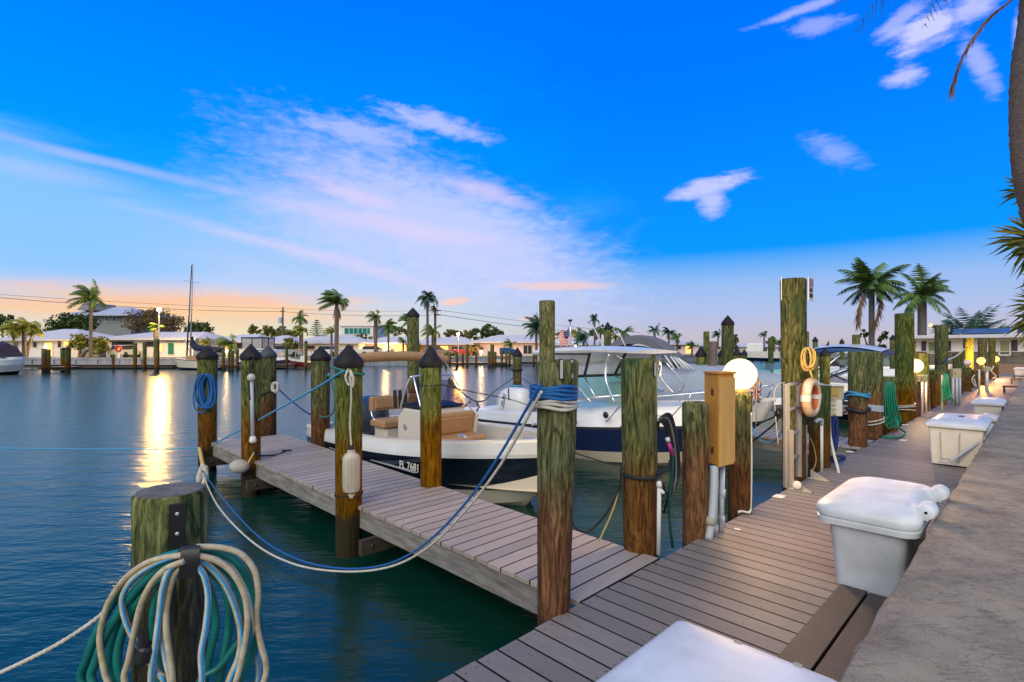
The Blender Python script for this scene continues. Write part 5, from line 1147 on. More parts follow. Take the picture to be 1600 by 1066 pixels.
# antennas on hardtop
def hl(px, py, Y, root=bt):
    w_ = at(px, py, Y) - ORGW[root]; c_, s_ = math.cos(-TH), math.sin(-TH); return Vector((w_.x * c_ - w_.y * s_, w_.x * s_ + w_.y * c_, w_.z))
ORGW = {bt: uv(8.95, 9.6), cbt: uv(5.08, 9.35)}
MB().tube([hl(942, 541, 10.6), hl(922, 500, 10.6), hl(868, 395, 10.6)], [.022, .008, .004], 7).build('antenna', M['white'], hto, smooth='all')
MB().tube([hl(977, 541, 10.2), hl(965, 516, 10.2)], [.014, .006], 7).build('antenna', M['white'], hto, smooth='all')
b = MB(); b.tube([hl(942, 541, 10.6), hl(940, 534, 10.6)], .03, 8); b.build('antenna_mount', M['chrome'], hto)
for px in (876, 898): MB().tube([hl(px, 542, 11.3), hl(px - (4 if px < 890 else 5), 532, 11.3)], .014, 7).build('rod_holder', M['chrome'], hto, smooth='all')
# US flag on a staff at the hardtop
def flag_us():
    t_ = thing('flag', 'small American flag hanging limp from a staff on the cabin boat hardtop', 'flag', at(892, 541, 11.4))
    MB().tube([at(892, 541, 11.4), at(891, 503, 11.4)], .014, 7).build('staff', M['chrome'], t_, smooth='all')
    MB().lathe([(.02, 0), (.05, .03), (.05, .05)], at(891, 503, 11.4), 10).build('staff_light', M['black'], t_)
    def fp(s, q): # s along fly 0..1, q down 0..1
        x = 889 - 17 * s * (1 - .25 * q) ; y = 511 + 29 * q + 12 * s * (1 - q) + 3 * math.sin(s * 7); return at(x, y, 11.4 + .03 * math.sin(s * 9 + q * 2))
    red, wht, blu = MB(), MB(), MB(); n = 13
    for i in range(n):
        for j in range(10):
            a, b_, c_, d_ = fp(j / 10, i / n), fp((j + 1) / 10, i / n), fp((j + 1) / 10, (i + 1) / n), fp(j / 10, (i + 1) / n)
            (blu if (i < 6 and j < 5) else red if i % 2 == 0 else wht).add([a, b_, c_, d_], [(0, 1, 2, 3)])
    red.build('red_stripes', mat('flag_red', (.55, .010, .03), .7), t_, fix=False); wht.build('white_stripes', M['letterwhite'], t_, fix=False); blu.build('canton', mat('flag_blue', (.02, .03, .16), .7), t_, fix=False)
    st_ = MB()
    for k in range(12):
        s, q = .05 + .11 * (k % 4), .05 + .13 * (k // 4); st_.frame(fp(s, q) + Vector((0, -.012, 0)), Lx, Ly, ZU, .005, .002, .005)
    st_.build('stars', M['letterwhite'], t_)
flag_us()
def flag_uk():
    t_ = thing('flag', 'crumpled red, white and blue union flag hanging beside the big globe lamp', 'flag', at(1181, 620, 7.9))
    MB().tube([at(1181, 668, 7.9), at(1183, 575, 7.9)], .010, 7).build('staff', M['ropewhite'], t_, smooth='all')
    def fp(s, q): return at(1184 - 16 * s + 9 * q + 3 * math.sin(5 * q), 590 + 12 * s + 34 * q + 3 * math.sin(s * 8), 7.9 + .06 * math.sin(s * 10 + q * 5))
    parts = {'flag_red': MB(), 'letterwhite': MB(), 'flag_blue': MB(), 'orange': MB()}; n = 16
    for i in range(n):
        for j in range(n):
            s, q = (j + .5) / n * 2 - 1, (i + .5) / n * 2 - 1; d = min(abs(s - q), abs(s + q))
            k = 'flag_red' if abs(s) < .13 or abs(q) < .13 else 'letterwhite' if abs(s) < .26 or abs(q) < .26 else 'flag_red' if d < .10 else 'letterwhite' if d < .26 else 'flag_blue'
            if q < -.55 and k != 'letterwhite': k = 'orange'
            parts[k].add([fp(j / n, i / n), fp((j + 1) / n, i / n), fp((j + 1) / n, (i + 1) / n), fp(j / n, (i + 1) / n)], [(0, 1, 2, 3)])
    M['flag_red'] = MATS['flag_red']; M['flag_blue'] = MATS['flag_blue']
    for k, nm in (('flag_red', 'red_cross'), ('letterwhite', 'white_cross'), ('flag_blue', 'blue_field'), ('orange', 'red_corner')): parts[k].build(nm, M[k], t_, fix=False)
flag_uk()
# ---------------------------------------------------------------- boat 3: covered grey boat
b3 = thing('motorboat', 'large boat under a light grey cover with a dark grey bimini, behind the cabin boat', 'boat', uv(13.0, 10.8), None, TH)
rows = hull(b3, 7.6, 1.35, [(.02, -.95, -.6, 1.0), (.85, -.5, -.2, .7), (1.0, .0, .25, .2), (1.0, .1, .42, .1), (.97, .22, .60, 0)], ['white', 'white', 'grey', 'white'], rake=1.2, names=['hull_bottom', 'hull_side', 'rub_band', 'topside'])
cvr = MB(); rr = []
for r in rows:
    b, y, z = r[4]; s = y / 7.6; hgt = 1.22 - .42 * max(0, (s - .62) / .38) ** 1.6 - .22 * max(0, (.25 - s) / .25)
    rr.append([Vector((b * 1.02, y, z - .10)), Vector((b * 1.02, y, z + .06)), Vector((b * .82, y, z + (hgt - z) * .7)), Vector((b * .45, y, hgt - .05 + .02 * math.sin(y * 5))), Vector((0, y, hgt)), Vector((-b * .45, y, hgt - .05 - .02 * math.sin(y * 5))), Vector((-b * .82, y, z + (hgt - z) * .7)), Vector((-b * 1.02, y, z + .06)), Vector((-b * 1.02, y, z - .10))])
cvr.loft(rr, capends=True); cvr.build('cover', M['coverlt'], b3, smooth=True)
ORGW[b3] = uv(13.0, 10.8)
bm_ = MB(); prof = [(942, 560, 14.5), (946, 545, 14.5), (954, 534, 14.4), (970, 527, 14.2), (995, 526, 13.9), (1018, 534, 13.6), (1034, 547, 13.3), (1046, 560, 13.1)]
top_ = cr([hl(a, b_, c_, b3) for a, b_, c_ in prof], 4); wv = Vector((1.0, 0, 0)); rr = []
for i, q in enumerate(top_):
    th_ = .10; rr.append([q + Vector((-.15, 0, 0)), q + Vector((-.15, 0, -.20)), q + Vector((-.9, 0, -.16)), q + Vector((-.9, 0, -.05)), q + Vector((-.7, 0, .03)), q + Vector((-.4, 0, .04))])
bm_.loft(rr, close=True, capends=True); bm_.build('bimini', M['grey'], b3, smooth=True)
q0 = [hl(a, b_, c_, b3) for a, b_, c_ in [(962, 556, 14.4), (975, 546, 14.3), (1000, 543, 14), (1030, 551, 13.6), (1055, 566, 13.2)]]
MB().loft([[q + Vector((.0, 0, .05)), q + Vector((0, 0, -.08)), q + Vector((-.8, 0, -.15))] for q in cr(q0, 4)]).build('bimini_lining', M['bluecanvas'], b3, fix=False)
for i, (x1, x0) in enumerate(((1054, 1041), (1062, 1050), (1070, 1055), (1076, 1060), (1084, 1062))):
    MB().tube([hl(x0 - 2, 556 + i, 13.1, b3), hl(x1, 577, 12.9, b3)], .022, 7).build('bimini_frame', M['white'], b3, smooth='all')
# ---------------------------------------------------------------- boat 4: navy boat with blue bimini, and others farther along
def bigboat(u, v, L, B, label, hullm, canvas, cz=1.62, name='motorboat', top=True, zs=0., hd=0.):
    t_ = thing(name, label, 'boat', uv(u, v), None, TH + hd)
    rows = hull(t_, L, B, [(.02, -.95, -.6, 1.), (.85, -.45 + zs, -.1 + zs, .7), (1., .35 + zs, .55 + zs, .2), (1., .40 + zs, .62 + zs, .14), (.97, .58 + zs, .85 + zs, 0)], ['white', 'white' if hullm == 'white' else hullm, 'white', 'white'], rake=1.2, names=['hull_bottom', 'hull_side', 'rub_band', 'topside'])
    rim(t_, rows, 4, .25, .4, 'white', 'white', floor=.1)
    A = [(B * .8, L * .5, .75 + zs), (B * .6, L * .62, .82 + zs), (-B * .6, L * .62, .82 + zs), (-B * .8, L * .5, .75 + zs)]; Bq = [(B * .66, L * .46, 1.15 + zs), (B * .5, L * .55, 1.15 + zs), (-B * .5, L * .55, 1.15 + zs), (-B * .66, L * .46, 1.15 + zs)]
    w_ = MB(); [w_.add([A[i], A[i + 1], Bq[i + 1], Bq[i]], [(0, 1, 2, 3)]) for i in range(3)]; w_.build('windshield', M['tealglass'], t_, fix=False)
    if top: MB().box(-B * .6, B * .6, L * .58, L * .8, .6 + zs, .88 + zs, .05).build('cuddy', M['white'], t_, bev=.05)
    if top:
        rr = []
        for i in range(9):
            y = L * .05 + L * .31 * i / 8; z = cz + .14 * math.sin(math.pi * i / 8); rr.append([Vector((B * .85, y, z - .10)), Vector((B * .8, y, z)), Vector((0, y, z + .08)), Vector((-B * .8, y, z)), Vector((-B * .85, y, z - .10)), Vector((0, y, z - .04))])
        MB().loft(rr, close=True, capends=True).build('bimini', M[canvas], t_, smooth=True)
        rr = [[q + Vector((0, 0, .04)) for q in r[1:4]] for r in rr]; MB().loft(rr).build('bimini_top_panel', M['white'], t_, smooth=True, fix=False)
        for sx in (1, -1):
            for yy in (.06, .2, .35): MB().tube([(sx * B * .9, L * .33, .6 + zs), (sx * B * .82, L * yy, cz - .06)], .02, 7).build('bimini_frame', M['chrome'], t_, smooth='all')
    return t_, rows
b4, r4_ = bigboat(18.4, 2.75, 6.6, 1.25, 'navy-hulled white boat with a blue and white bimini behind the thick pilings', 'navy2', 'bluecanvas', 1.5, hd=math.pi)
b = MB(); b.tube([(-1.262, .6, .12), (-1.262, 2.5, .2)], .014, 6); b.build('hull_stripe', M['letterwhite'], b4)
b = MB()
for (a, c_) in (((-.9, .3, .7), (-.9, 2.0, 1.4)), ((-.9, 1.8, .7), (-.9, .4, 1.35)), ((-.9, 1.2, .7), (-.9, 2.6, 1.3))): b.tube([a, c_], .03, 6)
b.build('folded_frame', M['black'], b4)
bigboat(26.5, 9.0, 6.2, 1.2, 'white boat with a pale windshield moored past the tall green piling', 'white', 'bluecanvas', 1.5, top=False)
bigboat(33.0, 9.0, 6.2, 1.2, 'navy boat moored near the distant globe lamps', 'navy2', 'bluecanvas', 1.5, top=False)
fl = thing('flag', 'small pink pennant above the blue bimini', 'flag', at(1291, 545, 20))
MB().add([at(1287, 544, 20), at(1295, 543, 20.1), at(1294, 534, 20), at(1290, 540, 20)], [(0, 1, 2, 3)]).build('cloth', mat('pink_cloth', (.5, .05, .18), .7), fl, fix=False)
MB().tube([at(1295, 548, 20), at(1294.5, 533, 20)], .02, 6).build('staff', M['black'], fl)
# boat on lift beyond
t_ = thing('lifted_boat', 'small white boat raised on a lift right of the thin mooring pile', 'boat', at(1218, 562, 42), None, None); ORG[t_] = Vector((0, 0, 0)); t_.location = (at(1218, 562, 42).x, 42, .9); t_.rotation_euler = (0, 0, R(65))
rows = hull(t_, 5.2, 1.0, [(.02, -.3, 0, 1.), (.85, 0, .2, .7), (1., .5, .75, .1)], ['navy2', 'white'], rake=.9, names=['hull_bottom', 'hull_side'])
MB().box(-.5, .5, 1.2, 2.4, .4, 1.2, .1).build('console', M['white'], t_)
MB().box(-1.2, 1.2, .8, 1.0, -2.4, -.3).build('lift_beam', M['darkbeam'], t_)
# ================================================================== FAR LAND
GZ = .62
shore = [(-700, 60), (34, 57.5), (270, 57.5), (405, 58), (470, 61), (560, 66), (700, 70), (870, 74), (1000, 80), (1100, 90), (1225, 100), (1345, 108), (1380, 150)]
SP = [Vector(((px - CX) * Y / F, Y, 0)) for px, Y in shore]
def sheet(poly, z, name, m): return structure(MB().add([(q.x, q.y, z) for q in poly], [tuple(range(len(poly)))]), name, m)
land = sheet([Vector((q.x, q.y + .3, 0)) for q in SP] + [Vector((300, 500, 0)), Vector((-500, 500, 0))], GZ, 'ground', M['grass'])
M['wallgrey'] = mat('pale_seawall_panels', (.33, .35, .40), .8, noise=(1.3, (.20, .21, .25), .5, (2.2, 1, .4)), bump=(3, .03, (2, 1, .3)))
M['sidewalk'] = mat('pale_pavement', (.55, .47, .32), .85, noise=(1., (.34, .28, .2), .6, (1, 1, 1)))
path_ = [Vector((q.x, q.y + .05, 0)) for q in SP]
structure(MB().loft([[Vector((q.x, q.y + .05, GZ + .012)), Vector((q.x, q.y + 2.4, GZ + .012))] for q in SP]), 'path', M['sidewalk'], fix=False)
fw = MB()
for a, b in zip(SP[:-1], SP[1:]):
    d = (b - a).normalized(); n_ = Vector((d.y, -d.x, 0)); L = (b - a).length
    fw.frame((a + b) / 2 + ZU * (-.6), d, n_, ZU, L / 2, .15, GZ + .59); fw.frame((a + b) / 2 + ZU * (GZ - .06), d, n_, ZU, L / 2, .24, .09)
    k = int(L / 2.4)
    for i in range(k): fw.frame(a + d * (i + .5) * 2.4 + n_ * .2 + ZU * -.3, d, n_, ZU, .11, .06, .8)
tag(fw.build('seawall', M['wallgrey'], loc=SP[2]), 'pale panelled seawall along the far shore below the houses', 'seawall')
# right-hand land at the end of the boardwalk
RP = [uv(48.6, -60), uv(48.6, 2.2), uv(48.6, 9), uv(58, 16), uv(140, 22), uv(160, -60)]
sheet(RP, .60, 'lawn', M['grass'])
rw = MB()
for a, b in zip(RP[0:4], RP[1:5]):
    d = (b - a).normalized(); n_ = Vector((d.y, -d.x, 0)); rw.frame((a + b) / 2 + ZU * -.5, d, n_, ZU, (b - a).length / 2, .2, 1.13)
M['stone'] = mat('rough_stone', (.20, .16, .125), .9, noise=(2.2, (.09, .075, .065), .5, (1, 1, 1)), bump=(2.5, .08, (1, 1, 1)))
tag(rw.build('retaining_wall', M['stone'], loc=RP[2]), 'rough brown stone retaining wall beyond the end of the boardwalk', 'retaining wall')
sheet([uv(-3, -1.29), uv(48.6, -1.29), uv(48.6, -60), uv(-3, -60)], .44, 'lawn', M['grass'])
# ================================================================== HOUSES
M['roofw'] = mat('white_tile_roof', (.62, .61, .66), .7, noise=(3, (.52, .51, .56), .5, (1, 1, 1)), bump=(5, .03, (4, 1, 1)))
M['wallw'] = mat('white_stucco', (.78, .74, .74), .8, noise=(2, (.70, .66, .66), .6, (1, 1, 1)))
M['wallp'] = mat('pink_stucco', (.74, .56, .58), .8)
M['wallgh'] = mat('grey_siding', (.22, .225, .24), .8)
M['roofg'] = mat('pale_metal_roof', (.45, .47, .56), .6)
M['darkwin'] = mat('dark_window', (.03, .03, .04), .15)
M['shutter'] = mat('dark_shutter', (.035, .03, .045), .6)
M['greenwin'] = mat('green_blind_window', (.16, .20, .09), .3)
M['door'] = mat('green_door', (.01, .16, .10), .5)
M['litwin'] = mat('warm_lit_window', (.5, .2, .05), .5, emis=(1, .45, .10), es=2.6)
M['litwall'] = mat('amber_lit_stucco', (.55, .34, .12), .8)  # white stucco with the amber lamp light painted into its colour
M['tealpane'] = mat('teal_tinted_pane', (.008, .20, .18), .45, spec=.1)
M['trim'] = mat('white_trim', (.62, .60, .60), .6)
def X(px, Y): return (px - CX) * Y / F
def Zp(py, Y): return H - (py - HY) * Y / F
def house(px0, px1, Y, eave, ridge, rp0, rp1, label, wall='wallw', roof='roofw', D=9, ops=(), ov=.7, name='house', z0=GZ, group='houses along the far shore'):
    t_ = thing(name, label, 'house', (X((px0 + px1) / 2, Y), Y, z0), group)
    x0, x1, ze, zr = X(px0, Y), X(px1, Y), Zp(eave, Y), Zp(ridge, Y)
    MB().box(x0, x1, Y, Y + D, z0 - .1, ze - .02).build('wall', M[wall], t_)
    a, b = X(rp0, Y), X(rp1, Y)
    r = MB(); e = [Vector((x0 - ov, Y - ov, ze)), Vector((x1 + ov, Y - ov, ze)), Vector((x1 + ov, Y + D + ov, ze)), Vector((x0 - ov, Y + D + ov, ze))]
    low = [q - ZU * .22 for q in e]; top_ = [Vector((a, Y + D / 2, zr)), Vector((b, Y + D / 2, zr))]
    r.add(e + top_ + low, [(0, 1, 5, 4), (1, 2, 5), (2, 3, 4, 5), (3, 0, 4), (6, 7, 1, 0), (7, 8, 2, 1), (8, 9, 3, 2), (9, 6, 0, 3), (9, 8, 7, 6)])
    r.build('roof', M[roof], t_)
    for (nm, pa_, pb, ya, yb, m_) in ops:
        xa, xb, za, zb = X(pa_, Y), X(pb, Y), Zp(yb, Y), Zp(ya, Y); f = MB(); w_ = .07 if nm != 'opening' else .1
        for (p_, q_, r_, s_) in ((xa - w_, xa, za, zb), (xb, xb + w_, za, zb), (xa - w_, xb + w_, zb, zb + w_), (xa - w_, xb + w_, za - w_, za)): f.box(p_, q_, Y - .06, Y - .003, r_, s_)
        fo = f.build({'window': 'window', 'door': 'door', 'opening': 'archway', 'shutter': 'shutter', 'column': 'column', 'panel': 'panel'}[nm], M['trim' if nm in ('window', 'opening', 'door') else m_], t_)
        MB().box(xa, xb, Y - .03, Y - .002, za, zb).build('pane' if nm == 'window' else 'infill', M[m_], fo)
    return t_
h = house(4, 122, 64, 530, 512, 50, 74, 'low white-roofed house at the far left with an amber arched porch', 'wallw', ops=[('window', 22, 29, 535, 543, 'darkwin'), ('window', 40, 47, 535, 543, 'darkwin'), ('window', 52, 58, 535, 543, 'darkwin'), ('opening', 70, 82, 536, 556, 'litwin'), ('window', 91, 96, 533, 543, 'darkwin'), ('window', 100, 112, 534, 541, 'litwin')])
h = house(112, 205, 92, 492, 476, 130, 165, 'tall grey two-storey house with a pale hip roof behind the palm', 'wallgh', 'roofg', 12, ops=[('window', 165, 169, 495, 502, 'darkwin'), ('window', 176, 181, 495, 502, 'darkwin')], ov=1.2)
b = MB(); zr, zg = Zp(487, 96), Zp(475, 96); b.add([(X(148, 96), 92, zr), (X(172, 96), 92, zr), (X(160, 96), 92, zg), (X(148, 96), 99, zr), (X(172, 96), 99, zr), (X(160, 96), 99, zg)], [(0, 1, 2), (3, 5, 4), (0, 2, 5, 3), (1, 4, 5, 2), (0, 3, 4, 1)]); b.build('roof_gable', M['wallgh'], h)
h = house(166, 302, 66, 529, 517, 201, 290, 'white-roofed house with an open carport and a green door', 'wallw', ops=[('opening', 175, 209, 534, 554, 'darkwin'), ('window', 229, 241, 534, 542, 'darkwin'), ('window', 247, 254, 538, 549, 'litwin'), ('door', 263, 272, 536, 554, 'door')])
house(335, 390, 72, 533, 521, 352, 384, 'white-roofed house left of the flybridge boat', 'wallw', ops=[('window', 352, 362, 537, 545, 'litwin'), ('window', 370, 380, 537, 545, 'darkwin')])
house(398, 446, 78, 535, 523, 420, 432, 'small white-roofed house behind the transformer pole', 'wallw', ops=[('window', 405, 412, 539, 547, 'litwin'), ('window', 425, 433, 539, 547, 'darkwin')])
house(466, 560, 80, 535, 522, 484, 535, 'white-roofed house behind the tan-topped red boat', 'wallw', ops=[('window', 480, 492, 540, 548, 'darkwin'), ('window', 515, 524, 540, 548, 'litwin'), ('window', 540, 552, 540, 548, 'darkwin')])
h = house(532, 583, 98, 508, 506, 536, 580, 'modern two-storey house with a band of teal glass upstairs', 'wallw', 'wallw', 12, ops=[('window', 538.5, 545, 513, 522, 'tealpane'), ('window', 546, 552, 513, 522, 'tealpane'), ('window', 553, 559, 513, 522, 'tealpane'), ('window', 560, 566, 513, 522, 'tealpane'), ('window', 567, 573, 513, 522, 'tealpane'), ('window', 574, 578, 513, 522, 'tealpane'), ('window', 558, 570, 527, 533, 'litwin')], ov=.3)
house(572, 648, 84, 536, 525, 590, 634, 'house with amber-lit walls behind the white car', 'litwall', ops=[('window', 590, 600, 539, 548, 'litwin'), ('window', 610, 615, 539, 550, 'darkwin'), ('window', 620, 634, 539, 548, 'litwin')])
house(654, 738, 86, 537, 526, 668, 722, 'long white-roofed house behind the star-bright street lamp', 'litwall', ops=[('window', 668, 676, 540, 548, 'darkwin'), ('window', 688, 700, 541, 548, 'litwin'), ('window', 712, 720, 541, 548, 'darkwin')])
house(744, 862, 82, 534, 522, 778, 822, 'pale pink house with a broad white hip roof and dark glass doors', 'wallp', ops=[('window', 818, 824, 540, 553, 'darkwin'), ('window', 825, 831, 540, 553, 'darkwin')])
house(868, 945, 96, 538, 530, 885, 930, 'low white house partly hidden by the American flag', 'wallp', ops=[('window', 905, 915, 541, 547, 'darkwin')])
house(1050, 1092, 98, 537, 533, 1056, 1086, 'small pinkish house right of the grey bimini', 'wallp', ops=[('window', 1071, 1080, 540, 552, 'litwin'), ('window', 1057, 1064, 540, 546, 'darkwin')])
house(1110, 1140, 112, 540, 534, 1118, 1132, 'small pale house beside the tall capped mooring pile', 'wallw', ops=[('window', 1120, 1126, 543, 547, 'darkwin')])
house(1155, 1216, 118, 541, 536, 1165, 1208, 'distant low white house under a pale sky by the thin mooring pile', 'wallw', ops=[('window', 1172, 1178, 543, 548, 'darkwin'), ('window', 1190, 1198, 543, 549, 'darkwin')])
house(1222, 1330, 130, 543, 537, 1240, 1310, 'farthest white-roofed house behind the blue bimini', 'wallw', ops=[('window', 1300, 1310, 545, 550, 'darkwin')])
# white bungalow on the right (faces down the boardwalk)
hb_ = thing('house', 'white bungalow with dark shutters and a stone base at the end of the boardwalk', 'house', uv(52, 3), 'houses along the far shore')
MB().ubox(52, 62, -12, 7.3, 1.45, 2.42).build('wall', M['wallw'], hb_); MB().ubox(51.92, 62.1, -12.05, 7.4, .5, 1.42, .04).build('stone_base', M['stone'], hb_)
MB().ubox(51.0, 63, -13, 8.2, 2.44, 2.68, .04).build('roof', M['roofw'], hb_)
MB().ubox(51.9, 51.98, -12.0, 7.35, 1.42, 1.47).build('sill', M['trim'], hb_)
for (px0, px1, py0, py1, m_, nm) in ((1440, 1447, 533, 551, 'shutter', 'shutter'), (1451, 1463, 535, 551, 'greenwin', 'window'), (1477, 1486, 533, 552, 'shutter', 'shutter'), (1563, 1577, 533, 554, 'greenwin', 'window'), (1580, 1590, 531, 555, 'shutter', 'shutter'), (1612, 1640, 533, 554, 'greenwin', 'window')):
    def vv(px): k = (px - CX) / F; return 52 * (.7114 - .7028 * k) / (.7028 + .7114 * k)
    va, vb = vv(px0), vv(px1); Ym = (uv(52, (va + vb) / 2)).y; z1_, z0_ = Zp(py0, Ym), Zp(py1, Ym)
    if nm == 'window':
        f = MB()
        for a_ in ((va, va + .09, z0_ - .06, z1_ + .06), (vb - .09, vb, z0_ - .06, z1_ + .06), (vb, va, z1_, z1_ + .09), (vb, va, z0_ - .09, z0_)): f.ubox(51.90, 51.985, a_[0], a_[1], a_[2], a_[3])
        fo = f.build('window', M['trim'], hb_); MB().ubox(51.95, 51.99, vb, va, z0_, z1_).build('pane', M[m_], fo)
    else: MB().ubox(51.93, 51.995, vb, va, z0_, z1_).build('shutter', M[m_], hb_)
sl_ = MB()
for (a, b_) in ((1.6, 4.8), (-3, 1.2), (-8, -3.4)): sl_.prism([uv(52.5, a, 2.78), uv(52.5, b_, 2.78), uv(54.2, b_, 3.15), uv(54.2, a, 3.15)], (0, 0, .06))
sl_.build('skylight', mat('blue_roof_panel', (.06, .10, .17), .3), hb_)
# ================================================================== PLANTS
def leaf_mat(name, c1, c2):
    m = bpy.data.materials.new(name); m.use_nodes = True; t_ = NT(m.node_tree); b = t_.n['Principled BSDF']; g = t_.node('ShaderNodeNewGeometry')
    col = t_.ramp(g.outputs['Random Per Island'], [(0, c1), (.8, c2), (1, (c2[0] * 1.5, c2[1] * 1.3, c2[2]))]); t_.l.new(col, b.inputs['Base Color']); b.inputs['Roughness'].default_value = .55; b.inputs['Specular IOR Level'].default_value = .3
    return m
M['palm'] = leaf_mat('palm_leaf', (.035, .085, .025), (.12, .20, .05)); M['palmy'] = leaf_mat('yellowing_palm_leaf', (.10, .14, .015), (.26, .26, .03))
M['palmb'] = leaf_mat('bluish_palm_leaf', (.02, .06, .045), (.06, .12, .07)); M['dead'] = leaf_mat('dead_frond', (.10, .055, .03), (.20, .12, .07))
M['trunk'] = mat('palm_trunk', (.15, .13, .12), .85, noise=(5, (.09, .075, .065), .6, (1, 1, 4)), bump=(6, .05, (1, 1, 4)))
M['leafd'] = leaf_mat('dark_tree_leaf', (.022, .05, .014), (.08, .12, .03)); M['leafo'] = leaf_mat('olive_tree_leaf', (.07, .07, .02), (.17, .14, .04)); M['leafr'] = leaf_mat('rusty_tree_leaf', (.05, .05, .02), (.15, .11, .05)); M['leafy'] = leaf_mat('yellow_green_leaf', (.07, .10, .015), (.19, .20, .03))
def frond(mb, c, azm, pit, L, wind, droop, lw, ll, nseg=11, r_=None):
    r_ = r_ or rnd; d = Vector((math.cos(azm) * math.cos(pit), math.sin(azm) * math.cos(pit), math.sin(pit))); p_ = Vector(c); st = L / nseg; pts = [p_.copy()]
    for i in range(nseg):
        d = (d + Vector((0, 0, -droop * (.4 + i / nseg))) + wind * (.12 + .12 * i / nseg)).normalized(); p_ = p_ + d * st; pts.append(p_.copy())
    for i in range(1, nseg + 1):
        s = i / nseg; tg = (pts[i] - pts[i - 1]).normalized(); sd = tg.cross(ZU)
        if sd.length < .05: sd = Vector((math.sin(azm), -math.cos(azm), 0))
        sd.normalize(); l_ = ll * L * (math.sin(math.pi * min(1, .18 + .80 * s)) ** .7)
        for sg in (1, -1):
            for off in (0, .5):
                o = pts[i - 1].lerp(pts[i], off + r_.uniform(0, .3)); dr = (sd * sg * .8 + tg * .62 + Vector((0, 0, -.42 - droop)) + wind * .3 + Vector((r_.uniform(-.1, .1),) * 3)).normalized()
                e = o + dr * l_; w_ = tg * lw
                mb.add([o - w_ * .5, o + w_ * .5, e + w_ * .15], [(0, 1, 2)])
    return pts
def palm(px, ytop, Y, cw, label, base=None, wind=(-1, 0), n=22, m='palm', kind='coconut', thick=.16, lean=0., droop=.13, wk=1., zb=None, name='palm_tree', lw=None, group='palm trees around the marina', dead=0, hang=0.):
    """cw crown width in photo px; ytop top of crown"""
    r_ = random.Random(int(px * 7 + Y)); L = cw * Y / F / 2 * 1.12; zt = Zp(ytop, Y) - L * .62; zb = GZ if zb is None else zb; x = X(px, Y)
    t_ = thing(name, label, 'palm tree', (x + lean, Y, zb), group); c = Vector((x, Y, zt))
    tp = cr([(x + lean, Y, zb - .2), (x + lean * .65, Y, zb + (zt - zb) * .4), (x + lean * .15, Y, zb + (zt - zb) * .8), c], 5)
    MB().tube(tp, [thick * 1.15] * 3 + [thick] * (len(tp) - 6) + [thick * .8] * 3, 9).build('trunk', M['trunk'], t_, smooth='all')
    cwm = MB(); w_ = Vector((wind[0], wind[1], 0)) * wk; dd = MB()
    for i in range(n):
        az_ = 2 * math.pi * (i / n) + r_.uniform(-.2, .2); pit = R(r_.choice([75, 60, 45, 28, 10, -8])) + r_.uniform(-.12, .12) - hang
        frond(cwm, c, az_, pit, L * r_.uniform(.85, 1.1), w_, droop, lw or L * .055, .36, 13, r_)
    cwm.build('crown', M[m], t_, fix=False)
    if dead:
        for i in range(dead): frond(dd, c - ZU * .2, r_.uniform(0, 6.28), R(-50), L * .8, w_ * .3, .35, L * .05, .2, 9, r_)
        dd.build('dead_fronds', M['dead'], t_, fix=False)
    return t_
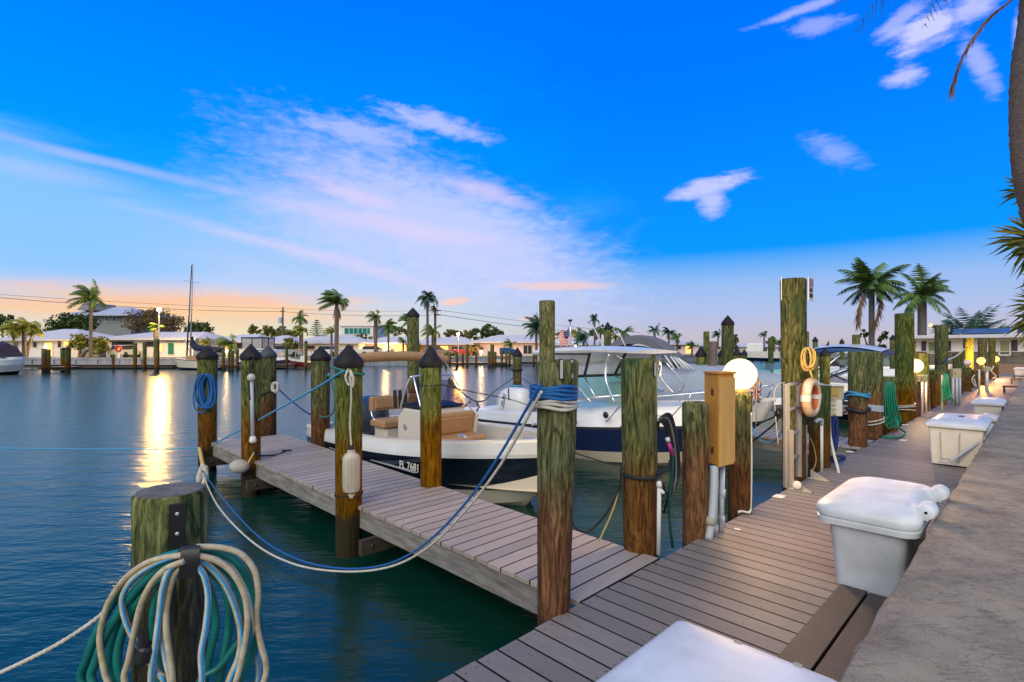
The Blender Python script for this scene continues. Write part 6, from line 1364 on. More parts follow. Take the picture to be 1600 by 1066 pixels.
for a in [
 (142, 447, 60, 62, 'tall windblown palm with drooping fronds before the grey two-storey house', dict(wind=(-.6, -.1), n=20, droop=.15, thick=.17, m='palm')),
 (20, 499, 58, 46, 'yellowish palm at the far left edge above the cruiser', dict(m='palmy', n=20, droop=.22, lean=.5)),
 (38, 497, 59, 48, 'middle yellow-green palm of the cluster before the left house', dict(m='palmy', n=20, droop=.22, thick=.22)),
 (54, 497, 60, 44, 'rightmost palm of the cluster before the left house', dict(m='palmy', n=20, droop=.22, lean=-1.)),
 (244, 503, 60, 28, 'small brown-trunked palm under the bright street lamp', dict(n=18, droop=.2, m='palm', thick=.25, dead=3)),
 (358, 522, 66, 44, 'low dark palm right of the sailboat', dict(n=18, droop=.16)),
 (322, 527, 64, 26, 'small olive palm behind the sailboat stern', dict(n=14, droop=.16, m='palmy')),
 (469, 486, 76, 30, 'windblown palm right of the transformer pole', dict(wind=(.15, 0), n=18, droop=.22)),
 (472, 505, 75, 32, 'lower yellow palm beneath the windblown one by the transformer pole', dict(n=18, droop=.2, m='palmy')),
 (526, 452, 66, 60, 'tallest windblown palm, leaning left with brown skirts', dict(wind=(-.75, 0), n=24, droop=.15, thick=.28, dead=8)),
 (518, 508, 74, 30, 'small yellowish palm at the foot of the tallest windblown palm', dict(n=14, droop=.2, m='palmy')),
 (587, 484, 74, 32, 'palm bent left beside the teal-glass house', dict(wind=(-.9, 0), n=22, droop=.2, thick=.25, dead=4)),
 (607, 499, 74, 38, 'windblown palm above the amber-lit house', dict(wind=(.4, 0), n=20, droop=.2)),
 (638, 490, 70, 34, 'palm partly behind the leaning capped mooring pile', dict(wind=(-.9, 0), n=18, droop=.18)),
 (668, 452, 64, 44, 'tall ragged palm right of the leaning capped mooring pile', dict(wind=(-.35, 0), n=20, droop=.26, thick=.16, m='palmb')),
 (680, 474, 66, 26, 'browned palm just behind the tall ragged one', dict(n=10, droop=.35, m='dead')),
 (676, 503, 66, 40, 'shorter yellow-green palm below the tall ragged palm', dict(n=18, droop=.2, m='palmy')),
 (630, 525, 78, 22, 'small low palm before the amber-lit house end', dict(n=12, droop=.2)),
 (797, 528, 76, 26, 'small round palm before the pink house', dict(n=18, droop=.16)),
 (838, 496, 66, 52, 'palm with upright blown fronds beside the tall flat-topped mooring pile', dict(wind=(-.3, 0), n=18, droop=.17, m='palmb')),
 (902, 510, 84, 34, 'palm behind the American flag', dict(n=18, droop=.18, m='palmy')),
 (912, 516, 70, 42, 'dark star-shaped palm above the hardtop', dict(n=14, droop=.2, m='palmb')),
 (875, 518, 84, 24, 'small dark palm left of the American flag', dict(n=14, droop=.2)),
 (929, 492, 88, 24, 'palm blown left above the antennas', dict(wind=(-.4, 0), n=16, droop=.2, m='palmb')),
 (938, 508, 92, 24, 'low palm right behind the capped pile over the hardtop', dict(n=14, droop=.2)),
 (975, 507, 80, 36, 'palm with long fronds left of the grey bimini', dict(n=14, droop=.14, wind=(.3, 0), m='palm')),
 (962, 518, 84, 26, 'amber-tinted palm left of the grey bimini', dict(n=14, droop=.2, m='palmy')),
 (1023, 507, 88, 26, 'left palm of the pair above the grey bimini', dict(wind=(-.5, 0), n=18, droop=.18, m='palmb')),
 (1045, 510, 88, 28, 'right palm of the pair above the grey bimini', dict(wind=(-.2, 0), n=18, droop=.18, m='palmb')),
 (1058, 520, 92, 26, 'bushy palm right of the palm pair', dict(n=18, droop=.18)),
 (1081, 532, 84, 26, 'low palm before the small pinkish house', dict(n=16, droop=.2)),
 (1122, 516, 104, 22, 'leaning palm left of the tall capped mooring pile', dict(n=16, droop=.16, m='palmb')),
 (1146, 535, 100, 16, 'small palm behind the lit globe', dict(n=12, droop=.2)),
 (1194, 517, 108, 18, 'palm left of the thin mooring pile', dict(n=16, droop=.2, m='palmb')),
 (1210, 524, 110, 18, 'palm right of the thin mooring pile', dict(n=14, droop=.2)),
 (1218, 530, 112, 16, 'small palm against the tallest piling', dict(n=12, droop=.2)),
 (1362, 411, 52, 98, 'large full palm with hanging dead fronds at the right', dict(wind=(0, 0), n=30, droop=.10, thick=.26, dead=0, m='palm')),
 (1441, 432, 49, 86, 'second large full palm behind the tall green piling', dict(wind=(0, 0), n=30, droop=.15, thick=.36, m='palm')),
 (1487, 497, 60, 34, 'small palm right of the second large palm', dict(n=16, droop=.15, m='palmb')),
 (1470, 505, 56, 30, 'small palm behind the white bungalow roof', dict(n=14, droop=.15, m='palmb')),
]:
    px, yt, Y, cw, lb, kw = a; palm(px, yt, Y, cw, lb, **kw)
# hanging dead fronds of the large palm
r_ = random.Random(3); big_ = [o for o in bpy.data.objects if o.get('label', '').startswith('large full palm')][0]
for pl in (cr([at(1352, 460, 51.5), at(1344, 475, 51), at(1341, 492, 51), at(1340, 506, 51)], 5), cr([at(1370, 460, 51.5), at(1376, 470, 51), at(1373, 490, 51), at(1366, 508, 51)], 5)):
    hd = MB()
    for i in range(1, len(pl)):
        for k in range(5): o = pl[i]; hd.add([o + Vector((-.08, 0, .2)), o + Vector((.08, 0, .2)), o + Vector((r_.uniform(-.45, .45), r_.uniform(-.3, .3), -.9))], [(0, 1, 2)])
    hd.build('dead_frond', M['dead'], big_, fix=False)
def broadleaf(blobs, Y, label, m, n=900, ls=.28, trunks=((0, 0),), name='tree', group='leafy trees behind the houses', D=1., zb=GZ):
    """blobs: (px, py, rx px, ry px)"""
    r_ = random.Random(int(blobs[0][0])); t_ = thing(name, label, 'tree', (X(blobs[0][0], Y), Y, zb), group); mb = MB(); k = Y / F; cl_ = []
    for (bx, by, rx, ry) in blobs:
        for j in range(max(4, int(rx * ry / 5))):
            a = r_.uniform(0, 6.28); q = math.sqrt(r_.random()); cl_.append((Vector((X(bx + rx * q * math.cos(a) * .85, Y), Y + r_.uniform(-1, 1) * rx * k * .6, Zp(by + ry * q * math.sin(a) * .85, Y))), min(rx, ry) * k * r_.uniform(.22, .5)))
    for i in range(n):
        c, rr = cl_[r_.randrange(len(cl_))]; v = Vector((r_.gauss(0, 1), r_.gauss(0, 1), r_.gauss(0, .8))).normalized() * rr * r_.uniform(.5, 1.05); o = c + v; nn = (v.normalized() + Vector((r_.gauss(0, .5), r_.gauss(0, .5), r_.gauss(0, .5)))).normalized(); a_ = nn.orthogonal().normalized(); b_ = nn.cross(a_); s = ls * r_.uniform(.6, 1.3)
        mb.add([o - a_ * s * .5, o + b_ * s * .35, o + a_ * s * .6, o - b_ * s * .35], [(0, 1, 2, 3)])
    mb.build('crown', M[m], t_, fix=False)
    tb = MB(); zmin = min(Zp(b[1], Y) for b in blobs)
    for (bx, by, rx, ry) in blobs[:3]: tb.tube(cr([(X(blobs[0][0], Y), Y, zb - .2), (X(blobs[0][0] * .7 + bx * .3, Y), Y, zb + (zmin - zb) * .5), (X(bx, Y), Y, Zp(by, Y))], 3), [.22, .14, .06], 7)
    tb.build('trunk', M['trunk'], t_, smooth='all'); return t_
for a in [
 ([(112, 508, 32, 18), (90, 515, 20, 12), (130, 505, 18, 14)], 78, 'round dark tree between the left house and the tall windblown palm', 'leafd', 2600, .42),
 ([(125, 535, 16, 14), (155, 540, 14, 14)], 62, 'leafy shrub by the foot of the tall windblown palm', 'leafy', 1300, .3),
 ([(4, 500, 14, 10)], 90, 'dark tree at the left edge behind the yellowish palms', 'leafd', 500, .4),
 ([(218, 503, 24, 17), (250, 500, 22, 18), (275, 507, 16, 14), (232, 490, 14, 8)], 76, 'sparse rusty-leaved tree behind the bright street lamp', 'leafr', 3600, .27),
 ([(306, 513, 16, 12), (322, 516, 10, 12)], 80, 'dark green tree right of the sailboat mast', 'leafd', 1300, .38),
 ([(396, 517, 10, 8), (415, 518, 14, 8), (435, 518, 14, 10), (455, 524, 10, 12)], 90, 'row of olive trees behind the flybridge boat', 'leafy', 2000, .42),
 ([(452, 538, 12, 10)], 72, 'yellow-green shrub left of the red boat', 'leafy', 700, .3),
 ([(562, 528, 22, 6), (540, 533, 14, 6)], 90, 'low hedge below the teal-glass house', 'leafo', 800, .36),
 ([(622, 517, 14, 7), (640, 520, 8, 7)], 96, 'tree line right of the teal-glass house', 'leafo', 800, .4),
 ([(745, 522, 14, 8), (765, 518, 16, 11), (778, 521, 10, 8)], 100, 'dark leafy tree above the pink house roof', 'leafd', 1600, .45),
 ([(705, 521, 18, 6), (730, 523, 12, 7)], 104, 'tree line lit amber behind the star-bright street lamp', 'leafo', 1100, .45),
 ([(746, 545, 10, 7)], 78, 'clipped round shrub before the pink house', 'leafo', 600, .26),
 ([(945, 515, 20, 7), (930, 522, 12, 8)], 110, 'low trees behind the cabin boat antennas', 'leafd', 900, .45),
 ([(1150, 530, 6, 8), (1146, 540, 8, 8)], 116, 'small dark tree behind the globe lamp', 'leafd', 500, .45),
 ([(1205, 540, 10, 8), (1225, 538, 10, 10)], 122, 'dark trees behind the boat on the lift', 'leafd', 800, .5),
 ([(1362, 519, 14, 5), (1380, 527, 8, 8), (1350, 524, 10, 5), (1372, 544, 16, 5)], 54, 'flat-topped twisted shrub under the large full palm', 'leafd', 1500, .24),
]:
    bl, Y, lb, m_, n_, ls_ = a; broadleaf(bl, Y, lb, m_, n_, ls_, zb=GZ)
# conifer
np_ = thing('conifer', 'small dark tiered conifer left of the tallest windblown palm', 'conifer', (X(495, 84), 84, GZ)); mb = MB(); r_ = random.Random(5)
for k in range(8):
    z = Zp(502 + k * 3.2, 84); rr = .25 + k * .17
    for j in range(12):
        a = 2 * math.pi * j / 12 + k * .3
        for s in range(5): c = Vector((X(495, 84) + math.cos(a) * rr * (s + 1) / 5, 84 + math.sin(a) * rr * (s + 1) / 5, z + .03 * s)); mb.add([c + Vector((-.12, 0, -.05)), c + Vector((.12, 0, -.03)), c + Vector((0, .1, .10))], [(0, 1, 2)])
mb.build('crown', M['leafd'], np_, fix=False); MB().tube([(X(495, 84), 84, GZ), (X(495, 84), 84, Zp(500, 84))], [.14, .03], 7).build('trunk', M['trunk'], np_)
# bushy palm over the bungalow: big fans
broad = thing('palm_tree', 'broad dark bushy palm spreading over the bungalow roof', 'palm tree', (X(1520, 43), 43, .6), 'palm trees around the marina'); mb = MB(); r_ = random.Random(9)
for c_, L in ((at(1520, 528, 43), 3.6), (at(1497, 536, 42.5), 2.4), (at(1545, 534, 43.5), 2.6)):
    for i in range(22): frond(mb, c_, r_.uniform(0, 6.28), R(r_.uniform(-5, 70)), L * r_.uniform(.7, 1), Vector((0, 0, 0)), .12, .13, .28, 10, r_)
mb.build('crown', M['palmb'], broad, fix=False); MB().tube([(X(1520, 43), 43, .5), at(1520, 528, 43)], .3, 9).build('trunk', M['trunk'], broad, smooth='all')
# near palm at the right edge
def fan(mb, c, d, L, n, spread, r_, lw=.025, droop=.25):
    d = Vector(d).normalized(); sd = d.cross(Vector((0, 1, 0))).normalized(); up = sd.cross(d)
    for i in range(n):
        a = (i / (n - 1) - .5) * spread; l_ = L * (1 - .25 * abs(a) / spread) * r_.uniform(.85, 1.05); q = d * math.cos(a) + sd * math.sin(a); q = (q + up * r_.uniform(-.12, .12)).normalized(); w_ = Vector((q.z, 0, -q.x)) * lw
        m_ = c + q * l_ * .6; e = c + q * l_ + ZU * (-droop * l_ * r_.uniform(.2, .7)); y_ = Vector((0, r_.uniform(-.12, .12), 0)); mb.add([c - w_ * .3, c + w_ * .3, m_ + w_ + y_, e + y_, m_ - w_ + y_], [(0, 1, 2, 3, 4)])
npm = thing('palm_tree', 'leaning near palm trunk cut off by the right edge', 'palm tree', (6.6, 6.4, .44), 'palm trees around the marina')
tr_ = cr([(6.75, 6.3, .40), at(1640, 420, 6.2), at(1615, 320, 6.1), at(1604, 260, 6.0), at(1600, 180, 6.0), at(1603, 100, 6.0), at(1614, 30, 6.0), at(1618, -60, 6.0), at(1610, -160, 6.0)], 10)
rad = [.13 + .004 * math.sin(i * 2.4) + .003 * (i % 2) for i in range(len(tr_))]
MB().tube(tr_, rad, 20).build('trunk', mat('ringed_grey_palm_trunk', (.16, .125, .105), .9, noise=(26, (.07, .055, .05), .5, (1, 1, 3)), bump=(14, .03, (.6, .6, 5))), npm, smooth='all')
mb = MB(); r_ = random.Random(11); top_c = tr_[-1]
for i in range(18): frond(mb, top_c, i * .35, R(r_.uniform(-10, 70)), 2.2, Vector((0, 0, 0)), .12, .02, .25, 14, r_)
mb.build('crown', M['palm'], npm, fix=False)
fr1 = MB(); pl = cr([at(1625, -40, 6), at(1580, 0, 5.9), at(1545, 28, 5.8), at(1515, 70, 5.75), at(1497, 105, 5.7), at(1489, 134, 5.7)], 9)
fr1.tube(pl, [.012] * 10 + [.009] * 20 + [.006] * 20, 6)
for i in range(6, len(pl) - 1):
    tg = (pl[i + 1] - pl[i]).normalized()
    for k in range(6):
        w_ = Vector((r_.uniform(-1, 1), r_.uniform(-1, 1), 0)).normalized() * .007; e = pl[i] + tg * r_.uniform(.12, .26) + Vector((r_.uniform(-.035, .035), r_.uniform(-.04, .04), r_.uniform(-.05, 0))); fr1.add([pl[i] - w_, pl[i] + w_, e], [(0, 1, 2)])
fr1.build('dead_frond', M['dead'], npm, fix=False)
fp_ = thing('palm_tree', 'fan palm with spiky leaves poking in from the right edge', 'palm tree', (8.6, 8.0, .44), 'palm trees around the marina'); mb = MB()
for (px, py, dx, dz, L, n_, spd) in ((1622, 372, -1, .05, .68, 30, 2.3), (1628, 390, -.8, -.5, .62, 24, 1.8), (1618, 300, -1, .12, .62, 18, 1.1), (1634, 380, -.5, .5, .6, 22, 1.6), (1640, 480, -1, .1, .62, 24, 1.8), (1630, 500, -1, -.5, .55, 22, 1.7), (1650, 440, -.6, .3, .6, 20, 1.6)):
    fan(mb, at(px, py, 8), (dx, r_.uniform(-.2, .2), dz), L, n_, spd, r_, .018)
mb.build('crown', leaf_mat('fan_palm_leaf', (.03, .05, .006), (.13, .12, .015)), fp_, fix=False); MB().tube([(8.85, 8.1, .42), at(1680, 420, 8.05)], .14, 12).build('trunk', M['trunk'], fp_, smooth='all')
# ================================================================== LAMPS, POLES, WIRES
def streetlamp(px, py, Y, energy, label, h_=None, r=.30, col=(1, .62, .22), pole=True, name='street_lamp', cat='street lamp', zb=GZ, em=14):
    c = at(px, py, Y); t_ = thing(name, label, cat, (c.x, c.y, zb), None)
    if pole: MB().tube([(c.x, c.y, zb), (c.x, c.y, c.z - r)], .07, 8).build('post', M['pvcw'], t_)
    g_ = MB().sphere(c, r, 16, 10).build('lamp_globe', globe_mat('lamp_glass', (1, .74, .40), em), t_, smooth='all'); g_.visible_shadow = False
    l = bpy.data.lights.new('lamp_glow', 'POINT'); l.energy = energy; l.color = col; l.shadow_soft_size = r * 1.05; lo = bpy.data.objects.new('lamp_glow', l); C.objects.link(lo); lo.location = c
streetlamp(248.5, 484, 58.6, 3600, 'tall bright street lamp on the far seawall casting the golden streak', r=.22, em=30, col=(1, .58, .14))
streetlamp(716, 522, 70.8, 2600, 'street lamp glowing amber above the far docks', r=.2, em=24, col=(1, .48, .10))
for (px, py, Y, e, lb) in ((72, 542, 60, 350, 'small porch lamp before the amber arch at the far left'), (354.5, 549, 62, 300, 'low dock lamp left of the flybridge boat'), (552, 549.5, 67, 400, 'low dock lamp right of the fender piling cap'), (752, 550, 74.8, 500, 'low dock lamp before the pink house'), (711, 547, 80, 500, 'low lamp beside the parked red car'), (603, 542, 82, 900, 'wall lamp on the amber-lit house'), (1142, 535.5, 104, 300, 'distant street lamp near the horizon'), (899, 541, 92, 60, 'tiny lamp behind the cabin boat hardtop')):
    streetlamp(px, py, Y, e, lb, r=.17, em=16)
streetlamp(1454, 508, 44, 10, 'pale unlit-looking lamp globe beside the second large palm', r=.16, em=1.2)
up = thing('utility_pole', 'wooden utility pole with a grey transformer and crossarm', 'utility pole', (X(441, 86), 86, GZ))
MB().tube([(X(441.5, 86), 86, GZ), (X(442, 86), 86, Zp(480, 86))], [.2, .13], 10).build('post', M['trunk'], up, smooth='all')
MB().box(X(438.5, 86), X(445, 86), 85.8, 85.95, Zp(487, 86), Zp(485.8, 86)).build('crossarm', M['darkbeam'], up)
MB().lathe([(.28, 0), (.30, .05), (.30, .85), (.2, .95)], (X(438.6, 86), 85.75, Zp(505, 86)), 12).build('transformer', M['pvc'], up, smooth=True)
def wire(p, sag, label, r=.03):
    pts = []
    for i in range(25):
        s = i / 24; q = p[0].lerp(p[1], s); q.z -= sag * 4 * s * (1 - s); pts.append(q)
    tag(MB().tube(pts, r, 5).build('power_line', M['black'], loc=pts[0]), label, 'power line', 'overhead wires across the far shore')
wire([at(-60, 456, 60), at(441, 482, 86)], .3, 'upper overhead wire from the left edge to the transformer pole', .02); wire([at(-60, 460, 60), at(441, 487, 86)], .5, 'lower overhead wire from the left edge to the transformer pole', .032)
wire([at(441, 482, 86), at(690, 485, 90)], .3, 'upper overhead wire right of the transformer pole', .02); wire([at(441, 487, 86), at(690, 492, 90)], .4, 'lower overhead wire right of the transformer pole', .03)
wire([at(681, 484, 88), at(1000, 520, 150)], .4, 'upper overhead wire running behind the flat-topped mooring pile', .03); wire([at(681, 491, 88), at(1000, 527, 150)], .6, 'lower overhead wire running behind the flat-topped mooring pile', .045)
b = MB()
for (py) in (485, 492): b.tube([at(679, py, 88), at(689, py + .6, 88)], .10, 6)
tag(b.build('line_insulators', M['stickerblack'], loc=at(684, 488, 88)), 'dark stacked line fittings beside the tall ragged palm', 'insulator')
# ================================================================== CARS
def car(px, Y, L, label, paint, yaw=0., zb=GZ):
    t_ = thing('parked_car', label, 'car', (X(px, Y), Y, zb), 'cars parked by the far houses', yaw); hw = .86
    body = [(-L / 2, .28), (-L / 2, .75), (-L * .46, .95), (L * .22, .98), (L * .44, .82), (L / 2, .66), (L / 2, .28)]
    MB().prism([Vector((x, -hw, z)) for x, z in body], (0, 2 * hw, 0)).build('body', paint, t_, bev=.06)
    cab = [(-L * .40, .96), (-L * .33, 1.42), (L * .02, 1.48), (L * .22, .98)]
    MB().prism([Vector((x, -hw * .86, z)) for x, z in cab], (0, 2 * hw * .86, 0)).build('window', M['darkwin'], t_, bev=.04)
    MB().prism([Vector((x, -hw * .8, z)) for x, z in ((-L * .34, 1.42), (-L * .30, 1.50), (L * .0, 1.53), (L * .04, 1.46))], (0, 2 * hw * .8, 0)).build('roof', paint, t_, bev=.03)
    for sx in (-.31, .31):
        for sy in (-1, 1): MB().lathe([(.33, -.1), (.34, -.08), (.34, .08), (.2, .1)], (sx * L, sy * (hw - .08), .34), 16, axis=Vector((0, sy, 0))).build('wheel', M['black'], t_)
M['carwhite'] = mat('white_car_paint', (.6, .62, .66), .25, coat=.4); M['cargrey'] = mat('grey_car_paint', (.10, .11, .13), .25, coat=.4); M['carred'] = mat('red_car_paint', (.30, .012, .012), .25, coat=.4); M['carblue'] = mat('pale_blue_car_paint', (.28, .36, .46), .25, coat=.4)
car(587, 76, 4.6, 'white car parked before the amber-lit house', M['carwhite']); car(683, 78, 4.6, 'grey car parked left of the small red one', M['cargrey'], .3); car(720, 80, 3.6, 'red car half hidden by far dock piles', M['carred'])
car(440, 68, 4.8, 'pale blue car parked behind the flybridge boat', M['carblue'], .5); car(198, 64.8, 4.2, 'white car standing in the open carport', M['carwhite'], 1.57); car(518, 76, 4.2, 'white car behind the capped pier pilings', M['carwhite'], -.4)
# ================================================================== FAR DOCKS AND PILES
def fdock(px0, px1, Y, label, dep=1.6, z=-.02):
    x0, x1 = X(px0, Y), X(px1, Y); t_ = thing('dock', label, 'dock', ((x0 + x1) / 2, Y, -.3), 'low docks along the far seawall'); MB().box(x0, x1, Y, Y + dep, z - .12, z).build('decking', M['plankp'], t_); MB().box(x0, x1, Y + .05, Y + .12, z - .34, z - .125).build('side_board', M['darkbeam'], t_)
    return t_
for a in ((33, 270, 55.6, 'long ledge dock under the seawall of the carport house'), (72, 105, 48, 'small square floating dock in front of the left house'), (335, 378, 53.5, 'pale dock left of the flybridge boat'), (418, 460, 56, 'dock beside the red boat'), (690, 790, 64, 'long low dock below the star-bright street lamp'), (795, 872, 68, 'low dock before the pink house'), (876, 950, 76, 'low dock behind the cabin boat')): fdock(*a)
fdk = 0
names_ = ['short', 'stubby', 'thin', 'leaning', 'dark', 'brown']
for (px, Y, yt, w_, cap_, lb) in [
 (69, 47, 545, 7, 0, 'left front pile of the small square floating dock'), (75, 47.2, 546, 7, 0, 'second pile of the small square floating dock'), (99, 49.5, 546, 7.5, 1, 'capped back pile of the small square floating dock'), (106, 47.2, 545, 8, 1, 'capped right front pile of the small square floating dock'),
 (177, 52, 554, 4, 0, 'slim pile before the carport'), (211, 52, 536, 5.5, 0, 'grey pile right of the life ring station'), (226, 51.5, 535, 5.5, 0, 'green pile between the carport and the palm'), (245, 49.5, 530, 7.5, 0, 'stout pale pile in front of the small palm'), 
 (336, 52, 546, 4.5, 0, 'pile left of the pale dock'), (349, 50, 547, 4.5, 0, 'first pile of the pale dock'), (358, 52, 548, 4, 0, 'second pile of the pale dock'), (363, 50, 548, 4.5, 0, 'third pile of the pale dock'), (371, 52, 546, 4.5, 0, 'fourth pile of the pale dock'),
 (448, 54, 538, 4.5, 0, 'pile standing left of the red boat'), (478, 53, 535, 5, 1, 'capped pile in front of the red boat'), (493, 58, 548, 4, 0, 'pile behind the red boat'),
 (697, 60, 552, 4, 0, 'first pile of the long low dock'), (703, 62, 551, 4, 0, 'second pile of the long low dock'), (714, 59, 550, 4.5, 0, 'third pile of the long low dock'), (723, 62, 552, 4, 0, 'fourth pile of the long low dock'), (730, 60, 538, 5, 0, 'tall pile under the street lamp glow'), (744, 61, 551, 4, 0, 'fifth pile of the long low dock'), (764, 60, 549, 4.5, 0, 'pile right of the low dock lamp'), (769, 62, 538, 6, 0, 'tall stout pile before the pink house wall'), (774, 64, 550, 4, 0, 'sixth pile of the long low dock'), (784, 62, 549, 4, 0, 'pile left of the small blue-topped boat'), (791, 64, 549, 4, 0, 'pile behind the small blue-topped boat'), (796, 64, 549, 4, 0, 'pile right of the small blue-topped boat'), (834, 66, 550, 4, 0, 'brown pile before the dark glass doors'), (841, 60, 552, 7, 0, 'stout pile left of the flat-topped mooring pile'),
 (1050, 80, 553, 4, 0, 'pile before the small pinkish house'), (1062, 82, 552, 4, 0, 'second pile before the small pinkish house'), (1158, 92, 547, 3.5, 0, 'distant pile right of the globe'), (1176, 92, 547, 3.5, 0, 'distant pile below the low white house'), (1190, 94, 546, 3.5, 0, 'distant pile left of the thin mooring pile')]:
    pz(px, Y, w_, yt, lb, yt - 3 if cap_ else None, group='far dock piles', seg=10, name='piling')
# life ring station
t_ = thing('life_ring_station', 'red life ring on a short pale post before the carport', 'life ring', (X(185, 57.7), 57.9, GZ)); MB().tube([(X(185, 57.9), 57.9, GZ), at(185, 543, 57.9)], .11, 8).build('post', M['pvcw'], t_)
c = at(185, 545, 57.7); MB().tube([c + Vector((.30 * math.cos(a), 0, .30 * math.sin(a))) for a in [k * math.pi / 10 for k in range(21)]], .11, 8).build('ring', mat('red_ring', (.6, .06, .02), .5), t_, smooth='all')
# far boats
cr1 = thing('cruiser', 'white motor cruiser with a dark navy canvas cut off by the left edge', 'boat', (X(-8, 42), 42, -.5), None); cr1.rotation_euler = (0, 0, R(-78)); ORG[cr1] = Vector((0, 0, 0)); cr1.location = (X(-104, 42), 43, 0)
rows = hull(cr1, 5.6, 1.6, [(.02, -.9, -.6, 1.), (.9, -.45, -.2, .6), (1., .1, .35, .2), (1., .5, .8, .1), (.9, .75, 1.0, 0)], ['navy', 'white', 'white', 'white'], rake=.7, names=['hull_bottom', 'hull_side', 'rub_band', 'topside'], n=14, flare=4)
bb = MB(); rr = []
for i in range(9):
    y = -.2 + 4.9 * i / 8; rr.append([Vector((1.2, y, .95)), Vector((1.05, y - .4 * (i / 8), 1.6 + .35 * math.sin(i / 8 * 2.6))), Vector((0, y - .5 * (i / 8), 1.9 + .5 * math.sin(i / 8 * 2.6))), Vector((-1.05, y - .4 * (i / 8), 1.6 + .35 * math.sin(i / 8 * 2.6))), Vector((-1.2, y, .95))])
bb.loft(rr, capends=True); bb.build('canvas', M['navycanvas'], cr1, smooth=True); MB().box(-.9, .9, -.6, 2.2, 2.05, 2.6, .2).build('flybridge', M['white'], cr1, bev=.1)
MB().tube([(0, 2, 2.4), (.4, 1.5, 4.4)], .03, 6).build('antenna', M['ropeyellow'], cr1)
sb = thing('sailboat', 'small cream sailboat with a tall mast moored at the far seawall', 'boat', (X(300, 52), 52, -.5), None); sb.location = (X(345, 53.5), 53.5, 0); sb.rotation_euler = (0, 0, R(84)); ORG[sb] = Vector((0, 0, 0))
rows = hull(sb, 5.2, 1.1, [(.02, -.9, -.7, 1.), (.75, -.6, -.45, .7), (.97, -.3, -.2, .4), (1., .35, .65, .05), (.98, .42, .72, 0)], ['navy', 'navy', 'cream', 'darkbeam'], rake=.9, names=['hull_bottom', 'boot_top', 'hull_side', 'toe_rail'], flare=3)
MB().loft([[Vector((r[4][0], r[4][1], r[4][2])), Vector((-r[4][0], r[4][1], r[4][2]))] for r in rows]).build('deck', M['cream'], sb, fix=False)
MB().box(-.6, .6, 1.4, 3.4, .5, .95, .06).build('cabin', M['tansock'], sb, bev=.05)
ms = MB(); ms.tube([(0, 3.35, .5), (0, 3.1, 10.4)], [.085, .05], 10); ms.build('mast', M['mast'], sb, smooth='all')
MB().tube([(0, 3.75, .9), (0, 3.2, 10.3)], [.08, .045], 8).build('furled_jib', M['navycanvas'], sb, smooth='all')
MB().tube([(-1.2, 3.2, 8.55), (1.2, 3.2, 8.55)], .02, 6).build('spreader', M['mast'], sb)
MB().tube(cr([(0, 3.2, 2.9), (0, 2.9, 1.9), (0, 1.6, 1.65), (0, -.2, 1.5)], 5), [.15, .28, .34, .32, .30, .25], 10).build('sail_cover', M['navycanvas'], sb, smooth='all')
for (a_, b_) in (((1.0, 3.2, .6), (0, 3.1, 10.2)), ((-1.0, 3.2, .6), (0, 3.1, 10.2)), ((0, 0, .5), (0, 3.1, 10.3))): MB().tube([a_, b_], .012, 4).build('stay', M['chrome'], sb)
MB().tube([(.95, 3.9, .7), (.75, 4.6, 2.7)], .05, 6).build('spar', M['pvcw'], sb); MB().tube([(.95, 3.1, .8), (.6, 4.5, 2.7)], .05, 6).build('spar', M['pvcw'], sb)
side_text('Isabella', .42, 1.13, 2.5, .10, sb, 'darkbeam', 1.)
my = thing('flybridge_boat', 'white flybridge motor boat with a black-framed enclosure behind the capped pilings', 'boat', (X(405, 56), 56, -.5), None); my.location = (X(372, 57), 58.5, 0); my.rotation_euler = (0, 0, R(-98)); ORG[my] = Vector((0, 0, 0))
rows = hull(my, 5.6, 1.5, [(.02, -.9, -.6, 1.), (.9, -.45, -.2, .6), (1., .2, .5, .1), (.95, .5, .8, 0)], ['navy2', 'navy2', 'white'], rake=.9, names=['hull_bottom', 'hull_side', 'topside'])
MB().box(-1.1, 1.1, .6, 4.0, .5, 1.5, .15).build('cabin', M['white'], my, bev=.12); MB().box(-1.12, 1.12, 1.0, 3.4, .95, 1.3).build('cabin_window', M['darkwin'], my)
MB().box(-1.25, 1.25, .2, 3.0, 1.52, 1.66).build('flybridge', M['white'], my, bev=.04)
MB().box(-1.2, 1.2, .3, 2.9, 2.82, 2.94).build('canopy', M['navycanvas'], my, bev=.03); MB().box(-1.1, 1.1, .4, 2.8, 1.66, 2.8).build('enclosure', M['clearvinyl'], my)
b = MB()
for x_ in (-1.12, 0, 1.12):
    for y_ in (.38, 1.6, 2.82): b.tube([(x_, y_, 1.66), (x_, y_, 2.84)], .05, 6)
b.build('enclosure_frame', M['black'], my)
rb = thing('runabout', 'dark red boat with a tan canvas top at the far seawall', 'boat', (X(480, 57), 57, -.5), None); rb.location = (X(505, 57), 57, 0); rb.rotation_euler = (0, 0, R(88)); ORG[rb] = Vector((0, 0, 0))
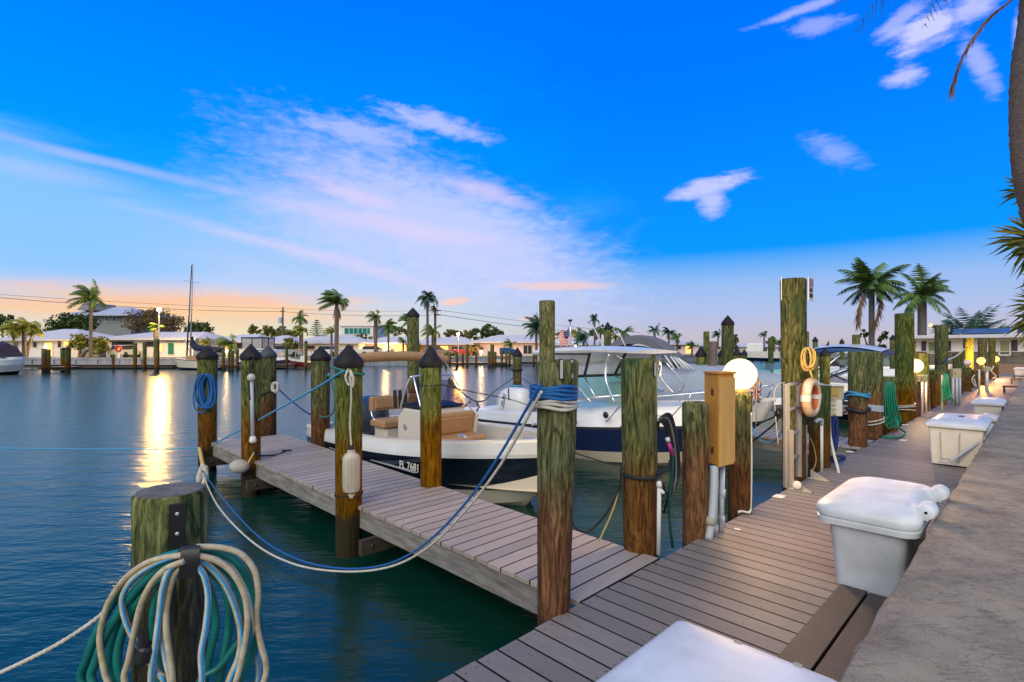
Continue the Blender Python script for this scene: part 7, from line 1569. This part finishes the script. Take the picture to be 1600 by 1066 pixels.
M['maroon'] = mat('maroon_gelcoat', (.11, .008, .006), .25, coat=.4)
rows = hull(rb, 3.9, .95, [(.02, -.9, -.6, 1.), (.9, -.40, -.2, .6), (1., .15, .45, .1), (.95, .28, .6, 0)], ['white', 'maroon', 'cream'], rake=.6, names=['hull_bottom', 'hull_side', 'topside'])
rim(rb, rows, 3, .2, .3, 'cream', 'cream', floor=-.1)
MB().box(-.85, .85, .2, 2.9, 1.45, 1.62, .08).build('canopy', M['tansock'], rb, bev=.05); b = MB()
for x_ in (-.8, .8):
    for y_ in (.4, 1.6, 2.7): b.tube([(x_, y_, .3), (x_, y_, 1.5)], .03, 6)
b.build('canopy_frame', M['chrome'], rb); MB().box(-.6, .6, 1.6, 2.3, .1, .9, .1).build('console', M['white'], rb)
bl = thing('small_boat', 'little dock boat with a blue bimini hoop before the pink house', 'boat', (X(797, 66), 66, -.5), None); bl.location = (X(808, 66), 66, 0); bl.rotation_euler = (0, 0, R(88)); ORG[bl] = Vector((0, 0, 0))
rows = hull(bl, 3.2, .8, [(.02, -.8, -.5, 1.), (.9, -.3, 0, .4), (1., .2, .4, 0)], ['white', 'white'], rake=.5, names=['hull_bottom', 'hull_side'])
MB().tube(cr([(0, .1, .3), (0, .3, 1.1), (0, 1.2, 1.4), (0, 2.2, 1.35)], 5), .14, 8, flat=3.).build('bimini', M['bluecanvas'], bl, smooth='all')
for k, (px, Y, L) in enumerate(((1170, 100, 6), (1385, 60, 6))):
    t_ = thing('moored_boat', ['small white boat moored far off below the low white house', 'white boat with pale windshield in the open water past the thick pilings'][k], 'boat', (X(px, Y), Y, -.5), None); t_.location = (X(px, Y), Y, 0); t_.rotation_euler = (0, 0, R(70)); ORG[t_] = Vector((0, 0, 0))
    hull(t_, L, 1.1, [(.02, -.8, -.5, 1.), (.9, -.3, 0, .4), (1., .4, .7, 0)], ['navy2' if k else 'white', 'white'], rake=.8, names=['hull_bottom', 'hull_side']); MB().box(-.6, .6, L * .3, L * .55, .3, 1.0, .2).build('cabin', M['white'], t_, bev=.1)
